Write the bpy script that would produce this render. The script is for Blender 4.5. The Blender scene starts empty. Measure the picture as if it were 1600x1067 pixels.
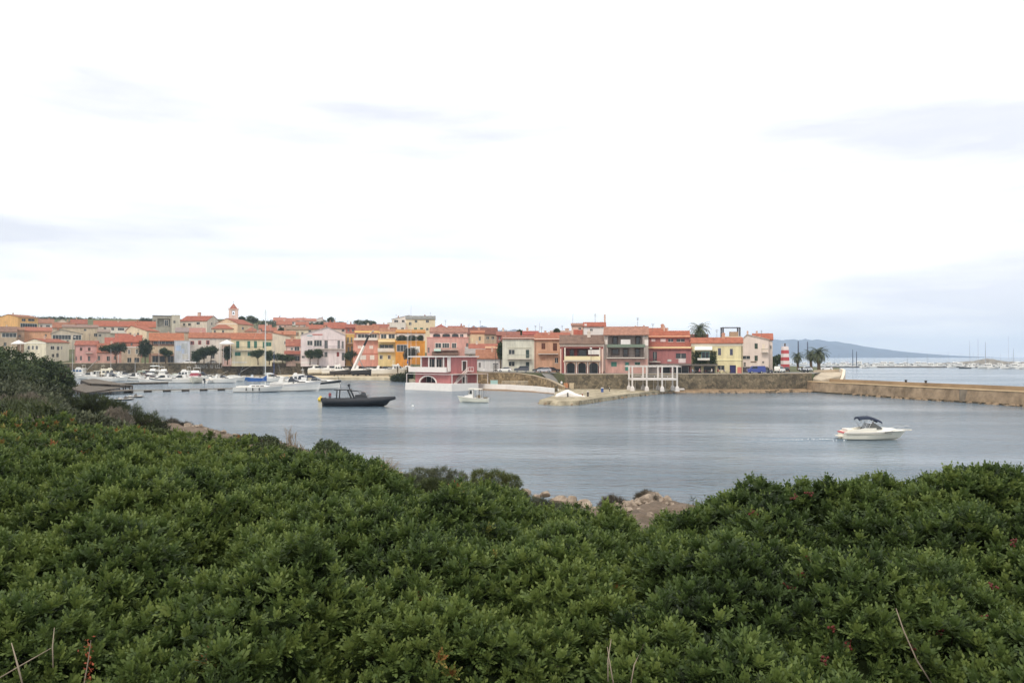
import bpy, math, random
import numpy as np
from mathutils import Vector, Matrix, noise as mnoise

random.seed(7)
rng = np.random.default_rng(11)
scene = bpy.context.scene
col = scene.collection

# ------------------------------------------------------------------ camera, sky, sun
F = 1256.0                      # focal length in photograph pixels (1600 wide)
EYE = Vector((0.0, 0.0, 9.0))
PITCH = math.atan(23.5 / F)
CP, SP = math.cos(PITCH), math.sin(PITCH)
cam_d = bpy.data.cameras.new("camera")
cam = bpy.data.objects.new("camera", cam_d)
col.objects.link(cam)
cam_d.sensor_width = 36.0
cam_d.lens = 36.0 * F / 1600.0
cam_d.clip_start = 0.1
cam_d.clip_end = 60000
cam.location = EYE
cam.rotation_euler = (math.pi / 2 + PITCH, 0, 0)
scene.camera = cam

SUN_EL, SUN_AZ = 52.0, 205.0     # azimuth measured clockwise from +Y (behind the camera, to its left)
world = bpy.data.worlds.new("World")
scene.world = world
world.use_nodes = True
wt = world.node_tree
for n in list(wt.nodes):
    wt.nodes.remove(n)
wo = wt.nodes.new("ShaderNodeOutputWorld")
bg = wt.nodes.new("ShaderNodeBackground")
sky = wt.nodes.new("ShaderNodeTexSky")
sky.sky_type = 'NISHITA'
sky.sun_disc = False
sky.sun_elevation = math.radians(SUN_EL)
sky.sun_rotation = math.radians(SUN_AZ)
tc = wt.nodes.new("ShaderNodeTexCoord")
mp = wt.nodes.new("ShaderNodeMapping")
mp.inputs['Scale'].default_value = (1.2, 1.7, 8.0)
mp.inputs['Location'].default_value = (0.35, 0.2, 0.9)
n1 = wt.nodes.new("ShaderNodeTexNoise")
n1.inputs['Scale'].default_value = 1.5
n1.inputs['Detail'].default_value = 5
n1.inputs['Roughness'].default_value = 0.5
n1.inputs['Distortion'].default_value = 0.35
r1 = wt.nodes.new("ShaderNodeValToRGB")
r1.color_ramp.elements[0].position = 0.30
r1.color_ramp.elements[0].color = (0.76, 0.76, 0.76, 1)
r1.color_ramp.elements[1].position = 0.56
r1.color_ramp.elements[1].color = (1, 1, 1, 1)
n2 = wt.nodes.new("ShaderNodeTexNoise")
n2.inputs['Scale'].default_value = 1.1
n2.inputs['Detail'].default_value = 6
r2 = wt.nodes.new("ShaderNodeValToRGB")      # cloud tone: lavender grey to blown white
r2.color_ramp.elements[0].position = 0.39
r2.color_ramp.elements[0].color = (9.5, 9.75, 10.5, 1)
r2.color_ramp.elements[1].position = 0.57
r2.color_ramp.elements[1].color = (14.6, 14.4, 13.9, 1)
mx = wt.nodes.new("ShaderNodeMixRGB")
L = wt.links
L.new(tc.outputs['Generated'], mp.inputs['Vector'])
L.new(mp.outputs['Vector'], n1.inputs['Vector'])
L.new(mp.outputs['Vector'], n2.inputs['Vector'])
L.new(n1.outputs['Fac'], r1.inputs['Fac'])
L.new(n2.outputs['Fac'], r2.inputs['Fac'])
L.new(r1.outputs['Color'], mx.inputs['Fac'])
L.new(sky.outputs['Color'], mx.inputs['Color1'])
L.new(r2.outputs['Color'], mx.inputs['Color2'])
L.new(mx.outputs['Color'], bg.inputs['Color'])
L.new(bg.outputs['Background'], wo.inputs['Surface'])
bg.inputs['Strength'].default_value = 0.1

sd = bpy.data.lights.new("sun", 'SUN')
sd.energy = 1.9
sd.angle = math.radians(14)
sd.color = (1.0, 0.90, 0.78)
sun = bpy.data.objects.new("sun", sd)
col.objects.link(sun)
az, el = math.radians(SUN_AZ), math.radians(SUN_EL)
sdir = Vector((math.sin(az) * math.cos(el), math.cos(az) * math.cos(el), math.sin(el)))
sun.rotation_euler = (-sdir).to_track_quat('-Z', 'Y').to_euler()
sun.location = (-40, -60, 90)

scene.view_settings.view_transform = 'Standard'
scene.view_settings.look = 'None'
scene.view_settings.exposure = 0.0
scene.view_settings.gamma = 1.0
scene.cycles.volume_bounces = 1
scene.cycles.max_bounces = 6
scene.cycles.diffuse_bounces = 3
scene.cycles.glossy_bounces = 3
scene.cycles.transmission_bounces = 3
scene.cycles.use_denoising = True

# ------------------------------------------------------------------ helpers: pixels <-> world
def ray(px, py):
    dx, dy = (px - 800.0) / F, (533.5 - py) / F
    return Vector((dx, CP - dy * SP, SP + dy * CP))
def P(px, py, d):
    r = ray(px, py)
    return EYE + r * (d / r.y)
def X(px, d):
    return (px - 800.0) / F * d
def Z(py, d):
    return P(800, py, d).z
def onwater(px, py, z=0.0):
    r = ray(px, py)
    return EYE + r * ((z - EYE.z) / r.z)
def ip(tab, x):
    return float(np.interp(x, [t[0] for t in tab], [t[1] for t in tab]))

# ------------------------------------------------------------------ helpers: materials
def lin(c):
    return tuple(((v / 255.0) / 12.92 if v / 255.0 <= 0.04045 else ((v / 255.0 + 0.055) / 1.055) ** 2.4) for v in c)
def ds(c, k):
    g = .3 * c[0] + .59 * c[1] + .11 * c[2]
    return tuple(v + (g - v) * k for v in c)
_mats = {}
def mat(name, c, rough=0.85, var=0.12, scale=0.8, spec=0.3, streak=False, metal=0.0, bump=0.0, c2=None):
    key = (name, c, c2)
    if key in _mats:
        return _mats[key]
    m = bpy.data.materials.new(name)
    m.use_nodes = True
    nt = m.node_tree
    b = nt.nodes["Principled BSDF"]
    b.inputs['Roughness'].default_value = rough
    b.inputs['Specular IOR Level'].default_value = spec
    b.inputs['Metallic'].default_value = metal
    l = lin(c)
    if var > 0:
        t = nt.nodes.new("ShaderNodeTexCoord")
        mpn = nt.nodes.new("ShaderNodeMapping")
        mpn.inputs['Scale'].default_value = (1, 1, 0.25) if streak else (1, 1, 1)
        nz = nt.nodes.new("ShaderNodeTexNoise")
        nz.inputs['Scale'].default_value = scale
        nz.inputs['Detail'].default_value = 9
        nz.inputs['Roughness'].default_value = 0.7
        rp = nt.nodes.new("ShaderNodeValToRGB")
        rp.color_ramp.elements[0].position = 0.32
        rp.color_ramp.elements[1].position = 0.68
        lo = tuple(v * (1 - 1.6 * var) for v in l)
        kk = min(1 + var, .84 / max(l))
        hi = lin(c2) if c2 else tuple(v * kk for v in l)
        rp.color_ramp.elements[0].color = (*lo, 1)
        rp.color_ramp.elements[1].color = (*hi, 1)
        nt.links.new(t.outputs['Object'], mpn.inputs['Vector'])
        nt.links.new(mpn.outputs['Vector'], nz.inputs['Vector'])
        nt.links.new(nz.outputs['Fac'], rp.inputs['Fac'])
        nt.links.new(rp.outputs['Color'], b.inputs['Base Color'])
        if bump:
            bp = nt.nodes.new("ShaderNodeBump")
            bp.inputs['Strength'].default_value = bump
            nt.links.new(nz.outputs['Fac'], bp.inputs['Height'])
            nt.links.new(bp.outputs['Normal'], b.inputs['Normal'])
    else:
        b.inputs['Base Color'].default_value = (*l, 1)
    _mats[key] = m
    return m
def wallmat(c):
    return mat("plaster", ds(c, .25), 0.9, 0.17, 0.7, 0.2, True)
def stonemat(name, c, c2, sc=1.2):
    key = (name, c, c2)
    if key in _mats:
        return _mats[key]
    m = bpy.data.materials.new(name)
    m.use_nodes = True
    nt = m.node_tree
    b = nt.nodes["Principled BSDF"]
    b.inputs['Roughness'].default_value = 0.9
    t = nt.nodes.new("ShaderNodeTexCoord")
    v = nt.nodes.new("ShaderNodeTexVoronoi")
    v.inputs['Scale'].default_value = sc
    ve = nt.nodes.new("ShaderNodeTexVoronoi")
    ve.feature = 'DISTANCE_TO_EDGE'
    ve.inputs['Scale'].default_value = sc
    r0 = nt.nodes.new("ShaderNodeValToRGB")
    r0.color_ramp.elements[0].color = (*lin(c), 1)
    r0.color_ramp.elements[1].color = (*lin(c2), 1)
    rj = nt.nodes.new("ShaderNodeValToRGB")
    rj.color_ramp.elements[0].position = 0.0
    rj.color_ramp.elements[0].color = (0.5, 0.48, 0.45, 1)
    rj.color_ramp.elements[1].position = 0.06
    rj.color_ramp.elements[1].color = (1, 1, 1, 1)
    nz = nt.nodes.new("ShaderNodeTexNoise")
    nz.inputs['Scale'].default_value = 0.25
    nz.inputs['Detail'].default_value = 4
    rn = nt.nodes.new("ShaderNodeValToRGB")
    rn.color_ramp.elements[0].position = 0.3
    rn.color_ramp.elements[0].color = (0.55, 0.55, 0.5, 1)
    rn.color_ramp.elements[1].position = 0.65
    rn.color_ramp.elements[1].color = (1.1, 1.08, 1.0, 1)
    m1 = nt.nodes.new("ShaderNodeMixRGB"); m1.blend_type = 'MULTIPLY'; m1.inputs['Fac'].default_value = 1
    m2 = nt.nodes.new("ShaderNodeMixRGB"); m2.blend_type = 'MULTIPLY'; m2.inputs['Fac'].default_value = 1
    for q in (v, ve, nz):
        nt.links.new(t.outputs['Object'], q.inputs['Vector'])
    sep = nt.nodes.new("ShaderNodeSeparateColor")
    nt.links.new(v.outputs['Color'], sep.inputs['Color'])
    nt.links.new(sep.outputs['Red'], r0.inputs['Fac'])
    nt.links.new(ve.outputs['Distance'], rj.inputs['Fac'])
    nt.links.new(nz.outputs['Fac'], rn.inputs['Fac'])
    nt.links.new(r0.outputs['Color'], m1.inputs['Color1'])
    nt.links.new(rj.outputs['Color'], m1.inputs['Color2'])
    nt.links.new(m1.outputs['Color'], m2.inputs['Color1'])
    nt.links.new(rn.outputs['Color'], m2.inputs['Color2'])
    nt.links.new(m2.outputs['Color'], b.inputs['Base Color'])
    bp = nt.nodes.new("ShaderNodeBump")
    bp.inputs['Strength'].default_value = 0.6
    bp.inputs['Distance'].default_value = 0.15
    nt.links.new(ve.outputs['Distance'], bp.inputs['Height'])
    nt.links.new(bp.outputs['Normal'], b.inputs['Normal'])
    _mats[key] = m
    return m
def roofmat(c):
    key = ("roof_tiles", c)
    if key in _mats:
        return _mats[key]
    m = bpy.data.materials.new("roof_tiles")
    m.use_nodes = True
    nt = m.node_tree
    b = nt.nodes["Principled BSDF"]
    b.inputs['Roughness'].default_value = 0.85
    b.inputs['Specular IOR Level'].default_value = 0.2
    t = nt.nodes.new("ShaderNodeTexCoord")
    w = nt.nodes.new("ShaderNodeTexWave")
    w.inputs['Scale'].default_value = 0.75
    w.inputs['Distortion'].default_value = 0.6
    w.inputs['Detail'].default_value = 1
    nz = nt.nodes.new("ShaderNodeTexNoise")
    nz.inputs['Scale'].default_value = 0.9
    nz.inputs['Detail'].default_value = 8
    nz.inputs['Roughness'].default_value = 0.75
    rp = nt.nodes.new("ShaderNodeValToRGB")
    l = lin(ds(c, .16)); l = (l[0] * .70, l[1] * .80, l[2] * .74) if c[0] - c[1] > 50 else tuple(v * .75 for v in l)
    rp.color_ramp.elements[0].position = 0.3
    rp.color_ramp.elements[0].color = (l[0] * .55, l[1] * .55, l[2] * .58, 1)
    rp.color_ramp.elements[1].position = 0.7
    rp.color_ramp.elements[1].color = (min(.8, l[0] * 1.22), l[1] * 1.3, l[2] * 1.35, 1)
    bp = nt.nodes.new("ShaderNodeBump")
    bp.inputs['Strength'].default_value = 0.7
    bp.inputs['Distance'].default_value = 0.12
    nt.links.new(t.outputs['Object'], w.inputs['Vector'])
    nt.links.new(t.outputs['Object'], nz.inputs['Vector'])
    nt.links.new(nz.outputs['Fac'], rp.inputs['Fac'])
    nt.links.new(rp.outputs['Color'], b.inputs['Base Color'])
    nt.links.new(w.outputs['Fac'], bp.inputs['Height'])
    nt.links.new(bp.outputs['Normal'], b.inputs['Normal'])
    _mats[key] = m
    return m
def glass():
    return mat("window_glass", (46, 52, 54), 0.12, 0, spec=0.6)
def gel(c, rough=0.3):
    return mat("gelcoat", c, rough, 0.05, 0.7, 0.5)

# ------------------------------------------------------------------ helpers: meshes
def tag(o, label=None, cat=None, group=None, kind=None):
    if label: o["label"] = label
    if cat: o["category"] = cat
    if group: o["group"] = group
    if kind: o["kind"] = kind
    return o
def empty(name, label, cat, loc, rz=0.0, group=None):
    o = bpy.data.objects.new(name, None)
    o.empty_display_size = 0.5
    col.objects.link(o)
    o.location = loc
    o.rotation_euler = (0, 0, rz)
    return tag(o, label, cat, group)
class MB:
    def __init__(self):
        self.v, self.f, self.m = [], [], []
    def add(self, vs, fs, mi=0):
        k = len(self.v)
        self.v += [tuple(p) for p in vs]
        self.f += [tuple(i + k for i in f) for f in fs]
        self.m += [mi] * len(fs)
        return self
    def box(self, x0, x1, y0, y1, z0, z1, mi=0):
        return self.add([(x0, y0, z0), (x1, y0, z0), (x1, y1, z0), (x0, y1, z0), (x0, y0, z1), (x1, y0, z1), (x1, y1, z1), (x0, y1, z1)],
                        [(0, 3, 2, 1), (4, 5, 6, 7), (0, 1, 5, 4), (1, 2, 6, 5), (2, 3, 7, 6), (3, 0, 4, 7)], mi)
    def loft(self, rings, mi=0, closed=True, cap=True, mis=None):
        n = len(rings[0])
        vs = [p for r in rings for p in r]
        k = len(self.v)
        self.v += [tuple(p) for p in vs]
        for a in range(len(rings) - 1):
            for j in range(n if closed else n - 1):
                j2 = (j + 1) % n
                self.f.append((k + a * n + j, k + a * n + j2, k + (a + 1) * n + j2, k + (a + 1) * n + j))
                self.m.append(mis[j] if mis else mi)
        if cap and closed:
            self.f.append(tuple(k + j for j in reversed(range(n)))); self.m.append(mi)
            self.f.append(tuple(k + (len(rings) - 1) * n + j for j in range(n))); self.m.append(mi)
        return self
    def tube(self, pts, r, n=6, mi=0):
        pts = [Vector(p) for p in pts]
        rs = r if isinstance(r, (list, tuple)) else [r] * len(pts)
        rings = []
        for i, p in enumerate(pts):
            t = (pts[min(i + 1, len(pts) - 1)] - pts[max(i - 1, 0)])
            if t.length < 1e-9: t = Vector((0, 0, 1))
            t.normalize()
            a = Vector((0, 0, 1)) if abs(t.z) < 0.9 else Vector((1, 0, 0))
            u = t.cross(a).normalized(); w = t.cross(u)
            rings.append([p + (u * math.cos(2 * math.pi * k / n) + w * math.sin(2 * math.pi * k / n)) * rs[i] for k in range(n)])
        return self.loft(rings, mi)
    def prof(self, pts, w0, w1=None, yc=0.0, mi=0):
        """side profile (x, z) extruded across y; half width w0 at the lowest point narrowing to w1 at the highest"""
        if w1 is None: w1 = w0
        zs = [p[1] for p in pts]; za, zb = min(zs), max(zs)
        def w(z): return w0 + (w1 - w0) * ((z - za) / (zb - za) if zb > za else 0)
        return self.loft([[(x, yc - w(z), z) for x, z in pts], [(x, yc + w(z), z) for x, z in pts]], mi)
    def sphere(self, c, rx, ry=None, rz=None, n=10, k=6, mi=0):
        ry = ry or rx; rz = rz or rx
        rings = []
        for i in range(k + 1):
            a = -math.pi / 2 + math.pi * i / k
            cr = max(math.cos(a), 0.02)
            rings.append([(c[0] + rx * cr * math.cos(2 * math.pi * j / n), c[1] + ry * cr * math.sin(2 * math.pi * j / n), c[2] + rz * math.sin(a)) for j in range(n)])
        return self.loft(rings, mi)
    def build(self, name, mats, parent=None, smooth=False, loc=None):
        me = bpy.data.meshes.new(name)
        me.from_pydata(self.v, [], self.f)
        if not isinstance(mats, (list, tuple)): mats = [mats]
        for m in mats: me.materials.append(m)
        if len(mats) > 1:
            me.polygons.foreach_set("material_index", self.m)
        if smooth:
            me.polygons.foreach_set("use_smooth", [True] * len(me.polygons))
        me.update()
        o = bpy.data.objects.new(name, me)
        col.objects.link(o)
        if parent: o.parent = parent
        if loc: o.location = loc
        return o
def npmesh(name, verts, nper, mat_, attr=None, parent=None, tris=False):
    """verts (n, nper, 3): n separate polygons of nper corners; attr: one value per polygon"""
    n = verts.shape[0]
    me = bpy.data.meshes.new(name)
    me.vertices.add(n * nper)
    me.vertices.foreach_set("co", verts.reshape(-1).astype(np.float32))
    me.loops.add(n * nper)
    me.loops.foreach_set("vertex_index", np.arange(n * nper, dtype=np.int32))
    me.polygons.add(n)
    me.polygons.foreach_set("loop_start", np.arange(0, n * nper, nper, dtype=np.int32))
    if attr is not None:
        a = me.attributes.new("tint", 'FLOAT', 'FACE')
        a.data.foreach_set("value", attr.astype(np.float32))
    me.materials.append(mat_)
    me.update(calc_edges=True)
    o = bpy.data.objects.new(name, me)
    col.objects.link(o)
    if parent: o.parent = parent
    return o
def copy_tree(o, parent=None):
    c = o.copy()
    col.objects.link(c)
    if parent: c.parent = parent
    for ch in list(o.children):
        copy_tree(ch, c)
    return c
# ------------------------------------------------------------------ terrain of the town side
HILLF = [(-500, 1), (380, 1), (450, .9), (520, .8), (570, .6), (640, .5), (700, .4), (760, .2), (820, .1), (900, .06), (1100, .02), (1250, 0)]
LEVEL = [(-500, 5.8), (640, 5.8), (760, 4.6), (860, 4.5), (2000, 4.5)]
D1 = [(-500, 300), (60, 300), (90, 345), (110, 353), (640, 353), (648, 262), (735, 250), (745, 229), (862, 220), (876, 206), (1060, 203), (1130, 203.5), (1200, 205), (1270, 209), (1276, 226), (1312, 236)]
def G(x, y):
    px = 800 + F * x / max(y, 1)
    lv = ip(LEVEL, px)
    rise = 0.118 * ip(HILLF, px) * min(max(0.0, y - 372), 288)
    return lv + rise

M_ground = mat("dry_earth", (128, 120, 98), 0.95, 0.3, 0.05, 0.1, c2=(96, 106, 70))
M_asphalt = mat("asphalt", (128, 126, 122), 0.9, 0.12, 0.3, 0.2)
M_wall_stone = stonemat("rubble_stone", (84, 77, 64), (134, 122, 102), 1.5)
M_wall_warm = stonemat("warm_rubble_stone", (112, 98, 76), (172, 152, 120), 1.5)
M_concrete = mat("weathered_concrete", (176, 160, 138), 0.9, 0.16, 0.5, 0.2, c2=(190, 176, 152))
M_white = mat("white_paint", (232, 228, 222), 0.7, 0.05, 0.8, 0.3)

# town ground as one polar sheet from the quay line back over the hill
pxs = list(range(-500, 1320, 20)) + [1312]
pxs = sorted(set(pxs) | {60, 70, 80, 90, 110, 640, 646, 652, 735, 745, 862, 876, 1060, 1270, 1276})
vs, fs = [], []
NR = 26
for p in pxs:
    d1 = ip(D1, p)
    d2 = 900 if p < 700 else ip([(700, 900), (860, 620), (1000, 480), (1200, 400), (1270, 360), (1312, 318)], p)
    for k in range(NR):
        t = k / (NR - 1)
        d = d1 + (d2 - d1) * t ** 1.3
        x = X(p, d)
        vs.append((x, d, G(x, d)))
    vs.append((X(p, d2), d2 + 0.5, -1.5))
    vs.append((X(p, d1), d1 - 0.02, -1.5))
n = NR + 2
for a in range(len(pxs) - 1):
    for k in range(NR):
        fs.append((a * n + k, (a + 1) * n + k, (a + 1) * n + k + 1, a * n + k + 1))
    fs.append((a * n + NR + 1, (a + 1) * n + NR + 1, (a + 1) * n, a * n))
b = MB(); b.add(vs, fs)
tag(b.build("terrain", M_ground, smooth=False), kind="structure")

# paved street along the waterfront, 4 mm above the terrain
b = MB()
ring = []
for p in range(878, 1300, 14):
    d1 = ip(D1, p) + 0.4
    ring.append([(X(p, d1), d1, 4.506), (X(p, d1 + 26), d1 + 26, 4.508)])
for a in range(len(ring) - 1):
    b.add([ring[a][0], ring[a + 1][0], ring[a + 1][1], ring[a][1]], [(0, 1, 2, 3)])
tag(b.build("street", M_asphalt), kind="structure")

b = MB(); ring = []
for p in range(748, 880, 12):
    d1 = ip(D1, p) + 0.4
    ring.append([(X(p, d1), d1, G(X(p, d1), d1) + .006), (X(p, d1 + 18), d1 + 18, G(X(p, d1 + 18), d1 + 18) + .008)])
b.loft(ring, closed=False)
tag(b.build("street", M_asphalt), kind="structure")
b = MB()
b.loft([[(X(p, d_), d_, z_) for p, d_, z_ in r_] for r_ in [[(842, 227, 4.53), (880, 227, 4.53)], [(846, 221, 4.3), (881, 217, 4.2)], [(857, 212.6, 2.9), (883, 210, 2.7)], [(868, 207, 1.9), (886, 206, 1.6)], [(878, 202.4, .9), (892, 203, .9)]]], closed=False)
tag(b.build("road", M_asphalt), kind="structure")

# ------------------------------------------------------------------ water
wm = bpy.data.materials.new("sea_water")
wm.use_nodes = True
nt = wm.node_tree
pb = nt.nodes["Principled BSDF"]
pb.inputs['Base Color'].default_value = (0.125, 0.175, 0.22, 1)
pb.inputs['Roughness'].default_value = 0.14
pb.inputs['IOR'].default_value = 1.33
t = nt.nodes.new("ShaderNodeNewGeometry")
def wnoise(sc, s, det):
    m = nt.nodes.new("ShaderNodeMapping")
    m.inputs['Scale'].default_value = sc
    m.inputs['Rotation'].default_value = (0, 0, 0.18)
    z = nt.nodes.new("ShaderNodeTexNoise")
    z.inputs['Scale'].default_value = s
    z.inputs['Detail'].default_value = det
    nt.links.new(t.outputs['Position'], m.inputs['Vector'])
    nt.links.new(m.outputs['Vector'], z.inputs['Vector'])
    return z
w1 = wnoise((0.85, 1.3, 1), 1.1, 5)      # ripples
w2 = wnoise((0.25, 0.8, 1), 0.35, 3)     # longer wavelets
w3 = wnoise((0.35, 1.0, 1), 0.03, 3)     # calm and ruffled patches
rr = nt.nodes.new("ShaderNodeMapRange")
rr.inputs['From Min'].default_value = 0.42
rr.inputs['From Max'].default_value = 0.58
rr.inputs['To Min'].default_value = 0.22
rr.inputs['To Max'].default_value = 1.0
nt.links.new(w3.outputs['Fac'], rr.inputs['Value'])
ad = nt.nodes.new("ShaderNodeMath"); ad.operation = 'MULTIPLY_ADD'
ad.inputs[1].default_value = 1.8
nt.links.new(w2.outputs['Fac'], ad.inputs[0])
nt.links.new(w1.outputs['Fac'], ad.inputs[2])
bp = nt.nodes.new("ShaderNodeBump")
bp.inputs['Distance'].default_value = 0.8
nt.links.new(rr.outputs['Result'], bp.inputs['Strength'])
nt.links.new(ad.outputs['Value'], bp.inputs['Height'])
nt.links.new(bp.outputs['Normal'], pb.inputs['Normal'])
b = MB()
b.add([(-9000, -200, 0), (9000, -200, 0), (9000, 9400, 0), (-9000, 9400, 0)], [(0, 1, 2, 3)])
tag(b.build("water", wm), kind="structure")
b = MB()
b.add([(-9000, -200, -2.2), (9000, -200, -2.2), (9000, 9400, -2.2), (-9000, 9400, -2.2)], [(0, 1, 2, 3)])
tag(b.build("seabed", M_ground), kind="structure")

# ------------------------------------------------------------------ far mountains
def ridge(name, pts, d, thick, c, label=None):
    """pts: skyline (px, py) at distance d; a ridge with slopes falling to both sides"""
    b = MB(); rings = []
    N = 60
    px0, px1 = pts[0][0], pts[-1][0]
    for i in range(N + 1):
        p = px0 + (px1 - px0) * i / N
        h = Z(ip(pts, p), d) * (1 + 0.03 * math.sin(i * 1.7) + 0.02 * math.sin(i * 3.9))
        h = max(h, 1)
        x = X(p, d)
        r = []
        for q in (-1, -.72, -.45, -.2, 0, .25, .6, 1):
            hh = h * (1 - abs(q) ** 1.3) + (h * .07 * mnoise.noise((x * .004, q * 3, 1.3)) if 0 < abs(q) < 1 else 0) - (2 if abs(q) == 1 else 0)
            r.append((x, d + q * thick, hh))
        rings.append(r)
    b.loft(rings, closed=False)
    return tag(b.build(name, mat("far_scrub", c, 0.95, 0.25, 0.006, 0.1), smooth=True), kind="structure")
ridge("mountain", [(1120, 535), (1180, 530.5), (1215, 531), (1245, 530.5), (1275, 530.5), (1310, 534.5), (1340, 540), (1370, 545), (1400, 549), (1440, 553), (1480, 556.5)], 7000, 900, (66, 76, 92))
ridge("mountain", [(640, 525), (700, 518), (735, 511), (752, 509.5), (768, 512), (790, 517), (803, 514.5), (818, 519), (860, 524), (900, 532)], 5200, 900, (92, 84, 84))

# ------------------------------------------------------------------ near bank the camera stands on
DN = [(-900, 500), (40, 500), (62, 330), (84, 262), (92, 196), (110, 168), (130, 148), (180, 124), (255, 106), (350, 92), (440, 79), (540, 68), (620, 60.5), (690, 56), (760, 52), (850, 47), (905, 45.5), (945, 47.5), (1000, 50), (1060, 48.5), (1110, 47), (1300, 41), (1600, 38), (2400, 34)]
def bank(px, d):
    dn = ip(DN, px)
    tt = d / dn
    if tt >= 1:
        return -0.35 * (d - dn) - 0.05
    h = 0.12 + 7.1 * (1 - tt) ** 1.4
    if px < 62: h = max(h, min(6.2, (dn - d) * .3))
    h = min(h, 7.3)
    if px < 120: h = min(h, max(4.9, 7.3 - .045 * max(0, d - 10) * min(1, (120 - px) / 60)))
    s = dn - d
    h += min(1, s / 4.0) * 0.5 * (1 if d > 12 else d / 12)
    x = X(px, d)
    a = min(1, s / 2) * min(1, d / 14) * (.25 if px < 250 else 1)
    h += a * (0.45 * mnoise.noise((x * .35, d * .35, 0)) + 0.25 * mnoise.noise((x * 1.1, d * 1.1, 3)) + .1 * abs(mnoise.noise((x * 2.6, d * 2.6, 7))))
    return h
bm_ = bpy.data.materials.new("rock_and_earth")
bm_.use_nodes = True
nt = bm_.node_tree
pb = nt.nodes["Principled BSDF"]; pb.inputs['Roughness'].default_value = 0.95
t = nt.nodes.new("ShaderNodeTexCoord")
za = nt.nodes.new("ShaderNodeTexNoise"); za.inputs['Scale'].default_value = 0.9; za.inputs['Detail'].default_value = 12; za.inputs['Roughness'].default_value = .82
ra = nt.nodes.new("ShaderNodeValToRGB")
ra.color_ramp.elements[0].position = .3; ra.color_ramp.elements[0].color = (*lin((74, 66, 50)), 1)
ra.color_ramp.elements[1].position = .7; ra.color_ramp.elements[1].color = (*lin((150, 132, 114)), 1)
e = ra.color_ramp.elements.new(.5); e.color = (*lin((114, 98, 82)), 1)
nt.links.new(t.outputs['Object'], za.inputs['Vector']); nt.links.new(za.outputs['Fac'], ra.inputs['Fac']); nt.links.new(ra.outputs['Color'], pb.inputs['Base Color'])
bpn = nt.nodes.new("ShaderNodeBump"); bpn.inputs['Strength'].default_value = .8; bpn.inputs['Distance'].default_value = .3
nt.links.new(za.outputs['Fac'], bpn.inputs['Height']); nt.links.new(bpn.outputs['Normal'], pb.inputs['Normal'])
M_rock = bm_
cols = list(range(-900, 40, 60)) + list(range(40, 1120, 6)) + list(range(1120, 2401, 40))
NR = 90
vs, fs = [], []
for p in cols:
    dn = ip(DN, p)
    for k in range(NR):
        d = 1.2 + (dn + 2 - 1.2) * (k / (NR - 1)) ** 1.15
        vs.append((X(p, d), d, bank(p, d)))
for a in range(len(cols) - 1):
    for k in range(NR - 1):
        fs.append((a * NR + k, (a + 1) * NR + k, (a + 1) * NR + k + 1, a * NR + k + 1))
b = MB(); b.add(vs, fs)
tag(b.build("ground", M_rock, smooth=True), kind="structure")
# ground under and behind the viewpoint
b = MB(); b.add([(-40, -60, 6.9), (40, -60, 6.9), (1.6, 1.25, 7.1), (-1.7, 1.25, 7.1)], [(0, 1, 2, 3)])
tag(b.build("path", mat("beaten_earth", (128, 112, 90), .95, .2, .6, .1)), kind="structure")

# ------------------------------------------------------------------ foliage tools
def leafmat(name, stops, transl=0.18, rough=0.5):
    m = bpy.data.materials.new(name)
    m.use_nodes = True
    nt = m.node_tree
    pb = nt.nodes["Principled BSDF"]
    pb.inputs['Roughness'].default_value = rough
    pb.inputs['Specular IOR Level'].default_value = 0.35
    at = nt.nodes.new("ShaderNodeAttribute"); at.attribute_name = "tint"
    rp = nt.nodes.new("ShaderNodeValToRGB")
    while len(rp.color_ramp.elements) < len(stops): rp.color_ramp.elements.new(0.5)
    for e, (pos, c) in zip(rp.color_ramp.elements, stops):
        e.position = pos; e.color = (*lin(c), 1)
    nt.links.new(at.outputs['Fac'], rp.inputs['Fac'])
    nt.links.new(rp.outputs['Color'], pb.inputs['Base Color'])
    tr = nt.nodes.new("ShaderNodeBsdfTranslucent")
    nt.links.new(rp.outputs['Color'], tr.inputs['Color'])
    ms = nt.nodes.new("ShaderNodeMixShader"); ms.inputs['Fac'].default_value = transl
    out = nt.nodes["Material Output"]
    nt.links.new(pb.outputs['BSDF'], ms.inputs[1]); nt.links.new(tr.outputs['BSDF'], ms.inputs[2])
    nt.links.new(ms.outputs['Shader'], out.inputs['Surface'])
    return m
def unit(v):
    return v / np.maximum(np.linalg.norm(v, axis=-1, keepdims=True), 1e-9)
def frames(axis):
    a = unit(axis)
    h = np.where(np.abs(a[:, 2:3]) < .95, np.array([[0, 0, 1.0]]), np.array([[1.0, 0, 0]]))
    u = unit(np.cross(a, h)); w = np.cross(a, u)
    ang = rng.uniform(0, 2 * np.pi, (len(a), 1))
    u2 = u * np.cos(ang) + w * np.sin(ang)
    w2 = np.cross(a, u2)
    return np.stack([u2, w2, a], axis=2)      # columns: local x, y, z
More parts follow.
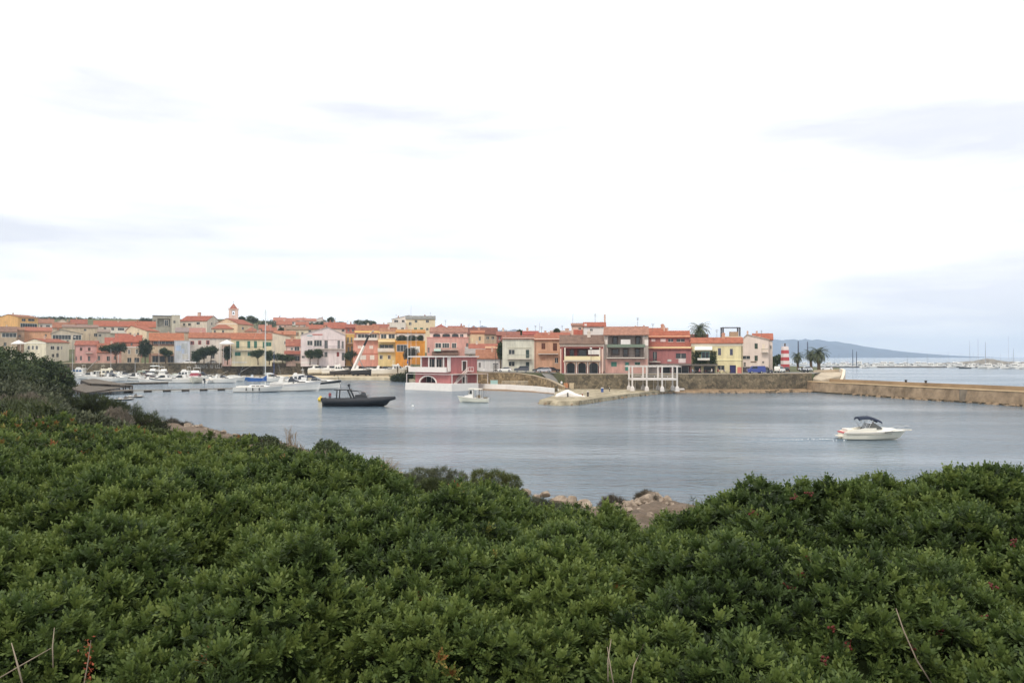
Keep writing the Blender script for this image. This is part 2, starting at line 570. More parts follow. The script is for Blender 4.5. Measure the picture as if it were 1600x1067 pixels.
def sprig(nleaf, npair, L=0.06, leaf=0.027, wid=0.0095, seed=0):
    """one shoot tip: compound leaves around a stem along +z; returns (n, 4, 3) leaflets and their tone offsets"""
    r = np.random.default_rng(seed)
    out, tone = [], []
    for i in range(nleaf):
        az_ = i * 2.4 + r.uniform(-.3, .3)
        up = (i + .5) / nleaf
        elv = math.radians(8 + 68 * up + r.uniform(-10, 10))
        base = np.array([0, 0, 0.035 * up])
        d = np.array([math.cos(az_) * math.cos(elv), math.sin(az_) * math.cos(elv), math.sin(elv)])
        side = unit(np.cross(d, np.array([0, 0, 1.0])) + 1e-6)
        nrm = np.cross(side, d)
        Ls = L * (1.15 - .5 * up)
        for j in range(npair):
            s = (j + .8) / npair
            p0 = base + d * Ls * s + np.array([0, 0, -0.012 * s * s])
            for sg in (-1, 1):
                dr = unit(d * (.55 + .3 * s) + side * sg * (.9 - .35 * s) + nrm * r.uniform(.0, .35))
                ll = leaf * r.uniform(.8, 1.15) * (1.1 - .3 * s)
                ws = unit(np.cross(dr, nrm)) * wid * (ll / leaf)
                q0 = p0; q2 = p0 + dr * ll
                mid = p0 + dr * ll * .5
                out.append([q0, mid - ws + nrm * .002, q2, mid + ws + nrm * .002])
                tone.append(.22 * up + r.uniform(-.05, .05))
        p0 = base + d * Ls * 1.05
        ws = side * wid
        out.append([p0, p0 + d * leaf * .5 - ws, p0 + d * leaf, p0 + d * leaf * .5 + ws]); tone.append(.22 * up + .05)
    return np.array(out), np.array(tone)
def scatter(pos, axis, scale, tint, templates):
    V, T = [], []
    pick = rng.integers(0, len(templates), len(pos))
    R = frames(axis)
    for k, (tv, tt) in enumerate(templates):
        ix = np.where(pick == k)[0]
        if len(ix) == 0: continue
        v = np.einsum('nij,mkj->nmki', R[ix], tv) * scale[ix][:, None, None, None] + pos[ix][:, None, None, :]
        V.append(v.reshape(-1, 4, 3))
        tq = tint[ix][:, None] + tt[None, :]
        T.append(np.where(tint[ix][:, None] < .57, np.minimum(tq, .76), tq).reshape(-1))
    return np.concatenate(V), np.clip(np.concatenate(T), 0, 1)
def fbm(x, y, f, seed):
    return np.array([mnoise.noise((a * f, c * f, seed)) for a, c in zip(x, y)])
# ------------------------------------------------------------------ the big lentisk shrubs in front of the camera
LENT = [(0.0, (28, 38, 23)), (0.25, (49, 65, 34)), (0.5, (77, 96, 48)), (0.74, (110, 126, 64)), (0.86, (132, 136, 72)), (0.94, (148, 122, 68)), (1.0, (150, 96, 60))]
M_lent = leafmat("lentisk_leaves", LENT, .32, .6)
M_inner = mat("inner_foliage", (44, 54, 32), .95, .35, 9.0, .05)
M_twig = mat("dark_twigs", (52, 46, 36), 0.95, 0.25, 3.0, 0.1)
M_twigpale = mat("pale_dry_twigs", (150, 138, 122), 0.95, 0.15, 4.0, 0.1)
T_near = [sprig(8, 5, L=.064, leaf=.0245, wid=.0068, seed=s) for s in range(6)]
T_far = [sprig(6, 3, leaf=.032, wid=.010, seed=20 + s) for s in range(5)]

def lentisk(label, px0, px1, crest, bottom, dens, rust=0.0, seed=1.0, berries=0, tmpl=None, sc=1.0, drop=.15, tone=0.0):
    """a mound given by its crest line (px, py, d) and the depth where it drops to the ground in front"""
    def surf(px, d):
        pyc = ip([(c[0], c[1]) for c in crest], px); dc = ip([(c[0], c[2]) for c in crest], px)
        d0 = ip(bottom, px)
        zc = Z(pyc, dc) - drop; z0 = 7.22
        if d <= dc:
            t = (dc - d) / (dc - d0)
            z = z0 + (zc - z0) * math.sqrt(max(0, 1 - t ** 2.3))
        else:
            t = (d - dc) / 2.6
            z = zc - 0.10 * (d - dc) - (zc - z0) * t * t * .8
        return z
    def lump(px, d):
        x = X(px, d)
        pit = max(0, mnoise.noise((x * 1.7, d * 1.5, seed + 17)) - .12)
        return (0.16 * mnoise.noise((x * .9, d * .8, seed)) + 0.25 * mnoise.noise((x * 1.9, d * 1.7, seed + 5)) + 0.09 * mnoise.noise((x * 5, d * 5, seed + 9)) - .95 * pit)
    pts, nrm, tnt = [], [], []
    area_tot = 0
    N = int(60000)
    tries = 0
    # rejection sampling uniform over the ground plan, denser where the surface is steep
    x0, x1 = px0, px1
    want = dens
    dmaxall = max(c[2] for c in crest) + 2.2
    dmin = min(b_[1] for b_ in bottom)
    while len(pts) < want and tries < 600000:
        tries += 1
        px = random.uniform(x0, x1)
        d = random.uniform(dmin, dmaxall)
        if random.random() > d / dmaxall: continue
        dc = ip([(c[0], c[2]) for c in crest], px); d0 = ip(bottom, px)
        if d < d0 + .02 or d > dc + 2.0: continue
        if d > dc + .9 and random.random() < .5: continue
        e = .04
        def h(pp, dd): return surf(pp, dd) + lump(pp, dd)
        z = h(px, d)
        dzd = (h(px, d + e) - h(px, d - e)) / (2 * e)
        dpx = 6
        dzx = (h(px + dpx, d) - h(px - dpx, d)) / (2 * dpx * d / F)
        slope = math.sqrt(1 + dzd * dzd + dzx * dzx)
        if random.random() > min(1, slope / 2.6): continue
        # fade the mound towards its ends
        nn = np.array([-dzx, -dzd, 1.0]); nn /= np.linalg.norm(nn)
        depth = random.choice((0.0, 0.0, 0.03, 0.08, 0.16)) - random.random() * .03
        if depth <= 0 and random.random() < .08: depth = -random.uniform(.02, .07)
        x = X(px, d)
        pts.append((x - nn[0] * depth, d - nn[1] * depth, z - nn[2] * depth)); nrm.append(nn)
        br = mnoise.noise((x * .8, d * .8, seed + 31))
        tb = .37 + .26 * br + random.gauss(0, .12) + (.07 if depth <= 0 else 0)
        if depth > .05: tb -= .1  # lit tufts and shaded hollows put into the tint: outer lighter, buried darker
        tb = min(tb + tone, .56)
        if random.random() < rust * max(0, .5 + 1.6 * mnoise.noise((x * .5, d * .5, seed + 50))): tb = random.uniform(.58, .86)
        tnt.append(tb)
    pts = np.array(pts); nrm = np.array(nrm); tnt = np.array(tnt)
    axis = nrm * .55 + np.array([0, -.05, .75]) + rng.normal(0, .28, pts.shape)
    scl = rng.uniform(.6, 1.3, len(pts)) * sc
    root = empty("lentisk_shrub", label, "shrub", P((px0 + px1) / 2, 1000, 6) * 1.0, group=None)
    root.location.z = 7.0
    off = np.array(root.location)
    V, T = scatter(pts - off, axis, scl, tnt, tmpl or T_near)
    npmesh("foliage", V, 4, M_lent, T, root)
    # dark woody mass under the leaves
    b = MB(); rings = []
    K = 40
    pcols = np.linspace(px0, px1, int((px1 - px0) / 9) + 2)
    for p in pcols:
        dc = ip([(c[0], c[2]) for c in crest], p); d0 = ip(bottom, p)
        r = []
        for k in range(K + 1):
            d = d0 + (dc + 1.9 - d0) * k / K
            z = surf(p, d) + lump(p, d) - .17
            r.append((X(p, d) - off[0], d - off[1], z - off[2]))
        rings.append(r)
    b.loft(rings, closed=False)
    # a number of real twigs coming up through it
    for i in range(0, len(pts), 25):
        q = pts[i] - off
        base = q - nrm[i] * .30 + rng.normal(0, .05, 3)
        b.tube([base, (base + q) / 2 + rng.normal(0, .012, 3), q], [.006, .005, .003], 4, 1)
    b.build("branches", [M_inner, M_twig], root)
    if berries:
        for spec in berries:
            bb = MB()
            bx, by, bd = spec
            path, rad = [], []
            q0 = P(bx, by, bd) - Vector(off)
            for k in range(7):
                c = q0 + Vector((random.gauss(0, .016), random.gauss(0, .02), random.gauss(0, .014)))
                up = Vector((0, 0, 1))
                for f, r_ in ((-.0062, .0015), (-.0045, .0045), (0, .0062), (.0045, .0045), (.0062, .0015)): path.append(c + up * f); rad.append(r_)
            bb.tube(path, rad, 6)
            bb.build("berry_cluster", mat("red_berries", (98, 36, 32), .55, .1, 20, .4), root)
    return root, surf

lentisk("dense green lentisk shrub filling the lower left and middle of the view", -160, 1075,
        [(-160, 700, 8.4), (0, 708, 8.2), (200, 716, 8.0), (330, 722, 7.8), (480, 724, 7.6), (600, 748, 7.2), (720, 770, 6.9), (830, 790, 6.6), (900, 805, 6.2), (960, 822, 5.8), (1010, 870, 5.2), (1075, 960, 4.5)],
        [(-160, 3.3), (1075, 3.5)], 22000, rust=.004, seed=2.0, drop=.10)
BER = [(1238, 775, 5.62), (1180, 800, 5.3), (1268, 872, 4.62), (1254, 896, 4.5), (1236, 918, 4.42), (1325, 1010, 3.95), (1300, 985, 4.0), (1500, 935, 4.35), (1468, 985, 4.1), (1548, 915, 4.4), (1428, 1012, 3.95), (1585, 848, 4.8), (1262, 772, 5.62), (1288, 1032, 3.85), (1535, 965, 4.2)]
lentisk("dense green lentisk shrub with small red berries in the lower right corner", 965, 1760,
        [(965, 940, 4.6), (1000, 868, 5.0), (1040, 818, 5.5), (1080, 797, 5.7), (1130, 774, 5.9), (1200, 760, 6.1), (1300, 762, 6.3), (1400, 752, 6.5), (1480, 746, 6.6), (1530, 742, 6.7), (1600, 752, 6.7), (1760, 745, 6.8)],
        [(965, 3.4), (1760, 3.4)], 12500, seed=7.0, berries=BER, tone=-.07)
lentisk("lentisk shrub tinged rust and yellow behind the lower left shrub", -160, 640,
        [(-160, 650, 15), (0, 646, 14), (80, 650, 13.5), (180, 664, 13), (280, 676, 12.5), (360, 685, 12), (430, 700, 11.5), (520, 722, 10.5), (600, 748, 10), (640, 775, 9.5)],
        [(-160, 9.2), (0, 9.0), (300, 8.6), (640, 8.2)], 9000, rust=.13, seed=12.0, tmpl=T_far, sc=1.0, drop=.17)

# ------------------------------------------------------------------ generic bushes and tree crowns
def crown_pts(blobs, n, jit=.25, shell=.55, top=False):
    """n points in the outer shell of ellipsoids (c, rx, ry, rz); returns points and outward directions"""
    w = np.array([b_[1] * b_[3] + b_[1] * b_[2] for b_ in blobs]); w = w / w.sum()
    Pp, Nn = [], []
    for b_, k in zip(blobs, (w * n).astype(int) + 1):
        u = unit(rng.normal(0, 1, (k, 3)))
        if top: u[:, 2] = np.abs(u[:, 2]) * 1.0 - .25; u = unit(u)
        lob = 1 + jit * np.array([mnoise.noise(tuple(q * 2.3 + np.array(b_[0]) * .37)) for q in u])
        r = (shell + (1 - shell) * rng.random(k) ** .5) * lob
        Pp.append(np.array(b_[0]) + u * r[:, None] * np.array([b_[1], b_[2], b_[3]])); Nn.append(u)
    return np.concatenate(Pp), np.concatenate(Nn)
def clump(seed, n=9, size=1.0):
    r = np.random.default_rng(seed); out = []; tone = []
    for i in range(n):
        d = unit(r.normal(0, 1, 3) + np.array([0, 0, .8])); s = unit(np.cross(d, r.normal(0, 1, 3)))
        p0 = r.normal(0, .35, 3) * size; l = size * r.uniform(.6, 1.1)
        out.append([p0, p0 + d * l * .5 - s * l * .22, p0 + d * l, p0 + d * l * .5 + s * l * .22]); tone.append(r.uniform(-.12, .16))
    return np.array(out), np.array(tone)
T_clump = [clump(s) for s in range(6)]
def needle(seed, n=12):
    r = np.random.default_rng(seed); out = []; tone = []
    for i in range(n):
        d = unit(r.normal(0, .5, 3) + np.array([0, 0, 1.0])); s = unit(np.cross(d, r.normal(0, 1, 3)))
        p0 = r.normal(0, .2, 3); l = r.uniform(.9, 1.6)
        out.append([p0, p0 + d * l * .5 - s * .05, p0 + d * l, p0 + d * l * .5 + s * .05]); tone.append(r.uniform(-.12, .16))
    return np.array(out), np.array(tone)
T_needle = [needle(s) for s in range(5)]
M_pine = leafmat("dark_evergreen_leaves", [(0, (36, 46, 32)), (.4, (62, 76, 48)), (.75, (88, 102, 62)), (1, (112, 120, 76))], .15, .6)
M_olive = leafmat("olive_green_leaves", [(0, (38, 46, 28)), (.4, (66, 76, 42)), (.75, (92, 102, 58)), (1, (128, 128, 78))], .15, .6)
M_grey = leafmat("grey_dry_foliage", [(0, (66, 60, 50)), (.4, (102, 96, 84)), (.75, (132, 124, 112)), (1, (156, 148, 132))], .1, .9)
M_silver = leafmat("grey_green_leaves", [(0, (54, 60, 46)), (.4, (86, 92, 70)), (.75, (116, 120, 92)), (1, (140, 138, 112))], .15, .7)
M_bark = mat("bark", (96, 82, 66), .95, .2, 2, .1)
def bush(name, label, blobs_px, d, leaf, n, m, cat="shrub", tmpl=None, base=None, trunk=None, group=None, tint=.42, jit=.3, shell=.5, core=True, dy=.8):
    """blobs_px: (px, py, rx_px, ry_px[, extra depth]); crown of leaf clumps and, when trunk is given, a trunk with limbs"""
    cx = sum(q[0] for q in blobs_px) / len(blobs_px)
    lowpy = max(q[1] + q[3] for q in blobs_px)
    zb = base if base is not None else Z(lowpy, d)
    loc = Vector((X(cx, d), d, zb))
    root = empty(name, label, cat, loc, group=group)
    bl = []
    for q in blobs_px:
        dd = d + (q[4] if len(q) > 4 else 0)
        c = P(q[0], q[1], dd) - loc
        bl.append((tuple(c), q[2] * dd / F, q[2] * dd / F * dy, q[3] * dd / F))
    pp, nn = crown_pts(bl, n, jit, shell)
    ax = nn * .7 + np.array([0, 0, .6]) + rng.normal(0, .35, pp.shape)
    tn = tint + .25 * np.array([mnoise.noise(tuple(q * .9 + np.array(loc))) for q in pp]) + rng.normal(0, .1, len(pp))
    V, T = scatter(pp, ax, rng.uniform(.7, 1.3, len(pp)) * leaf, tn, tmpl or T_clump)
    npmesh("crown" if trunk else "foliage", V, 4, m, T, root)
    b = MB()
    if core and not trunk:
        for c, rx, ry, rz in bl: b.sphere(c, rx * .5, ry * .5, rz * .5, 8, 5)
        b.build("branches", M_twig, root)
    if trunk:
        tx = X(trunk[0], d) - loc.x; r0 = trunk[1]
        top = Vector(bl[0][0]); foot = Vector((tx, 0, -.4))
        fork = foot.lerp(Vector((top.x, 0, top.z)), .55); fork.x = tx + (top.x - tx) * .3
        b.tube([foot, foot.lerp(fork, .5) + Vector((.05, 0, 0)), fork], [r0 * 1.3, r0, r0 * .8], 7)
        for c, rx, ry, rz in bl:
            for s in range(3):
                e = Vector(c) + Vector((random.uniform(-.5, .5) * rx, random.uniform(-.5, .5) * ry, random.uniform(-.3, .3) * rz))
                b.tube([fork, fork.lerp(e, .5) + Vector((0, 0, -.1)), e], [r0 * .5, r0 * .35, r0 * .12], 5)
        b.build("trunk", M_bark, root)
    return root

# left bank, near to far
bush("low_shrub", "loose olive green shrub just behind the rust tinged shrub, at the left edge", [(-30, 652, 44, 14), (14, 650, 40, 14), (52, 654, 36, 14)], 27, .16, 2000, M_olive, tint=.22)
bush("low_shrub", "loose grey green shrub just behind the rust tinged shrub, by the broad olive shrub", [(92, 658, 36, 13), (134, 664, 36, 13), (172, 672, 30, 11)], 30, .16, 1900, M_silver, tint=.3)
bush("low_shrub", "small green shrub behind the right end of the rust tinged shrub", [(212, 678, 26, 9), (246, 682, 22, 8)], 34, .16, 900, M_olive, tint=.35)
bush("low_shrub", "wide grey green shrub covering the bank below the tall dark tree", [(-30, 628, 50, 30), (20, 632, 44, 26), (62, 640, 34, 22), (96, 652, 24, 14)], 56, .26, 2200, M_silver, tint=.25)
bush("low_shrub", "dark green bank shrub between the tall dark tree and the grey green shrub", [(-20, 604, 60, 24), (30, 606, 40, 20), (64, 612, 30, 18), (92, 622, 20, 14)], 82, .36, 2000, M_olive, tint=.12)
bush("evergreen_tree", "tall dark evergreen tree at the left edge above the bay", [(-40, 572, 50, 40), (-6, 562, 20, 20, 3), (14, 566, 22, 22, 3), (40, 566, 18, 17, 4), (26, 584, 26, 20, -2), (54, 584, 14, 12, 2), (-10, 600, 60, 36)], 105, .42, 2300, M_pine, "tree", trunk=(0, .25), base=5.2)
bush("evergreen_shrub", "dark rounded evergreen shrub beside the wooden platform", [(66, 574, 18, 14), (84, 580, 16, 14, 3), (98, 588, 14, 12), (110, 597, 9, 8, 2), (60, 596, 26, 18), (60, 614, 36, 22), (92, 610, 20, 14)], 120, .4, 2100, M_pine, tint=.38, jit=.5)
bush("olive_shrub", "olive green shrub below the tall dark tree", [(20, 622, 40, 26), (60, 628, 34, 22), (-20, 628, 40, 30), (86, 640, 20, 16)], 70, .3, 1500, M_silver, tint=.32)
bush("dry_shrub", "grey dry shrub at the left edge behind the rust tinged shrub", [(14, 640, 22, 16), (44, 636, 26, 18), (66, 646, 18, 12)], 45, .2, 700, M_grey, tmpl=T_needle, tint=.58)
bush("broom_shrub", "broad olive green shrub in front of the wooden platform", [(120, 648, 32, 22), (155, 652, 34, 24), (190, 656, 34, 24), (225, 664, 30, 17), (246, 670, 16, 9), (140, 632, 30, 12), (172, 640, 26, 12), (104, 660, 24, 20)], 72, .33, 2600, M_olive, tmpl=T_needle, tint=.25)
bush("dry_shrub", "grey dead shrub inside the broad olive green shrub", [(182, 660, 20, 20)], 60, .22, 520, M_grey, tmpl=T_needle, tint=.62, jit=.4)
bush("low_shrub", "low green shrub on the rocks left of the dry stalks", [(385, 690, 24, 9), (412, 692, 24, 10), (365, 692, 14, 7), (436, 700, 14, 8)], 72, .22, 700, M_olive, tint=.3)
bush("evergreen_shrub", "small round dark green shrub at the water edge", [(512, 709, 22, 17), (534, 716, 15, 13), (500, 716, 15, 12), (520, 720, 24, 10)], 56, .22, 1500, M_pine, tint=.5)
bush("scrub_shrub", "low ragged grey scrub along the bank top, left of the feathery shrubs", [(566, 742, 22, 9), (596, 750, 22, 8), (626, 752, 22, 9), (650, 756, 20, 9)], 34, .12, 1700, M_silver, tmpl=T_needle, tint=.3, core=False)
bush("scrub_shrub", "low ragged green scrub below the feathery shrubs", [(676, 760, 24, 9), (710, 764, 24, 9), (744, 768, 24, 9), (776, 772, 22, 9), (806, 776, 18, 8)], 30, .11, 2200, M_olive, tmpl=T_needle, tint=.36, core=False)
bush("scrub_shrub", "thin brown scrub at the left foot of the shore rocks", [(838, 788, 20, 8), (866, 796, 20, 8), (894, 804, 20, 8)], 30, .1, 1000, M_silver, tmpl=T_needle, tint=.25, core=False)
bush("scrub_shrub", "low green scrub hiding the water edge left of the round dark shrub", [(420, 704, 26, 8), (452, 712, 26, 8), (486, 722, 24, 8)], 44, .16, 1500, M_olive, tint=.35, core=False)
bush("feathery_shrub", "grey green feathery shrub between the dead shrub and the rocks", [(660, 744, 22, 11), (690, 742, 20, 11), (714, 748, 16, 10)], 40, .13, 800, M_silver, tmpl=T_needle, tint=.4, core=False)
bush("feathery_shrub", "pale green feathery shrub above the rocky shore", [(750, 748, 14, 13), (776, 750, 17, 13), (800, 756, 14, 13)], 36, .13, 900, M_olive, tmpl=T_needle, tint=.62, core=False)
bush("dry_shrub", "small brown tussock on the rock at the shore, left of its neighbour", [(958, 787, 18, 8)], 45.5, .2, 260, M_grey, tmpl=T_needle, tint=.12)
bush("dry_shrub", "small brown tussock highest on the shore rock", [(1010, 779, 16, 8)], 46, .2, 260, M_grey, tmpl=T_needle, tint=.18)
bush("dry_shrub", "brown tussock on the reddish rocks by the bay, left of the stalks", [(270, 664, 10, 7), (290, 667, 10, 4)], 98, .35, 240, M_grey, tmpl=T_needle, tint=.15)

def stalks(name, label, pxs_, d, m, h0, spread, n, zb=None):
    cx = sum(pxs_) / len(pxs_)
    loc = P(cx, h0, d)
    root = empty(name, label, "plant", loc)
    b = MB()
    for k in range(n):
        p = random.choice(pxs_) + random.gauss(0, 3)
        top = random.uniform(*spread)
        a = P(p, h0, d) - loc; e = P(p + random.gauss(0, 5), top, d) - loc
        mid = a.lerp(e, .5) + Vector((random.gauss(0, .05), random.gauss(0, .1), 0))
        b.tube([a, mid, e], [.03, .022, .008], 4)
        for q in range(7):
            s = random.uniform(.35, .95); o = a.lerp(e, s)
            ln = (e - a).length * random.uniform(.1, .25)
            b.tube([o, o + Vector((random.choice((-1, 1)) * ln * .45, random.gauss(0, .08), ln))], [.014, .004], 3)
    b.build("stems", m, root)
    return root
stalks("dry_stalks", "cluster of tall grey dry stalks at the top of the bank", [438, 446, 449, 451, 460, 463, 470], 50, M_twigpale, 716, (668, 700), 26)
stalks("dry_stalks", "thin grey dry stalks in front of the small round dark shrub", [496, 504, 512, 522], 46, M_twigpale, 730, (700, 718), 10)
def deadbush(label, px, py, rpx, d, m, n=70):
    loc = P(px, py, d)
    root = empty("dead_shrub", label, "shrub", loc)
    b = MB(); r = rpx * d / F
    for k in range(n):
        a = random.uniform(-1.25, 1.25); q = random.gauss(0, .5)
        e = Vector((math.sin(a), q, math.cos(a))).normalized() * r * random.uniform(.8, 1.9)
        e.z = abs(e.z)
        mid = e * .5 + Vector((random.gauss(0, .06), random.gauss(0, .06), .05)) * r
        b.tube([(0, 0, -.2), mid, e], [.014, .01, .004], 3)
        for s in range(4):
            o = mid.lerp(e, random.random())
            b.tube([o, o + (e * .25) + Vector((random.gauss(0, .16), random.gauss(0, .16), random.gauss(0, .1))) * r], [.007, .003], 3)
    b.build("twigs", m, root)
deadbush("leafless grey shrub alone against the water", 600, 744, 17, 44, M_twigpale, 90)

# dead twigs standing out of the foreground leaves
def twig(label, pts, d, r, m=None):
    loc = P(pts[0][0], pts[0][1], d)
    b = MB()
    b.tube([P(x, y, d + k * .02) - loc for k, (x, y) in enumerate(pts)], [r] * (len(pts) - 1) + [r * .5], 5)
    o = b.build("dead_twig", m or M_twigpale, None, True)
    o.location = loc
    tag(o, label, "twig", "dead twigs in the foreground shrubs")
twig("upright pale dead twig in the bottom left corner", [(36, 1072), (28, 1040), (18, 1004)], 3.55, .0042)
twig("slanting pale dead twig crossing the bottom left corner", [(0, 1058), (38, 1036), (80, 1012)], 3.6, .0032)
twig("thin vertical pale twig beside the slanting twig", [(83, 1042), (82, 1010), (85, 980)], 3.7, .003)
twig("long pale bare twig leaning in the right shrub", [(1455, 1067), (1432, 1030), (1412, 985), (1400, 950)], 3.85, .0038)
for k, (bx, by) in enumerate([(960, 1062), (950, 1050), (985, 1058)]):
    twig(["pale twig with a hooked tip at the bottom edge", "short pale twig leaning left at the bottom edge", "short pale twig leaning right at the bottom edge"][k],
         [(bx, by + 14), (bx + (k - 1) * 6, by - 20), (bx + (k - 1) * 16 + 5, by - 52)], 3.6, .003)
# sprig of dead orange leaves
loc = P(138, 1030, 3.5)
root = empty("dead_sprig", "sprig of dead orange leaves in the bottom left corner", "twig", loc)
b = MB(); b.tube([P(130, 1075, 3.5) - loc, P(138, 1030, 3.48) - loc, P(142, 1000, 3.46) - loc], [.003, .0025, .0015], 5); b.build("stem", M_twigpale, root)
pp = np.array([[random.gauss(0, .012), random.gauss(0, .012), random.uniform(-.1, .09)] for _ in range(34)])
V, T = scatter(pp, rng.normal(0, 1, pp.shape) + np.array([0, -.3, .2]), rng.uniform(.018, .03, len(pp)), rng.uniform(.2, .9, len(pp)), [clump(3, 2)])
npmesh("leaves", V, 4, leafmat("dead_orange_leaves", [(0, (96, 44, 28)), (.5, (140, 62, 38)), (1, (170, 96, 62))], .2), T, root)

# boulders on the near shore
M_bould = mat("pale_boulder", (140, 126, 112), .95, .32, 1.6, .1, bump=.6, c2=(186, 170, 152))
def boulder(label, px, py, d, rpx, flat=.6):
    loc = P(px, py, d); r = rpx * 1.25 * d / F
    b = MB(); rings = []
    sd_ = random.random() * 50
    cuts = [(Vector((random.gauss(0, 1), random.gauss(0, 1), random.gauss(0, .8))).normalized(), random.uniform(.55, .95)) for _ in range(13)]
    for i in range(13):
        a = -math.pi / 2 + math.pi * i / 12; cr = max(math.cos(a), .03); ring = []
        for j in range(20):
            v = Vector((cr * math.cos(j * math.pi / 10), cr * math.sin(j * math.pi / 10), math.sin(a)))
            k = min([1.15] + [c_ / max(v.dot(n_), .05) for n_, c_ in cuts]) * (1 + .10 * mnoise.noise(v * 3.1 + Vector((0, sd_, 0))))
            ring.append((v.x * r * k, v.y * r * k, v.z * r * k * flat))
        rings.append(ring)
    b.loft(rings)
    o = b.build("boulder", M_bould, None, False, loc)
    o.rotation_euler = (0, 0, random.random() * 6)
    tag(o, label, "rock", "boulders on the near shore")
for lb, px, py, d, r in [
    ("pale boulder just right of the feathery shrub", 820, 768, 47, 8), ("small pale boulder below the feathery shrub", 838, 776, 46, 7),
    ("bright pale boulder at the water by the left shrub crest", 852, 772, 45.5, 8), ("flat pale boulder in the middle of the shore rocks", 872, 782, 44, 11),
    ("long pale boulder beside the dark gap of water", 892, 784, 43.5, 12), ("broad pale slab where the shore turns inward", 912, 788, 43, 10),
    ("grey boulder dipping into the little cove", 928, 796, 41, 10), ("low grey boulder at the foot of the cove", 905, 800, 40, 12),
    ("rounded rock under the left brown tussock", 975, 796, 45, 16), ("wide flat rock under the highest brown tussock", 1012, 788, 46, 24),
    ("pale speckled rock above the right shrub crest", 1000, 806, 42, 18), ("reddish rock between the two big shrubs", 960, 815, 40, 20)]:
    boulder(lb, px, py, d, r)

for k in range(70):
    px = random.uniform(835, 1060); d = random.uniform(33, 45) if k % 3 else random.uniform(44, 47)
    z = bank(px, d); q = P(px, 557, d); py = 557 + (9 - z) / d * F
    boulder("small pale stone strewn on the shore between the two big shrubs", px, py - 1, d, random.choice((2, 3, 3, 4, 5, 8)), random.uniform(.5, .8))
for k in range(30):
    px = random.uniform(252, 430); dn = ip(DN, px); d = dn - random.uniform(.5, 12)
    z = bank(px, d); py = 557 + (9 - z) / d * F
    boulder("grey brown rock on the left bank beside the water", px, py - 1, d, random.uniform(2.0, 6), random.uniform(.4, .7))
for k in range(16):
    px = random.uniform(560, 660); dn = ip(DN, px); d = dn - random.uniform(.5, 9)
    z = bank(px, d); py = 557 + (9 - z) / d * F
    boulder("reddish brown rock on the bank under the leafless grey shrub", px, py - 1, d, random.uniform(2.0, 6), random.uniform(.4, .7))

# low maquis covering the bank between the big shrubs and the shore
pp, tt = [], []
while len(pp) < 9000:
    px = random.uniform(-200, 1500); dn = ip(DN, px); d = random.uniform(9, min(dn - 3.5, 75))
    if mnoise.noise((X(px, d) * .22, d * .22, 4)) < -.12 or (880 < px < 1080 and d > 26): continue
    x = X(px, d); z = bank(px, d); pp.append((x + random.gauss(0, .3), d + random.gauss(0, .3), z + random.uniform(-.05, .28))); tt.append(.3 + .25 * mnoise.noise((x * .3, d * .3, 9)) + random.gauss(0, .08))
pp = np.array(pp)
V, T = scatter(pp, rng.normal(0, .4, pp.shape) + np.array([0, 0, .9]), rng.uniform(.12, .3, len(pp)), np.clip(np.array(tt), 0, 1), T_needle)
tag(npmesh("ground_cover", V, 4, M_olive, T), "low grey green maquis covering the bank behind the big shrubs", "ground cover", kind="stuff")
# ------------------------------------------------------------------ houses
TC = (212, 122, 92); TC2 = (188, 112, 88); TB = (150, 116, 96); TR = (206, 104, 76); TG = (150, 146, 140)
M_dark = mat("dark_opening", (40, 38, 36), .8, .2, .8, .2)
M_rail = mat("painted_iron", (70, 72, 72), .6, 0)
M_frame = mat("window_paint", (222, 216, 206), .6, 0)
def paint(c): return mat("paint", c, .7, .05, .8, .3)

class Face:
    """a vertical wall plane: origin A (world), direction xh (world, unit), width W, base height zb"""
    def __init__(s, A, xh, W, zb):
        s.A, s.xh, s.W, s.zb = A, xh, W, zb
        s.n = Vector((-xh.y, xh.x, 0))           # into the house
    def uv(s, px, py):
        r = ray(px, py)
        t = (s.A - EYE).dot(s.n) / r.dot(s.n)
        p = EYE + r * t
        return (p - s.A).dot(s.xh), p.z - s.zb
def cutwall(mb, W, H, holes, put):
    """wall panel W x H with rectangular holes (u0, z0, u1, z1, depth); put(u, y, z) -> local point"""
    us = sorted({0, W} | {min(max(q, 0), W) for h in holes for q in (h[0], h[2])})
    zs = sorted({0, H} | {min(max(q, 0), H) for h in holes for q in (h[1], h[3])})
    for a in range(len(us) - 1):
        for c in range(len(zs) - 1):
            um, zm = (us[a] + us[a + 1]) / 2, (zs[c] + zs[c + 1]) / 2
            if any(h[0] < um < h[2] and h[1] < zm < h[3] for h in holes): continue
            mb.add([put(us[a], 0, zs[c]), put(us[a + 1], 0, zs[c]), put(us[a + 1], 0, zs[c + 1]), put(us[a], 0, zs[c + 1])], [(0, 1, 2, 3)])
    for u0, z0, u1, z1, dp in holes:
        u0, u1, z0, z1 = max(u0, 0), min(u1, W), max(z0, 0), min(z1, H)
        q = [put(u0, 0, z0), put(u1, 0, z0), put(u1, 0, z1), put(u0, 0, z1), put(u0, dp, z0), put(u1, dp, z0), put(u1, dp, z1), put(u0, dp, z1)]
        mb.add(q, [(0, 4, 5, 1), (1, 5, 6, 2), (2, 6, 7, 3), (3, 7, 4, 0)] + ([(4, 7, 6, 5)] if dp > .06 else []))

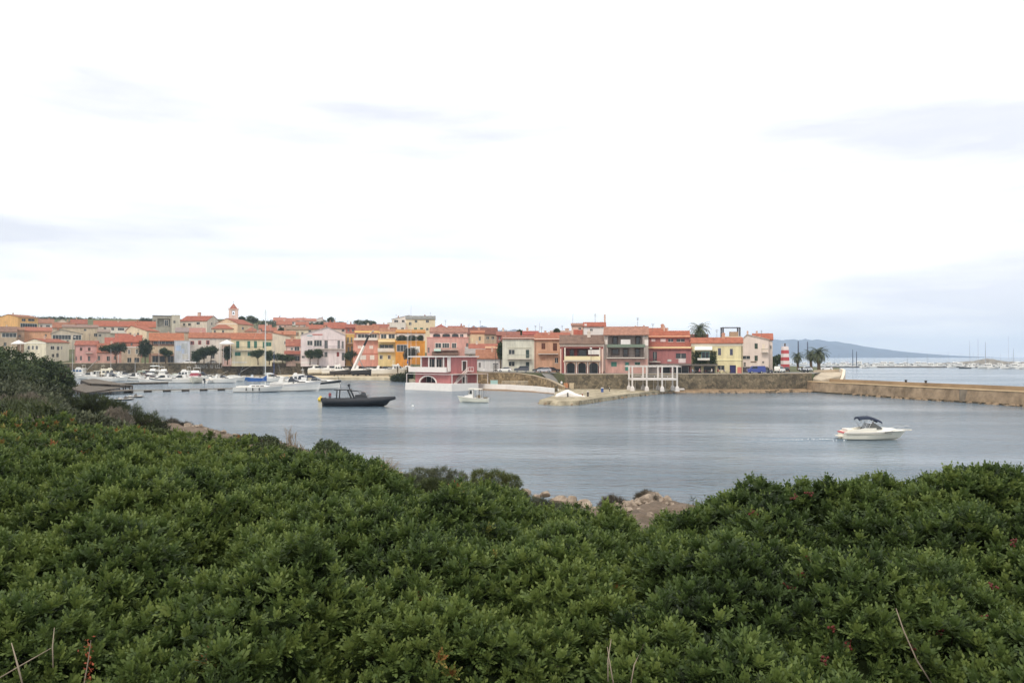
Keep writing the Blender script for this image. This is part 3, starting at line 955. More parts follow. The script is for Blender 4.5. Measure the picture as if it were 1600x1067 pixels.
def house(label, xl, xr, d, eave, wall, roof, wins=(), yaw=0, deep=9, rc=TC, over=.45, base=None, name="house", cat="house",
          lwall=None, group="houses of the harbour town", chim=(), rise=None, wallobj=None, under=1.0):
    pc = (xl + xr) / 2
    C0 = Vector((X(pc, d), d, 0))
    va = math.atan2(C0.x, C0.y)                       # view azimuth of the facade centre
    na = va - math.radians(yaw)                       # azimuth the house looks along, away from the viewer
    nin = Vector((math.sin(na), math.cos(na), 0))
    xh = Vector((nin.y, -nin.x, 0))
    def hit(px):
        r = ray(px, 533); r = Vector((r.x, r.y, 0))
        t = C0.dot(nin) / r.dot(nin)
        return r * t
    A, B = hit(xl), hit(xr)
    W = (B - A).dot(xh)
    gz = [G(q.x, q.y) for q in (A, B, A + nin * deep, B + nin * deep)]
    zb = (min(gz) - under) if base is None else base
    fz = Face(Vector((A.x, A.y, zb)), xh, W, zb)
    mid = (A + B) / 2
    H = Z(eave, mid.y) - zb
    root = empty(name, label, cat, (A.x, A.y, zb), math.atan2(xh.y, xh.x), group)
    fr = Face(Vector((B.x, B.y, zb)), nin, deep, zb)                              # right side, running back
    A2 = A + nin * deep
    fl = Face(Vector((A2.x, A2.y, zb)), -nin, deep, zb)                           # left side, running forward
    puts = {'F': (fz, W, lambda u, y, z: (u, y, z)), 'R': (fr, deep, lambda u, y, z: (W - y, u, z)), 'L': (fl, deep, lambda u, y, z: (y, deep - u, z))}
    holes = {'F': [], 'R': [], 'L': []}
    parts = []
    wmt = wallmat(wall)
    wb = MB()
    for w in wins:
        k = w[0]; fc = 'F'
        if k[0] in 'RL' and len(k) > 1: fc, k = k[0], k[1:]
        fa, fw, put = puts[fc]
        u0, z1 = fa.uv(w[1], w[2]); u1, z0 = fa.uv(w[3], w[4])
        if u1 < u0: u0, u1 = u1, u0
        if k in 'wvsdgoaxh':
            u0, u1 = max(u0, .05), min(u1, fw - .05); z1 = min(z1, H - .05); z0 = max(z0, .05)
            if u1 - u0 < .2 or z1 - z0 < .2: continue
        c = w[5] if len(w) > 5 else None
        dp = {'w': .18, 'v': .3, 's': .1, 'd': .2, 'g': .25, 'o': 1.6, 'a': 1.6, 'x': 1.2, 'h': 2.2}.get(k)
        if dp: holes[fc].append((u0, z0, u1, z1, dp))
        parts.append((k, fc, put, u0, z0, u1, z1, c, dp))
    for fc in 'FRL':
        fa, fw, put = puts[fc]
        cutwall(wb, fw, H, holes[fc], put)
    wb.add([(0, deep, 0), (W, deep, 0), (W, deep, H), (0, deep, H)], [(1, 0, 3, 2)])
    kind = roof[0]
    rb = MB(); T = .22
    if kind == 'side':
        rh = max(.3, Z(roof[1], mid.y + deep / 2) - zb - H)
        for xx in (0, W):
            wb.add([(xx, 0, H), (xx, deep, H), (xx, deep / 2, H + rh)], [(0, 1, 2)])
        s = rh / (deep / 2)
        o = over; 
        prof = [(-o, H - o * s), (deep / 2, H + rh), (deep + o, H - o * s), (deep + o, H - o * s + T), (deep / 2, H + rh + T), (-o, H - o * s + T)]
        xo = min(o, .25)
        rb.loft([[(xx, y, z + .01) for y, z in prof] for xx in (-xo, W + xo)])
        rtop = lambda u, v: H + rh + T - abs(v - deep / 2) * s
    elif kind == 'front':
        rh = max(.3, Z(roof[1], mid.y) - zb - H)
        ap = W / 2 if len(roof) < 3 else fz.uv(roof[2], roof[1])[0]
        wb.add([(0, 0, H), (W, 0, H), (ap, 0, H + rh)], [(0, 1, 2)])
        wb.add([(0, deep, H), (W, deep, H), (ap, deep, H + rh)], [(0, 2, 1)])
        s1, s2 = rh / ap, rh / (W - ap); o = over
        prof = [(-o, H - o * s1), (ap, H + rh), (W + o, H - o * s2), (W + o, H - o * s2 + T), (ap, H + rh + T), (-o, H - o * s1 + T)]
        rb.loft([[(x, y, z + .01) for x, z in prof] for y in (-.3, deep + .3)])
        rtop = lambda u, v: H + rh + T - abs(u - ap) * (s1 if u < ap else s2)
    elif kind == 'hip':
        rh = max(.4, Z(roof[1], mid.y + deep / 2) - zb - H); o = over
        if W > deep: r0, r1 = (deep / 2 * .8, deep / 2), (W - deep / 2 * .8, deep / 2)
        else: r0, r1 = (W / 2, deep / 2 - .01), (W / 2, deep / 2 + .01)
        e = [(-o, -o), (W + o, -o), (W + o, deep + o), (-o, deep + o)]
        v = [(x, y, H) for x, y in e] + [(x, y, H + T) for x, y in e] + [(r0[0], r0[1], H + rh + T), (r1[0], r1[1], H + rh + T)]
        f = [(0, 3, 2, 1), (0, 1, 5, 4), (1, 2, 6, 5), (2, 3, 7, 6), (3, 0, 4, 7)]
        f += [(4, 5, 9, 8), (5, 6, 9), (6, 7, 8, 9), (7, 4, 8)] if W > deep else [(4, 5, 8), (5, 6, 9, 8), (6, 7, 9), (7, 4, 8, 9)]
        rb.add(v, f)
        rtop = lambda u, v_: H + rh * .7
    elif kind == 'shed':
        rh = max(.3, Z(roof[1], mid.y + deep) - zb - H); o = over; s = rh / deep
        for xx in (0, W): wb.add([(xx, 0, H), (xx, deep, H), (xx, deep, H + rh)], [(0, 1, 2)])
        wb.add([(0, deep, H), (W, deep, H), (W, deep, H + rh), (0, deep, H + rh)], [(0, 3, 2, 1)])
        prof = [(-o, H - o * s), (deep + .2, H + rh + .2 * s), (deep + .2, H + rh + .2 * s + T), (-o, H - o * s + T)]
        rb.loft([[(xx, y, z + .01) for y, z in prof] for xx in (-.25, W + .25)])
        rtop = lambda u, v: H + v * s
    else:
        p = roof[1] if len(roof) > 1 else .35
        rb.box(-.12, W + .12, -.12, .25, H + .003, H + p); rb.box(-.12, W + .12, deep - .25, deep + .12, H + .003, H + p)
        rb.box(-.12, .25, .25, deep - .25, H + .003, H + p); rb.box(W - .25, W + .12, .25, deep - .25, H + .003, H + p)
        rb.box(.25, W - .25, .25, deep - .25, H + .002, H + .12)
        rtop = lambda u, v: H + .1
    wb.build("wall", wmt, root)
    ro = rb.build("roof", roofmat(rc) if kind != 'flat' else paint(rc), root)
    for cdef in chim:
        cx_, cy_ = cdef[0], cdef[1]
        yd = cdef[3] if len(cdef) > 3 else deep / 2
        fy = Face(Vector((A.x, A.y, zb)) + nin * yd, xh, W, zb)
        u, zt = fy.uv(cx_, cy_); wd = cdef[2] / F * d / 2
        zr = rtop(u, yd) - .4
        cb = MB(); cb.box(u - wd, u + wd, yd - wd, yd + wd, min(zr, zt - .6), zt - .25)
        cb.box(u - wd * 1.3, u + wd * 1.3, yd - wd * 1.3, yd + wd * 1.3, zt - .247, zt - .12); cb.box(u - wd * .8, u + wd * .8, yd - wd * .8, yd + wd * .8, zt - .117, zt)
        cb.build("chimney", paint((206, 176, 158)), ro)
    hr = random.Random(label)
    if kind in ('side', 'hip', 'front') and W > 4:
        if not chim:
            u = W * hr.uniform(.2, .8); y = deep * hr.uniform(.35, .65); zr = rtop(u, y); q = hr.uniform(.3, .5); hc = hr.uniform(.7, 1.3)
            cb = MB(); cb.box(u - q, u + q, y - q * .8, y + q * .8, zr - .6, zr + hc); cb.box(u - q - .1, u + q + .1, y - q * .8 - .1, y + q * .8 + .1, zr + hc + .003, zr + hc + .15); cb.box(u - q * .7, u + q * .7, y - q * .5, y + q * .5, zr + hc + .153, zr + hc + .4)
            cb.build("chimney", paint(hr.choice([(206, 176, 158), (196, 150, 126), (214, 200, 186), (170, 120, 98)])), ro)
        if hr.random() < .6:
            u = W * hr.uniform(.1, .9); y = deep * .5; zr = rtop(u, y); ha_ = hr.uniform(1.6, 3.0)
            cb = MB(); cb.tube([(u, y, zr - .4), (u, y, zr + ha_)], .045, 4)
            for q in (.7, .82, .95): cb.box(u - .5 * q, u + .5 * q, y - .03, y + .03, zr + ha_ * q, zr + ha_ * q + .05)
            cb.build("aerial", paint((120, 118, 116)), ro)
    if d < 380 and hr.random() < .7 and under < 5:
        m = MB(); uu = W - .22 if hr.random() < .5 else .22
        m.tube([(uu, -.09, 0), (uu, -.09, H - .1)], .07, 6); m.build("drainpipe", paint(hr.choice([(150, 120, 100), (176, 166, 154), (120, 104, 92)])), root)
    for k, fc, put, u0, z0, u1, z1, c, dp in parts:
        def bx(mb, a, b_, y0, y1, za, zb_, mi=0):
            pts = [put(a, y0, za), put(b_, y0, za), put(b_, y1, za), put(a, y1, za), put(a, y0, zb_), put(b_, y0, zb_), put(b_, y1, zb_), put(a, y1, zb_)]
            mb.add(pts, [(0, 3, 2, 1), (4, 5, 6, 7), (0, 1, 5, 4), (1, 2, 6, 5), (2, 3, 7, 6), (3, 0, 4, 7)], mi)
        m = MB(); w, h = u1 - u0, z1 - z0
        if k in 'wg':
            t = .10
            bx(m, u0, u1, dp - .05, dp - .02, z0, z1, 1)
            bx(m, u0 - .1, u0 + t, -.03, dp - .06, z0 - .1, z1 + .1); bx(m, u1 - t, u1 + .1, -.03, dp - .06, z0 - .1, z1 + .1)
            bx(m, u0 + t, u1 - t, -.03, dp - .06, z1 - t, z1 + .1); bx(m, u0 + t, u1 - t, -.08, dp - .06, z0 - .12, z0 + .04)
            nm = max(1, int(w / (1.2 if k == 'w' else 1.6))) if w > .7 else 0
            for q in range(nm):
                um = u0 + w * (q + 1) / (nm + 1); bx(m, um - .05, um + .05, dp - .1, dp - .052, z0 + .04, z1 - t)
            m.build("window", [paint(c) if c else M_frame, glass()], root)
        elif k == 'v':
            bx(m, u0 + .02, u1 - .02, dp - .08, dp - .02, z0 + .02, z1 - .02, 1)
            bx(m, (u0 + u1) / 2 - .04, (u0 + u1) / 2 + .04, dp - .12, dp - .082, z0 + .02, z1 - .02); bx(m, u0 - .05, u1 + .05, -.1, dp - .13, z0 - .1, z0 - .01)
            m.build("window", [M_frame, glass()], root)
        elif k == 's':
            for a, b_ in ((u0 + .02, (u0 + u1) / 2 - .02), ((u0 + u1) / 2 + .02, u1 - .02)):
                bx(m, a, b_, .0, .06, z0 + .02, z1 - .02)
                for q in range(int(h / .3)): bx(m, a + .06, b_ - .06, -.025, .0, z0 + .1 + q * .3, z0 + .26 + q * .3)
            s_ = m.build("shutters", paint(c), root)
        elif k == 'd':
            bx(m, u0 + .03, u1 - .03, dp - .1, dp - .02, z0 + .01, z1 - .03)
            bx(m, u0 + w * .2, u1 - w * .2, dp - .13, dp - .1, z0 + h * .45, z1 - h * .12); bx(m, u0 + w * .2, u1 - w * .2, dp - .13, dp - .1, z0 + h * .1, z0 + h * .38)
            m.build("door", paint(c or (96, 70, 54)), root)
        elif k in 'oaxh':
            if k == 'a':                                        # spandrels that turn the opening into an arch
                sp = MB(); N = 10; um = (u0 + u1) / 2; rw = w / 2 - .005; rise = min(rw, h * .55)
                for side in (-1, 1):
                    cor = (um + side * rw, z1 - .004)
                    arc = [(um + side * rw * math.cos(a), z1 - .004 - rise + rise * .96 * math.sin(a)) for a in [math.pi / 2 * q / N for q in range(N + 1)]]
                    for q in range(N):
                        tri = [cor, arc[q], arc[q + 1]]
                        sp.add([put(x, .002, z) for x, z in tri] + [put(x, .26, z) for x, z in tri], [(0, 1, 2), (3, 5, 4), (1, 4, 5, 2)])
                sp.build("arch", paint(c) if c else wmt, root)
            if k != 'h':
                bx(m, u0 + w * .07, u1 - w * .07, dp - .09, dp - .02, z0 + h * .03, z1 - h * .1, 1)
                nm = max(1, int(w / 1.8))
                for q in range(nm + 1):
                    um = u0 + w * .07 + w * .86 * q / nm; bx(m, um - .07, um + .07, dp - .14, dp - .092, z0 + .02, z1 - h * .1)
                m.build("glass_door", [M_frame, glass()], root)
        elif k == 'B':                                          # balcony: slab and railing, from its rail top down to the slab
            out = 1.2
            bx(m, u0, u1, -out, -.005, z0, z0 + .22)
            bo = m.build("balcony", paint((206, 198, 186)), root)
            m = MB(); zt = z1
            bx(m, u0, u1, -out, -out + .07, zt - .08, zt); 
            if c and c[0] > 150:
                bx(m, u0, u1, -out + .01, -out + .06, z0 + .26, zt - .081)
            else:
                nb = max(3, int(w / .35))
                for q in range(nb + 1):
                    um = u0 + w * q / nb; bx(m, um - .025, um + .025, -out + .012, -out + .058, z0 + .222, zt - .081)
            for um in (u0, u1): bx(m, um - .03, um + .03, -out + .075, -.01, zt - .08, zt)
            m.build("railing", paint(c) if c else M_rail, bo)
        elif k == 'A':                                          # sloping canvas or roofed awning
            o = 1.9
            tri = [(-.02, z1), (-o, z0), (-o, z0 - .18), (-o + .05, z0 - .18), (-.02, z1 - .12)]
            m.loft([[put(uu, y, z) for y, z in tri] for uu in (u0, u1)])
            m.build("awning", paint(c), root)
        elif k == 'Y':                                          # tiled lean-to roof over a facade part
            o = 2.4
            tri = [(-.01, z1), (-o, z0), (-o, z0 - .15), (-.01, z1 - .15)]
            m.loft([[put(uu, y, z) for y, z in tri] for uu in (u0, u1)])
            m.build("canopy", roofmat(c), root)
        elif k == 'D':                                          # dark door or window leaf standing at the back of a loggia
            bx(m, u0, u1, 1.95, 2.19, z0, z1); bx(m, u0 + w * .15, u1 - w * .15, 1.9, 1.945, z0 + h * .1, z1 - h * .1, 1)
            m.build("door", [paint(c or (96, 76, 62)), glass()], root)
        elif k == 'C':                                          # band or cornice
            bx(m, u0, u1, -.14, -.003, z0, z1); m.build("cornice", paint(c), root)
        elif k == 'N':                                          # painted wall panel, plinth or board
            cutwall(m, w, h, [(q[0] - u0 - .12, q[1] - z0 - .12, q[2] - u0 + .12, q[3] - z0 + .12, .05) for q in holes[fc] if q[2] > u0 and q[0] < u1 and q[3] > z0 and q[1] < z1 and z1 - z0 > 3], lambda a_, y_, b2: put(u0 + a_, y_ - .055, z0 + b2)) if z1 - z0 > 3 else bx(m, u0, u1, -.06, -.004, z0, z1)
            m.build("panel", wallmat(c), root)
        elif k == 'I':                                          # creeper on the wall
            n_ = int(abs(w * h) * 24)
            q = np.array([put(random.uniform(u0, u1), -random.uniform(.02, .4), random.uniform(z0, z1)) for _ in range(n_)])
            V, T_ = scatter(q, rng.normal(0, .5, q.shape) + np.array([0, -.8, .4]), rng.uniform(.25, .45, n_), rng.uniform(.2, .6, n_), T_clump)
            npmesh("creeper", V, 4, M_olive if c else M_pine, T_, root)
        elif k == 'P':                                          # round column
            m.tube([put((u0 + u1) / 2, .12, z0), put((u0 + u1) / 2, .12, z1)], abs(w) / 2, 10); m.build("column", paint(c or (232, 222, 208)), root)
    return root, fz, W, H

# ---- front row on the street, left to right
GREEN = (70, 120, 104)
house("cream house with a white gable and three small windows near the left edge", 37, 72, 372, 535, (232, 220, 190), ('front', 529.5), [('w', 43, 540, 47, 546), ('w', 49.5, 540, 53, 546), ('w', 55.5, 540, 59.5, 546), ('Rw', 79, 540.5, 85, 546), ('Rw', 88.5, 541, 93, 547), ('Rw', 95, 541, 97.5, 546), ('Rv', 81, 553, 85, 558), ('Rv', 88, 552, 92, 558), ('C', 37, 535, 72, 536.5, (240, 236, 226))], yaw=-50, deep=12.5, rc=(196, 104, 78))
house("low pink house with a red roof and two rows of small dark windows", 117, 152, 362, 539, (224, 160, 150), ('side', 533), [('s', 125, 543, 128.5, 548, (84, 66, 58)), ('s', 137.5, 543, 141.5, 548, (84, 66, 58)), ('v', 125, 556, 128, 563), ('v', 137.5, 556.5, 141, 564), ('v', 118, 557, 120, 563), ('B', 134, 548.5, 145, 552)], deep=9, yaw=-6, rc=(202, 108, 88), chim=[(150, 531, 3)])
house("very low pink house behind the wide pine at the marina", 152, 191, 362, 550, (222, 162, 146), ('side', 537), [('v', 153, 556, 156.5, 563), ('v', 167, 556.5, 171.5, 564), ('v', 178, 556, 181, 562)], deep=10, rc=(200, 110, 86))
house("narrow tan house with two arched upper windows and a white flat cornice", 190, 221, 358, 543, (208, 178, 146), ('flat', .4), [('w', 200, 546, 203.5, 553), ('w', 212, 546, 215.5, 553), ('v', 199, 559, 205, 566), ('v', 210, 559, 217.5, 566), ('C', 190, 541.5, 221, 543, (236, 230, 220))], rc=(216, 206, 190))
house("tan house with a dark roofed terrace and a broad terracotta roof", 236, 273, 356, 541, (214, 184, 144), ('flat', .2), [('v', 238, 556, 247, 566), ('o', 249, 556, 260, 566), ('v', 262, 556, 271, 566), ('Y', 236, 552, 272, 555.5, (172, 118, 96))], rc=(180, 150, 120), deep=7)
house("terracotta roofed upper house with a long dark loggia above the tan house", 233, 287, 366, 532, (176, 126, 100), ('side', 521), [('o', 237, 533, 279, 538), ('C', 233, 538.5, 280, 540, (90, 70, 60))], rc=(214, 118, 82), deep=12)
house("pale blue end house wholly painted with a mural", 272, 297, 354, 533, (206, 208, 214), ('flat', .3), [('N', 275, 540, 283, 548, (176, 198, 226)), ('N', 283.5, 536, 293, 552, (186, 190, 188)), ('N', 275, 550, 283, 560, (196, 200, 200)), ('N', 284, 545, 288, 552, (190, 205, 230)), ('N', 285, 553, 294, 561, (204, 200, 190))], rc=(196, 190, 182), deep=8)
house("long white house with three red framed windows and a terracotta roof", 295, 361, 360, 528, (226, 212, 196), ('side', 520.5), [('w', 298, 533, 303, 538, (190, 104, 96)), ('w', 310, 532.5, 314, 538, (190, 104, 96)), ('w', 322.5, 532, 327, 538, (190, 104, 96)), ('v', 318, 553, 323, 560), ('v', 330, 553, 335, 560)], rc=(208, 116, 86), deep=10)
house("small pink house under a white canopy beside the yellow house", 347, 364, 350, 540, (214, 166, 150), ('flat', .3), [('o', 350, 544, 360, 551), ('v', 351, 556, 355, 563)], rc=(206, 180, 160), deep=6)
house("long yellow house with green shutters and a white balcony line", 362, 425, 346, 530, (238, 218, 170), ('side', 521), [('s', 369, 533, 374, 544, GREEN), ('s', 386.5, 533, 391, 544, GREEN), ('s', 397, 533, 401.5, 544, GREEN), ('s', 410.5, 534, 413, 544, GREEN), ('s', 415, 534.5, 424, 541, GREEN), ('s', 367, 550, 376, 556, GREEN), ('s', 387, 550, 392, 556, GREEN), ('B', 360, 541.5, 414, 548), ('N', 362, 565.5, 386, 566.8, (236, 232, 224))], rc=(212, 116, 84), chim=[(407, 520, 4)])
house("tall cream house with a sloping orange roof behind the yacht mast", 416, 458, 378, 527, (236, 218, 190), ('front', 518.5, 419), [('w', 444, 533, 447, 538), ('v', 419, 523, 422, 526)], rc=(218, 128, 92), deep=14)
house("small pinkish house with two tiled lean-to roofs left of the white three storey house", 447, 472, 352, 540, (226, 190, 176), ('side', 530.5), [('w', 454, 543, 458, 547), ('g', 460, 541.5, 468, 548), ('Y', 444, 548, 471, 553, (196, 104, 86)), ('v', 461, 556, 468, 564)], rc=(204, 112, 92), deep=7)
house("big pinkish white three storey house with a grey wrap balcony", 470, 539, 344, 524, (232, 214, 212), ('front', 511.5, 512), [('w', 480, 532, 488.5, 539.5), ('g', 490.5, 531.5, 503, 541), ('v', 507, 532, 512, 545), ('v', 527.5, 532, 531, 545), ('v', 534, 533, 537, 545), ('B', 490, 540.5, 536, 545.5, (106, 108, 110)), ('C', 490, 530, 536, 531.3, (206, 192, 190)), ('v', 507, 550, 511.5, 558), ('v', 471.5, 556, 476, 559.5), ('d', 526, 550, 530, 557, (134, 60, 56)), ('v', 534, 551, 538, 563), ('w', 480, 522.5, 488, 525, (176, 206, 210)), ('C', 488, 522, 504, 523.5, (190, 104, 92)), ('v', 517, 521.5, 522, 523.5), ('C', 471, 565.5, 488, 567.5, (236, 232, 228))], rc=(220, 206, 202), deep=12, over=.2)
house("narrow mustard yellow house squeezed right of the white three storey house", 540, 554, 352, 522, (226, 178, 88), ('flat', .3), [('v', 542.5, 527, 545, 535), ('v', 548, 527, 550.5, 535), ('B', 541, 533, 551, 537), ('v', 543, 542, 546, 549), ('v', 548.5, 541, 551, 549)], rc=(222, 200, 166))
house("salmon house with white shutters and a yellow roofed top floor", 552, 591, 346, 531, (230, 150, 128), ('flat', .3), [('s', 559, 540, 565, 544.5, (236, 224, 214)), ('s', 577, 540, 583, 545, (236, 224, 214)), ('s', 561, 555, 572, 562, (226, 218, 210)), ('s', 578, 555, 585, 562, (236, 226, 216)), ('B', 553, 528, 590, 532, (226, 216, 206)), ('C', 556, 552, 590, 553.2, (196, 120, 100))], rc=(222, 190, 170), deep=8)
house("yellow fascia top floor set back over the salmon house", 556, 592, 351, 520, (176, 160, 140), ('side', 509), [('g', 559, 522, 575, 528), ('g', 577, 522, 589, 528), ('C', 554, 517, 593, 520, (238, 206, 130))], rc=(206, 122, 92), deep=8, name="house")
house("yellow house with a beige awning over a dark balcony", 591, 618, 345, 530, (238, 214, 140), ('flat', .3), [('A', 591, 531, 617, 534, (216, 188, 140)), ('o', 592, 538, 616, 546), ('B', 590, 544, 616, 550, (222, 216, 208)), ('w', 593, 555, 598, 561), ('w', 606, 555, 610.5, 561), ('C', 590.5, 551.5, 618, 552.8, (228, 206, 150))], rc=(222, 200, 166), deep=8)
house("cream glazed top floor set back above the yellow awning house", 594, 620, 351, 520.5, (236, 222, 200), ('side', 513), [('g', 595, 522, 604, 529), ('g', 607, 522, 617, 529), ('C', 592, 519, 621, 521.5, (240, 210, 150))], rc=(206, 130, 100), deep=7)
house("vivid orange house with white arches full of plants", 618, 664, 338, 534, (238, 146, 36), ('flat', .3), [('g', 620, 538.5, 636, 549, (206, 200, 196)), ('s', 641, 541, 656, 551, (240, 236, 230)), ('C', 617, 532.5, 664, 534.5, (244, 170, 60)), ('I', 619.5, 526, 640, 532), ('I', 640, 526, 652, 532), ('I', 652, 525, 662, 532)], rc=(238, 150, 50), deep=8)
house("arched roof terrace of the vivid orange house", 619, 664, 341, 519.5, (236, 226, 210), ('side', 515.5), [('a', 621, 523, 635, 532.5), ('a', 637, 523, 650.5, 532.5), ('a', 652.5, 523, 662, 532.5), ('C', 618, 518, 665, 521, (238, 158, 60))], rc=(230, 150, 86), deep=7)
house("pink house with three white roof arches behind the house on the water", 667, 732, 312, 528, (228, 162, 148), ('flat', .3), [('w', 680, 536, 689.5, 543.5), ('w', 691, 536, 702, 543.5), ('w', 706, 536, 713, 544), ('A', 678, 545, 689, 548, (176, 202, 192)), ('B', 690, 543, 716, 547, (120, 84, 70)), ('v', 663, 536, 666, 537.5), ('v', 668.5, 543, 671, 551), ('v', 728.5, 536, 732, 543), ('Y', 675, 549, 716, 554.5, (140, 106, 88))], rc=(220, 150, 140), deep=9)
house("white arched top floor of the pink house", 672, 730, 316, 519, (230, 216, 200), ('side', 512), [('a', 676, 521, 688.5, 528), ('a', 690.5, 521, 704, 528), ('a', 705.5, 521, 717, 528), ('v', 719, 522, 724, 528)], rc=(200, 128, 110), deep=8, chim=[(725, 508, 2.5)])
house("low white garages with rows of pale doors under a long red roof", 744, 787, 241, 560, (226, 220, 216), ('side', 547), [('v', 748, 566.5, 751, 574), ('s', 755, 561.5, 758, 576, (206, 204, 200)), ('s', 759.5, 561.5, 764, 576, (214, 210, 206)), ('s', 766, 561.5, 770.5, 576, (206, 204, 200)), ('s', 772, 561.5, 777, 576, (214, 210, 206))], rc=(204, 122, 92), deep=10)
house("pale green two storey house with grey windows and a flat white cornice", 785, 835, 237, 529.5, (216, 214, 192), ('side', 525), [('v', 795, 546.5, 804, 553.5), ('d', 821.5, 546.5, 827, 559.5, (60, 78, 74)), ('v', 795, 565, 804, 572), ('d', 821.5, 565.5, 827, 577, (52, 66, 62)), ('B', 793, 554, 830, 561.5, (150, 150, 140)), ('C', 785, 527.8, 835, 529.6, (236, 232, 222)), ('C', 793, 543, 829, 544, (200, 196, 176))], rc=(186, 104, 84), chim=[(790, 525, 3, 3)])
house("orange tan house with brown shutters and an overhanging upper floor", 835.5, 879, 236, 531, (216, 158, 120), ('side', 524), [('s', 846, 536, 852, 545.5, (104, 64, 48)), ('s', 864, 536, 870.5, 548, (104, 64, 48)), ('B', 841, 549, 872, 553.5, (196, 148, 116)), ('v', 867, 559, 872, 567), ('C', 835, 529, 882, 531, (240, 224, 206)), ('s', 846, 558, 852, 563, (190, 140, 110))], rc=(206, 112, 84))
house("arcaded house with cream columns, a balustrade balcony and a flat brown roof", 875, 943, 217, 536.5, (168, 84, 74), ('side', 524.5), [('h', 880, 544, 938.5, 562), ('D', 890, 546, 897, 558, (100, 84, 76)), ('D', 902, 546, 918, 557, (90, 76, 70)), ('C', 874.5, 536.5, 943.5, 541.5, (226, 206, 190)), ('P', 881.5, 543, 884, 586), ('P', 899.5, 564, 902, 586), ('P', 917, 564, 919.5, 586), ('P', 936, 543, 938.5, 586), ('a', 884.5, 566, 899, 585.5, (238, 206, 178)), ('a', 902.5, 566, 916.5, 585.5, (238, 206, 178)), ('a', 920, 566, 935.5, 585.5, (238, 206, 178)), ('B', 882, 556.5, 938, 564, (240, 224, 180)), ('C', 880, 563, 938, 565.5, (238, 214, 184)), ('s', 919, 546.5, 937, 554, (228, 222, 214)), ('C', 875.5, 545, 877, 585, (238, 214, 196)), ('C', 940, 545, 942, 585, (238, 214, 196))], rc=TB, deep=10, over=.6)
house("tall brown house with two loggia floors, green blinds and a pinkish ground floor", 944, 1013, 217, 523, (172, 156, 144), ('side', 511.5), [('h', 950, 525, 1004, 538), ('h', 950, 543, 1006, 558), ('D', 957, 525.5, 965, 538, (74, 58, 50)), ('D', 993, 525.5, 1000.5, 538, (74, 58, 50)), ('N', 970, 530.5, 985, 538, (236, 230, 224)), ('D', 973, 544.5, 982, 558, (84, 68, 58)), ('D', 992, 544.5, 1000, 558, (66, 52, 46)), ('D', 955, 545, 968, 555, (92, 80, 72)), ('C', 948, 538, 1008, 542.5, (118, 132, 116)), ('B', 948, 552, 1007, 560, (88, 76, 70)), ('N', 944, 561, 1012, 584.5, (206, 150, 134)), ('s', 955, 565.5, 963.5, 572.5, GREEN), ('d', 977, 566, 982.5, 579, (70, 130, 116)), ('s', 992, 566, 1000, 570, (52, 84, 70)), ('N', 944, 531, 949, 538, (240, 226, 214)), ('N', 1007, 531, 1013, 540, (240, 226, 214))], rc=(206, 132, 110), deep=11, chim=[(993, 509, 3), (1006, 508, 2.5)])
house("mauve red house with stepped terracotta roofs and a cream cornice", 1012.5, 1080, 221, 545, (182, 108, 104), ('shed', 536), [('C', 1012, 541.8, 1080, 544.6, (244, 222, 170)), ('v', 1020, 549.5, 1026.5, 564), ('v', 1056, 552, 1072, 560), ('B', 1015, 560.5, 1032, 566, (130, 80, 84)), ('N', 1060, 560.5, 1071.5, 567, (226, 206, 200)), ('N', 1043, 561.5, 1049, 565, (200, 196, 188)), ('o', 1014, 571, 1030, 585), ('o', 1034, 571, 1048, 585), ('o', 1052, 571, 1078, 585), ('A', 1013, 568, 1079, 570, (112, 104, 98)), ('N', 1014, 573, 1031, 584, (196, 178, 168))], rc=(206, 104, 84), deep=5)
house("attic storey of the mauve house with four little windows", 1013, 1077, 226, 527, (190, 114, 106), ('side', 518), [('N', 1018, 529.5, 1024, 533.5, (228, 206, 200)), ('N', 1032, 529, 1040, 534, (228, 206, 200)), ('v', 1044, 529.5, 1052, 534), ('v', 1057, 529.5, 1070, 534), ('C', 1013, 525, 1078, 526.5, (240, 196, 160))], rc=(212, 104, 76), deep=9, chim=[(1038, 509, 2.6), (1043, 512, 2.6)])
house("terracotta gable rising behind the attic storey", 1014, 1042, 231, 519, (206, 120, 100), ('side', 513.5), [('v', 1018, 521, 1022, 524), ('v', 1030, 521, 1034, 524)], rc=(214, 110, 80), deep=9)
house("yellow house with an ivy framed window, white awning and navy shutters", 1080, 1160, 219, 536, (230, 214, 156), ('side', 528.5), [('C', 1080, 536, 1161, 540.5, (226, 216, 196)), ('A', 1085.5, 541, 1113, 546, (240, 240, 230)), ('g', 1096, 549.5, 1108, 560, (140, 180, 176)), ('B', 1090, 559.5, 1109, 563, (236, 234, 226)), ('I', 1082, 550, 1095, 569), ('I', 1109, 549, 1119, 569), ('I', 1086, 563, 1114, 569), ('s', 1122, 544, 1126.5, 555, (70, 76, 104)), ('s', 1140.5, 545, 1145, 555, (70, 76, 104)), ('C', 1117, 561.5, 1160, 563, (244, 236, 190)), ('A', 1061, 568, 1121, 570.5, (104, 98, 92)), ('o', 1084, 571, 1096, 585.5), ('o', 1098, 571, 1118, 585.5), ('v', 1121, 571, 1132, 578), ('d', 1140, 570.5, 1150, 585.5, (50, 52, 92)), ('N', 1152, 573.5, 1159, 583, (224, 120, 100))], rc=(216, 112, 82), deep=9, yaw=0)
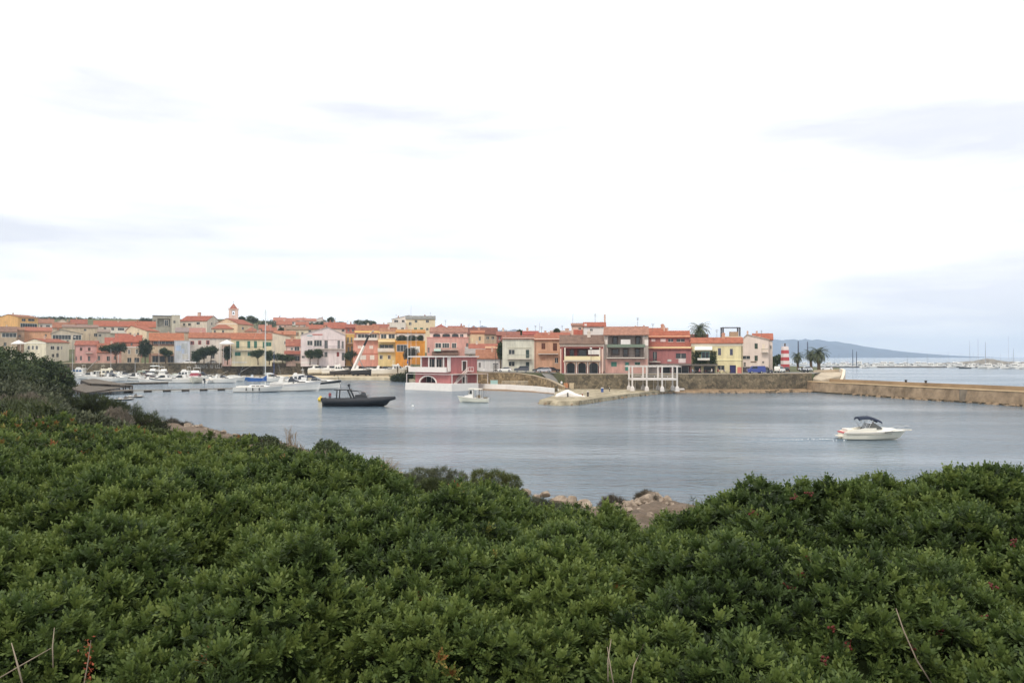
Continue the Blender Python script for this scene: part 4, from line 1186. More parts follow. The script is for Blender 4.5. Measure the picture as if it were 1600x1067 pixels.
house("pinkish white gabled house at the right end of the row", 1159, 1201, 232, 531, (244, 222, 206), ('front', 523, 1167), [('s', 1179, 536.5, 1184, 545, (52, 72, 58)), ('s', 1179, 555.5, 1184, 564, (52, 72, 58)), ('s', 1191, 537.5, 1195, 546, (244, 228, 206)), ('v', 1160, 556, 1172, 561, ), ('B', 1190, 545, 1200, 551, (120, 130, 104)), ('C', 1173, 564.5, 1182, 566, (120, 100, 80)), ('v', 1162, 566, 1165, 573), ('N', 1160, 573, 1200, 585, (96, 88, 92)), ('v', 1191, 564.5, 1194, 567.5)], rc=(236, 206, 184), deep=10, over=.3, chim=[(1168, 517, 2.6)])
house("red roofed back wing of the pinkish white gabled house", 1176, 1207, 242, 530.5, (244, 224, 208), ('side', 522), [('v', 1203, 540, 1205.5, 545)], rc=(214, 108, 82), deep=8, chim=[(1182.5, 517, 2.8)])

# ---- second and third rows on the rising ground
def row(*a, **k): return house(*a, **k)
row("orange apartment block with a glazed grey balcony at the far left", 28, 59, 485, 496.5, (236, 174, 96), ('side', 493), [('g', 32, 505, 58, 514, (196, 204, 206)), ('C', 30, 515, 59, 517, (222, 214, 206)), ('v', 34, 498, 40, 502), ('v', 44, 498, 54, 502)], yaw=38, deep=17, rc=(196, 120, 88))
row("brown roofed house at the far left edge with a dark window band", -8, 26, 405, 518.5, (196, 170, 140), ('side', 511), [('g', 3, 520, 26, 527), ('v', 6, 535, 10, 541)], rc=(164, 124, 102), deep=10)
row("plain brown walled block between the dark window band and the orange wall", 24, 38, 412, 516, (190, 150, 120), ('shed', 512), [('v', 29, 523, 32, 527)], rc=(186, 120, 92))
row("windowless orange house wall with a thin red roof edge", 37, 81, 424, 517.5, (240, 172, 124), ('shed', 512), [('v', 70, 522, 73, 526)], rc=(206, 112, 86), deep=12)
row("low white house with a long red roof in front of the far left wood", 60, 84, 500, 505, (224, 216, 208), ('side', 499), [('v', 72, 508, 78, 511), ('v', 63, 508, 66, 511)], rc=(192, 120, 96))
row("cream gabled house below the far left wood", 83, 111, 520, 505, (232, 210, 186), ('front', 499), [('v', 93, 505, 96, 509), ('v', 100, 505, 103, 509)], rc=(216, 180, 156), yaw=0)
row("red roofed house with a white fascia below the wood", 110, 136, 510, 506, (206, 190, 172), ('side', 499.5), [('C', 110, 505.5, 136, 507, (240, 234, 228)), ('v', 124, 508, 131, 512)], rc=(196, 104, 86))
row("brick red roofed house behind the dark glazed terrace", 82, 116, 470, 512, (206, 180, 150), ('side', 504.5), [('v', 92, 514.5, 96, 519), ('v', 104, 514, 108, 518)], rc=(196, 116, 88))
row("house with a dark glazed terrace under a grey flat roof", 80, 128, 430, 521.5, (206, 190, 164), ('front', 515, 95), [('g', 82, 523, 111, 530.5), ('g', 114, 523, 127, 531), ('v', 104, 531.5, 107, 534)], rc=(190, 180, 166), over=.6)
row("broad plain tan house wall under a thin grey roof", 97, 153, 452, 511.5, (208, 186, 152), ('side', 508), [('v', 147, 521, 152, 526), ('v', 131, 514, 135, 517)], rc=(176, 140, 120), deep=12)
row("grey walled lean-to right of the broad tan wall", 152, 172, 448, 519, (190, 178, 158), ('shed', 515), [('v', 154, 522, 158, 526)], rc=(176, 150, 130))
row("cream house with a big red roof and three upper windows", 146, 206, 482, 510, (226, 212, 190), ('side', 502), [('v', 162, 512, 166, 517), ('v', 174, 512, 178, 517), ('g', 184, 512, 194, 517), ('B', 160, 516, 196, 521, (226, 220, 208)), ('v', 161, 522, 172, 525.5)], rc=(208, 106, 80), deep=14)
row("salmon house behind the wide pine with a bright red roof", 164, 201, 402, 538, (222, 150, 120), ('side', 528), [('v', 170, 540, 174, 545), ('v', 182, 540, 186, 545)], rc=(210, 104, 84), deep=12)
row("red roofed salmon house right of the cream house with three upper windows", 180, 203, 420, 528, (224, 136, 110), ('side', 522), [('v', 185, 530, 189, 533), ('v', 194, 530, 198, 533)], rc=(206, 106, 82), deep=10)
row("cream house with a plain broad gable facing the bay", 196, 229, 432, 517, (238, 216, 174), ('front', 509, 205), [('v', 202, 520, 205, 524), ('v', 214, 520, 217, 524)], rc=(212, 110, 82), deep=14, yaw=-28)
row("long red roofed house stretching behind the cream broad gable", 204, 243, 452, 511, (214, 184, 150), ('side', 502.5), [('v', 230, 523, 233, 527), ('v', 238, 523, 241, 527)], rc=(210, 108, 80), deep=12)
row("red terracotta house below the broad gable, left of the round dark tree", 187, 222, 392, 534, (214, 130, 104), ('side', 524), [('v', 193, 536, 196, 540), ('v', 204, 536, 207, 540)], rc=(210, 104, 80), deep=10)
row("grey modern block with a deep dark balcony", 238, 268, 522, 494, (172, 166, 148), ('flat', .5), [('h', 246, 497.5, 266, 511), ('g', 257, 500, 263, 509), ('v', 240, 500, 243, 505), ('C', 238, 493.5, 268, 495, (124, 118, 108))], rc=(110, 104, 98), deep=10)
row("plain beige stairwell block joined to the grey modern block", 268, 281, 520, 493, (206, 196, 172), ('flat', .3), [('v', 271, 501, 274, 505)], rc=(190, 180, 160), deep=8)
row("house with a broad red roof and a tan right gable", 281, 323, 532, 501.5, (222, 204, 182), ('side', 494), [('v', 286, 505, 289, 509), ('v', 294, 505, 298, 509), ('v', 307, 503.5, 312, 507), ('Rv', 330, 504, 332, 508)], yaw=-30, deep=17, rc=(202, 100, 76), chim=[(311.5, 488, 4)])
row("pale grey shed roofed house below the grey modern block", 274, 300, 470, 519, (206, 180, 150), ('shed', 512.5), [('v', 280, 521, 284, 524)], rc=(176, 150, 140), deep=14)
row("narrow house with a white and red striped shed roof", 296, 321, 462, 520, (196, 176, 150), ('shed', 513), [('v', 304, 522, 308, 525)], rc=(214, 130, 116), deep=14)
row("small cream house with a red hip roof below the church", 331, 364, 440, 514, (236, 206, 168), ('hip', 508), [('v', 334, 516, 337, 520), ('v', 347, 516, 350, 520)], rc=(206, 112, 86), deep=9)
row("peach coloured church hall with a white edged gable", 337, 371, 478, 506, (246, 206, 160), ('front', 497.5), [('v', 352, 503, 355, 506), ('C', 337, 505.3, 371, 506.3, (246, 236, 226)), ('Rv', 378, 511, 381, 515), ('Rv', 392, 511, 395, 515)], rc=(206, 106, 80), deep=24, yaw=-24)
row("small peach house with a hip roof in front of the church hall", 383, 404, 440, 518, (238, 196, 160), ('hip', 511.5), [('v', 388, 520, 391, 524), ('v', 396, 520, 399, 524)], rc=(200, 116, 92))
row("white gabled dormer house above the yellow house", 389, 414, 395, 527, (240, 226, 214), ('side', 521), [('v', 400, 529, 403, 532), ('v', 392, 529, 395, 532)], rc=(216, 130, 100), deep=7)
row("orange walled house between the yacht mast and the cream long house", 428, 462, 420, 523, (238, 186, 140), ('side', 517.5), [('v', 441, 526, 444, 530), ('v', 450, 526, 453, 530)], rc=(218, 128, 96), deep=10)
row("long low cream house with a brown roof and five windows on the hill", 444, 482, 455, 515, (232, 212, 178), ('side', 511), [('v', 451, 519, 454, 522), ('s', 459, 519, 461, 525, (130, 90, 66)), ('v', 462, 519, 464, 525), ('s', 464.5, 519, 466.5, 525, (130, 90, 66)), ('v', 471, 519, 474, 523)], rc=(170, 134, 104), deep=9)
row("red roofed house rising right of the long low cream house", 478, 506, 470, 514, (226, 196, 170), ('side', 508), [('v', 482, 516, 486, 519), ('v', 494, 516, 497, 519)], rc=(206, 108, 82), deep=10)
row("red roofed house under the hill pines, right of the white three storey gable", 512, 541, 425, 513, (236, 216, 200), ('side', 504.5), [('v', 516, 514.5, 519, 517), ('v', 534, 514.5, 538, 518)], rc=(208, 106, 84), deep=12)
row("brick red house with a dark side beside the mustard house", 540, 557, 420, 512, (196, 104, 88), ('side', 507), [('v', 543, 514, 546, 518), ('v', 550, 514, 553, 518)], rc=(196, 100, 82), deep=10)
row("orange roofed house just above the yellow fascia", 556, 584, 400, 513, (226, 180, 140), ('side', 508.5), [('v', 562, 514.5, 566, 517), ('v', 574, 514.5, 578, 517)], rc=(212, 126, 92), deep=8)
row("low red roofed house left of the white hilltop terrace house", 582, 608, 430, 512, (212, 150, 120), ('side', 507), [('v', 588, 513.5, 592, 516), ('v', 600, 513.5, 603, 516)], rc=(196, 106, 86), deep=9)
row("white terrace house on the hill beside the yellow hill house", 605, 634, 470, 504.5, (238, 226, 210), ('flat', .3), [('o', 609, 511, 620, 516), ('v', 627, 512, 631, 515)], rc=(236, 224, 208), deep=9)
row("white gabled tower part with a dark pergola behind the hill terrace", 612, 640, 485, 499, (234, 222, 212), ('front', 492.5, 640), [('v', 616, 500, 622, 504), ('v', 628, 500, 632, 504)], rc=(206, 196, 186), deep=8, over=.2)
row("large yellow house with a grey roof on the hill top", 634, 680, 478, 498.5, (246, 220, 174), ('side', 494), [('v', 639, 503.5, 643, 508), ('v', 648, 500, 652, 504), ('v', 665.5, 500, 670, 504), ('s', 647, 512, 651.5, 517, GREEN), ('s', 656.5, 512, 661, 517, GREEN), ('v', 666, 512.5, 669.5, 516), ('v', 637, 515, 640, 518), ('v', 628.5, 512.5, 631, 515)], rc=(158, 152, 142), deep=9)
row("low orange house with a red hip roof right of the large yellow house", 679, 698, 440, 512.5, (240, 190, 140), ('hip', 507.5), [('v', 684, 514, 687, 517), ('v', 691, 514, 694, 517)], rc=(200, 96, 82), deep=8)
row("red roofed cream house peeping over the white arches", 700, 726, 400, 514, (222, 190, 170), ('side', 510), [('v', 706, 515, 709, 518), ('v', 716, 515, 719, 518)], rc=(200, 108, 92), deep=8)
row("yellow house front between the pink arches and the brown roofed house", 735, 757, 300, 520, (240, 198, 150), ('side', 516.5), [('s', 737, 528, 739, 534, (236, 220, 180)), ('C', 735, 518.5, 757, 522, (240, 160, 126)), ('v', 748, 526, 751, 532)], rc=(206, 120, 92), deep=8)
row("long brown roofed house in front of the distant mountains", 728, 777, 330, 522, (190, 160, 130), ('side', 512.5), [('v', 760, 526, 764, 530), ('v', 768, 526, 772, 530)], rc=(156, 88, 74), deep=12)
row("pale shed with a grey tiled roof left of the white garages", 727, 758, 268, 553, (206, 176, 158), ('shed', 543), [('v', 733, 555, 737, 558)], rc=(184, 168, 156), deep=9)
row("low salmon roofed house behind the white garages", 733, 781, 275, 545, (222, 176, 148), ('side', 538), [('C', 758, 541, 780, 544, (240, 196, 160)), ('v', 762, 547, 766, 551), ('v', 771, 547, 775, 551)], rc=(208, 110, 88), deep=8)
row("dusky red house behind the pale green house, left", 776, 812, 290, 524, (176, 100, 92), ('side', 519), [('v', 779, 526, 782, 531), ('v', 788, 526, 791, 531)], rc=(186, 104, 88), deep=9)
row("red block rising in the middle of the roofs above the pale green house", 817, 841, 290, 523, (196, 104, 92), ('side', 518), [('v', 822, 524, 825, 526), ('v', 832, 524, 835, 526)], rc=(206, 92, 82), deep=7)
row("long terracotta roofed house above the orange tan house", 838, 890, 270, 526, (222, 176, 150), ('side', 520.5), [('v', 850, 527, 853, 529), ('v', 868, 527, 871, 529)], rc=(210, 106, 80), deep=10, chim=[(852, 516.5, 3.5)])
row("cream and grey roof storey with a tiny tree on its terrace", 860, 896, 300, 522, (226, 206, 186), ('side', 517.5), [('v', 866, 523, 869, 526), ('v', 878, 523, 881, 526)], rc=(206, 160, 140), deep=8, chim=[(886, 513, 6)])
row("pink stair tower standing above the roofs with an aerial", 893, 912, 255, 509, (240, 200, 176), ('shed', 506), [('v', 904, 512, 908, 515), ('N', 896, 515, 911, 523, (206, 100, 78))], rc=(200, 130, 110), deep=6)
row("white gable house with a bright red roof above the arcaded house", 912, 946, 246, 510, (244, 234, 226), ('side', 504.5), [('v', 922, 514, 926, 517), ('N', 913, 506, 917, 524, (246, 240, 234)), ('N', 930, 514.5, 945, 524, (246, 238, 230))], rc=(210, 102, 78), deep=8, chim=[(945, 491.5, 2.6, 4)])
row("dark red house hidden behind the palm, left of the roof frame", 1076, 1106, 262, 531, (176, 110, 100), ('side', 523), [('v', 1082, 533, 1085, 537), ('v', 1094, 533, 1097, 537)], rc=(180, 104, 90), deep=8)
row("plain beige block under the dark roof frame", 1128, 1158, 240, 527, (226, 200, 176), ('flat', .3), [('v', 1134, 528, 1137, 531), ('v', 1146, 528, 1149, 531)], rc=(220, 196, 170), deep=7)

# ---- small houses along the hilltop skyline
for lb, a, b_, ev, rg in [("leftmost white cottage of the hilltop row", 427, 447, 501, 496.5), ("second white cottage of the hilltop row, with a steep red roof", 447, 462, 502, 497.5),
        ("white cottage of the hilltop row with a raised attic", 462, 478, 501, 497), ("low white cottage of the hilltop row beside the attic cottage", 477, 494, 501.5, 498), ("rightmost white cottage of the hilltop row, its gable to the bay", 492, 508, 501, 496)]:
    house(lb, a, b_, 640 + random.uniform(-8, 8), ev, (240, 224, 214), ('side' if 'gable' not in lb else 'front', rg), [('v', a + 3, ev + 1.5, a + 6, ev + 4.5), ('v', a + 9, ev + 1.5, a + 12, ev + 4.5)], rc=(222, 128, 106), deep=9, group="white cottages along the hilltop")
for lb, a, b_, d, ev, rg, w_ in [("pink cottage on the slope below the hilltop row", 432, 456, 560, 507, 502, (226, 180, 160)), ("white cottage in the pines below the hilltop row", 462, 482, 545, 507.5, 503, (236, 220, 206)),
        ("orange cottage left of the hill pines", 506, 524, 520, 508, 504, (226, 170, 140)), ("tiny pink cottage right of the church tower", 404, 424, 520, 513, 508, (224, 170, 150)),
        ("salmon cottage behind the church hall roof", 410, 432, 470, 517, 512, (222, 160, 134))]:
    house(lb, a, b_, d, ev, w_, ('side', rg), [('v', a + 4, ev + 2, a + 7, ev + 5), ('v', a + 12, ev + 2, a + 15, ev + 5)], rc=(206, 114, 90), deep=9, group="cottages on the hill slope")

# ---- church tower
d = 500
loc = Vector((X(364.5, d), d, G(X(364.5, d), d) - 1))
root = empty("church_tower", "slender pinkish white church bell tower with a pointed red roof", "tower", loc, math.radians(18))
hw = 7.0 / F * d
zt = Z(484, d) - loc.z; za = Z(474, d) - loc.z
b = MB(); b.box(-hw, hw, -hw, hw, 0, zt - 3.4)
for sx in (-1, 1):
    for sy in (-1, 1): b.box(min(sx * hw, sx * hw * .3), max(sx * hw, sx * hw * .3), min(sy * hw, sy * hw * .3), max(sy * hw, sy * hw * .3), zt - 3.398, zt - .6)
b.box(-hw, hw, -hw, hw, zt - .598, zt)
b.build("wall", wallmat((240, 208, 190)), root)
b = MB(); b.box(-hw - .25, hw + .25, -hw - .25, hw + .25, zt + .003, zt + .3)
for sx in (-1, 1):
    for sy in (-1, 1): b.box(sx * hw - .25, sx * hw + .25, sy * hw - .25, sy * hw + .25, zt + .303, zt + 1.0)
b.build("cornice", wallmat((240, 216, 200)), root)
b = MB(); k = hw * .92
b.add([(-k, -k, zt + .31), (k, -k, zt + .31), (k, k, zt + .31), (-k, k, zt + .31), (0, 0, za)], [(0, 1, 4), (1, 2, 4), (2, 3, 4), (3, 0, 4), (3, 2, 1, 0)])
b.build("roof", roofmat((206, 116, 96)), root)
b = MB(); b.tube([(0, 0, zt - 2.6), (0, 0, zt - 2.2), (0, 0, zt - 1.6)], [.6, .45, .3], 10); b.build("bell", mat("bronze", (84, 74, 56), .5, 0, metal=.6), root)
b = MB(); b.tube([(0, 0, za - .1), (0, 0, za + 1.3)], .06, 5); b.box(-.35, .35, -.05, .05, za + .8, za + .92); b.build("cross", M_rail, root)
# ------------------------------------------------------------------ walls, quays and jetties
def wallrun(name, label, pts, thick, mats, cap=None, cat="wall", z0=-1.2, batter=0.0):
    """pts: (px, d, ztop); a wall standing in the ground along that line; cap: (height, overhang, material)"""
    W3 = [Vector((X(p, d_), d_, zt)) for p, d_, zt in pts]
    loc = Vector((W3[0].x, W3[0].y, 0))
    root = empty(name, label, cat, loc)
    def offs(i):
        a = W3[max(i - 1, 0)]; c = W3[min(i + 1, len(W3) - 1)]
        t = Vector((c.x - a.x, c.y - a.y, 0)).normalized()
        return Vector((-t.y, t.x, 0))
    def section(i, off0, off1, za, zb_, lean=0):
        n_ = offs(i); q = W3[i] - loc
        return [Vector((q.x, q.y, za)) + n_ * (off0 - lean), Vector((q.x, q.y, za)) + n_ * off1, Vector((q.x, q.y, zb_)) + n_ * off1, Vector((q.x, q.y, zb_)) + n_ * off0]
    b = MB(); b.loft([section(i, 0, thick, z0, W3[i].z, batter) for i in range(len(W3))])
    b.build("wall", mats, root)
    if cap:
        b = MB(); b.loft([section(i, -cap[1], thick + cap[1], W3[i].z + .003, W3[i].z + cap[0]) for i in range(len(W3))])
        b.build("coping", cap[2], root)
    return root
zt = Z(568, 352.5)
wallrun("quay_wall", "long rubble stone quay wall behind the marina boats with faded white lettering", [(100, 352.2, zt), (200, 352.2, zt), (300, 352.2, zt), (420, 352.2, zt), (540, 352.2, zt), (641, 352.2, zt)], .7, M_wall_stone, (.3, .12, M_concrete), batter=.15)
# faded lettering on the quay wall: pale strokes, as illegible as in the photograph
qw = [o for o in col.objects if o.name.startswith("quay_wall")][0]
b = MB(); zc = Z(572.4, 352) ; hh = .72
off = qw.location
def stroke(u0, z0, u1, z1, w=.22):
    dx_, dz_ = u1 - u0, z1 - z0; l_ = math.hypot(dx_, dz_) or 1; nx, nz = -dz_ / l_ * w / 2, dx_ / l_ * w / 2
    y = 351.9
    b.add([(u0 - nx - off.x, y - off.y, z0 - nz), (u1 - nx - off.x, y - off.y, z1 - nz), (u1 + nx - off.x, y - off.y, z1 + nz), (u0 + nx - off.x, y - off.y, z0 + nz),
           (u0 - nx - off.x, y + .06 - off.y, z0 - nz), (u1 - nx - off.x, y + .06 - off.y, z1 - nz), (u1 + nx - off.x, y + .06 - off.y, z1 + nz), (u0 + nx - off.x, y + .06 - off.y, z0 + nz)],
          [(0, 1, 2, 3), (4, 7, 6, 5), (0, 4, 5, 1), (1, 5, 6, 2), (2, 6, 7, 3), (3, 7, 4, 0)])
glyphs = [[(0, 0, 0, 2), (0, 2, .9, 2), (0, 1, .7, 1), (0, 0, .9, 0)], [(0, 2, 1, 2), (.5, 0, .5, 2)], [(0, 0, 0, 2), (.9, 0, .9, 2), (0, 1, .9, 1)], [(0, 0, 0, 2), (0, 1, .9, 2), (0, 1, .9, 0)],
          [(0, 0, .5, 2), (.5, 2, 1, 0)], [(.4, 0, .4, 2)], [(0, 2, .8, 2), (0, 2, 0, 1), (0, 1, .8, 1), (.8, 1, .8, 0), (0, 0, .8, 0)], [(0, 0, 0, 2), (0, 0, .9, 0)], [(0, 0, .9, 2), (0, 2, .9, 0)], [(0, 0, 0, 2), (0, 0, .8, 0), (.8, 0, .8, 2)]]
gx = 304.5
for k in [1, 3, 0, 9, 4, 5, 6, None, 5, 9, None, 7, 0, 7, 5]:
    if k is not None:
        for u0, z0_, u1, z1_ in glyphs[k]:
            s = 1.0; xx = X(gx, 352)
            stroke(xx + u0 * .6, zc - hh + z0_ * hh * .95, xx + u1 * .6, zc - hh + z1_ * hh * .95, .15)
    gx += 2.95
b.build("lettering", mat("faded_white_paint", (200, 200, 196), .8, .3, 1.5), qw)

wallrun("retaining_wall", "long rubble stone retaining wall below the street on the right", [(882, 205.2, 4.35), (960, 203.6, 4.42), (1060, 202.6, 4.5), (1130, 203.1, 4.5), (1200, 204.6, 4.52), (1268, 208.6, 4.55)], .6, M_wall_stone, (.18, .06, M_concrete), batter=.55)
wallrun("ramp_wall", "curved stone wall with a pale coping beside the beach ramp", [(742, 228.6, 4.4), (775, 226.5, 4.4), (805, 223.5, 4.35), (832, 219, 3.8), (855, 212, 2.9), (868, 206.5, 2.1), (879, 202, 1.35)], .6, M_wall_warm, (.2, .1, M_concrete), batter=.3)
wallrun("beach_wall", "low whitewashed wall curving along the little beach", [(712, 219, 1.5), (745, 219.5, 1.6), (790, 214, 1.55), (835, 204, 1.45), (868, 193, 1.3)], .8, M_white, None, batter=.25)
# sand strip at the foot of the beach wall and the apron behind it
b = MB(); ring = []
for p, d0, d1_ in [(706, 217.6, 219.2), (735, 216.4, 219.9), (770, 211.5, 217), (805, 207.2, 211.4), (840, 200, 203), (866, 191.8, 194)]:
    ring.append([(X(p, d0), d0, -.5), (X(p, d0 + .8), d0 + .8, .05), (X(p, d1_), d1_, .3), (X(p, d1_ + 14), d1_ + 14, .7)])
b.loft(ring, closed=False)
tag(b.build("beach", mat("wet_sand", (140, 118, 94), .9, .2, .6, .2)), kind="structure")
# panel fence line and door on the apron
b = MB()
for k in range(40):
    p = 784 + k * 1.45; b.box(X(p, 220) , X(p, 220) + .08, 219.97, 220.03, .5, 2.15)
b.box(X(784, 220), X(842, 220), 219.94, 220.06, 2.153, 2.3)
o = b.build("fence", mat("pale_fence_paint", (206, 196, 176), .8, .1, 1)); tag(o, "pale post fence on the apron behind the whitewashed wall", "fence")
b = MB(); b.box(-1.0, 1.0, 0, .8, 0, 1.6); b.box(-1.06, 1.06, -.05, .85, 1.603, 1.72); b.box(-.03, .03, -.03, -.002, .1, 1.5)
root = empty("storage_chest", "pale turquoise chest against the apron wall by the house on the water", "chest", P(772, 598.5, 222))
root.location.z = .72; b.build("body", mat("pale_turquoise_paint", (176, 212, 208), .6, .05), root)

# stone jetty with its pale crown
def slab(name, label, cat, outline, z0, z1, m, top=None, kind=None):
    """outline: world (x, y) anticlockwise"""
    cx = sum(q[0] for q in outline) / len(outline); cy = sum(q[1] for q in outline) / len(outline)
    b = MB(); n = len(outline)
    cuts = [(z0, 1.04), (z1, 1.0)]
    b.loft([[(cx + (x - cx) * s - cx, cy + (y - cy) * s - cy, z) for x, y in outline] for z, s in cuts], cap=True)
    o = b.build(name, m, None, False, (cx, cy, 0))
    if kind: tag(o, kind=kind)
    else: tag(o, label, cat)
    return o
jet = [onwater(*q) for q in [(843, 631), (872, 633.5), (905, 632.5), (935, 628), (985, 620.5), (1035, 615), (1060, 613.2), (1085, 612.2)]]
jet = [(v.x, v.y) for v in jet] + [(X(1090, 204), 204), (X(900, 206), 206), (X(876, 206.5), 206.5), (X(868, 203), 203), (X(866, 170), 170)]
slab("jetty", "low stone jetty with a rounded pale end reaching into the bay", "jetty", jet, -1.5, .78, mat("jetty_stone", (150, 138, 114), .95, .34, .5, .1, bump=.5, c2=(198, 186, 160)))
b = MB()                                                           # whitewashed hump on the jetty
hl = P(885, 620, 166); hl.z = 0.72
prof = [(-2.3, 0), (-2.1, .5), (-1.3, .9), (-.2, 1.35), (.4, 1.45), (1.1, 1.15), (2.0, .65), (3.6, .22), (4.1, 0)]
b.loft([[(x * (.9 if s < .6 else 1), y0, z * s) for x, z in prof] for y0, s in [(-1.4, .55), (-1.0, .95), (0, 1), (1.2, .9), (1.6, .5)]])
o = b.build("whitewashed_hump", M_white, None, False, hl); tag(o, "whitewashed sloping block on the jetty end", "block")
b = MB(); b.box(-.35, .35, -.3, .3, 0, 1.5); b.box(-.42, .42, -.37, .37, 1.503, 1.62)
o = b.build("stone_pillar", M_wall_stone, None, False, P(869, 614, 188)); o.location.z = .5; tag(o, "squat dark stone pillar where the white beach wall ends", "pillar")
for lb, px, py, d, c, h, r in [("white topped dark mooring post on the jetty", 918.5, 621, 166, (78, 74, 72), 1.1, .2), ("thin dark post on the whitewashed block", 887, 616.5, 164, (92, 90, 88), 1.0, .16), ("blue barrel like post on the jetty near the wall", 941, 612.5, 186, (66, 92, 150), 1.1, .3), ("rusty stub post near the jetty edge", 910, 622.5, 165, (150, 100, 70), .8, .12), ("slender dark post where the jetty meets the shore", 952.5, 609, 190, (74, 70, 66), .9, .09)]:
    b = MB(); b.tube([(0, 0, 0), (0, 0, h * .85)], r, 10); b.tube([(0, 0, h * .853), (0, 0, h)], [r * 1.25, r * 1.1], 10, 1)
    o = b.build("mooring_post", [paint(c), paint((214, 210, 204))], None, False, P(px, py, d)); o.location.z = .76
    tag(o, lb, "post", "posts on the jetty")
# orange and tan pallets and rubble against the wall
for lb, px, c in [("orange crate board leaning on the wall at the ramp foot", 885, (206, 142, 100)), ("pale crate board beside the orange board", 892, (214, 196, 166))]:
    b = MB()
    for k in range(5): b.box(-.7, .7, -.04 + .0, .03, .05 + k * .3, .26 + k * .3)
    for x in (-.6, 0, .6): b.box(x - .06, x + .06, .033, .12, 0, 1.55)
    o = b.build("crate_board", mat("planks", c, .85, .12, 2), None, False, (X(px, 203.4), 203.4, .8)); tag(o, lb, "board")
# rocks along the foot of the wall
def rockrun(pts, n, r0, r1, labf):
    for k in range(n):
        s = (k + random.uniform(.1, .9)) / n
        px = pts[0][0] + (pts[-1][0] - pts[0][0]) * s
        d_ = ip([(a, c) for a, c in pts], px)
        loc = Vector((X(px, d_), d_ + random.uniform(-.6, 1.2), 0.05)); r = random.uniform(r0, r1)
        b = MB(); rings = []; cuts = [(Vector((random.gauss(0, 1), random.gauss(0, 1), random.gauss(0, .8))).normalized(), random.uniform(.5, .95)) for _ in range(9)]
        for i in range(6):
            a = -math.pi / 2 + math.pi * i / 5; cr = max(math.cos(a), .05); ring_ = []
            for j in range(8):
                v = Vector((cr * math.cos(j * math.pi / 4), cr * math.sin(j * math.pi / 4), math.sin(a)))
                kk = min([1.15] + [c_ / max(v.dot(n_), .05) for n_, c_ in cuts])
                ring_.append((v.x * r * kk * 1.3, v.y * r * kk, v.z * r * kk * .75))
            rings.append(ring_)
        b.loft(rings)
        o = b.build("rock", mat("shore_rock", (150, 130, 106), .95, .25, .5, .1) if random.random() < .7 else mat("dark_shore_rock", (104, 92, 76), .95, .3, .5, .1), None, False, loc)
        tag(o, labf, "rock", "rocks at the foot of the harbour wall")
rockrun([(1062, 200.5), (1130, 198.5), (1200, 199), (1275, 203)], 46, .35, .95, "tan rock at the waterline under the stone retaining wall")
rockrun([(1276, 202.5), (1330, 189), (1400, 172.5), (1500, 157.5), (1600, 143.5), (1680, 134)], 44, .25, .6, "tan rock at the waterline along the breakwater")
rockrun([(846, 152.5), (872, 148.5), (905, 150.5), (935, 159.5), (985, 179), (1060, 201)], 44, .25, .6, "tan rock along the edge of the stone jetty")
b = MB(); ring = []
for p, d0, d1_ in [(1052, 199.6, 203.6), (1100, 198.6, 203.5), (1160, 198.6, 204.6), (1230, 200.5, 207.5), (1275, 203.2, 211)]:
    ring.append([(X(p, d0), d0, -.6), (X(p, d0 + .9), d0 + .9, .3 + .2 * math.sin(p)), (X(p, d1_), d1_, 1.0)])
b.loft(ring, closed=False)
tag(b.build("shore", mat("rocky_shore", (142, 122, 98), .95, .3, .35, .1, bump=.6, c2=(176, 150, 120))), kind="structure")

# breakwater on the right
M_bw = mat("breakwater_stone", (138, 120, 98), .95, .3, .35, .1, False, c2=(174, 152, 126))
M_weed = mat("tide_line_weed", (74, 66, 50), .9, .3, .5, .2)
bw = [(1262, 206.5), (1292, 197), (1330, 190), (1400, 174.5), (1500, 159), (1600, 145.3), (1760, 126), (1900, 112)]
W3 = [Vector((X(p, d_), d_, 0)) for p, d_ in bw]
loc = W3[0].copy()
root = empty("breakwater", "long tan stone breakwater running to the right edge", "breakwater", loc)
def bwsec(i, prof):
    a = W3[max(i - 1, 0)]; c = W3[min(i + 1, len(W3) - 1)]; t = (c - a).normalized(); n_ = Vector((-t.y, t.x, 0))
    return [W3[i] - loc + n_ * u + Vector((0, 0, z)) for u, z in prof]
b = MB(); b.loft([bwsec(i, [(-.7, -1.5), (-.4, .28), (0, 2.55), (.5, 2.553), (5.4, 2.6), (5.6, 2.6), (7.2, -1.5)]) for i in range(len(W3))], mis=[1, 0, 0, 0, 0, 0, 0]); b.build("body", [M_bw, M_weed], root)
b = MB(); b.loft([bwsec(i, [(-.12, 2.557), (.55, 2.557), (.55, 2.75), (-.12, 2.75)]) for i in range(len(W3))]); b.build("coping", mat("pale_coping", (214, 186, 146), .9, .12, .4, .1), root)
b = MB(); b.loft([bwsec(i, [(4.7, 2.605), (5.5, 2.605), (5.4, 3.35), (4.8, 3.35)]) for i in range(len(W3))]); b.build("parapet", mat("brown_parapet", (160, 136, 106), .95, .2, .2, .1), root)
b = MB(); b.box(-.9, .9, -.35, .3, 0, 2.3)
o = b.build("ladder_recess", mat("grey_patch", (132, 122, 108), .95, .2, 1), root); q = Vector((X(1507, 157.8), 157.8, .2)) - loc; o.location = q; o.rotation_euler = (0, 0, -.32)
for lb, px in [("dark bollard on the breakwater, nearer the land", 1415), ("dark bollard on the breakwater, farther from the land", 1446)]:
    dd = ip(bw, px) + 4.6; b = MB(); b.tube([(0, 0, 0), (0, 0, .35)], .22, 10); b.sphere((0, 0, .42), .32, .32, .16, 10, 5)
    o = b.build("bollard", paint((58, 56, 54)), None, False, (X(px, dd), dd, 3.35)); tag(o, lb, "bollard", "bollards on the breakwater")
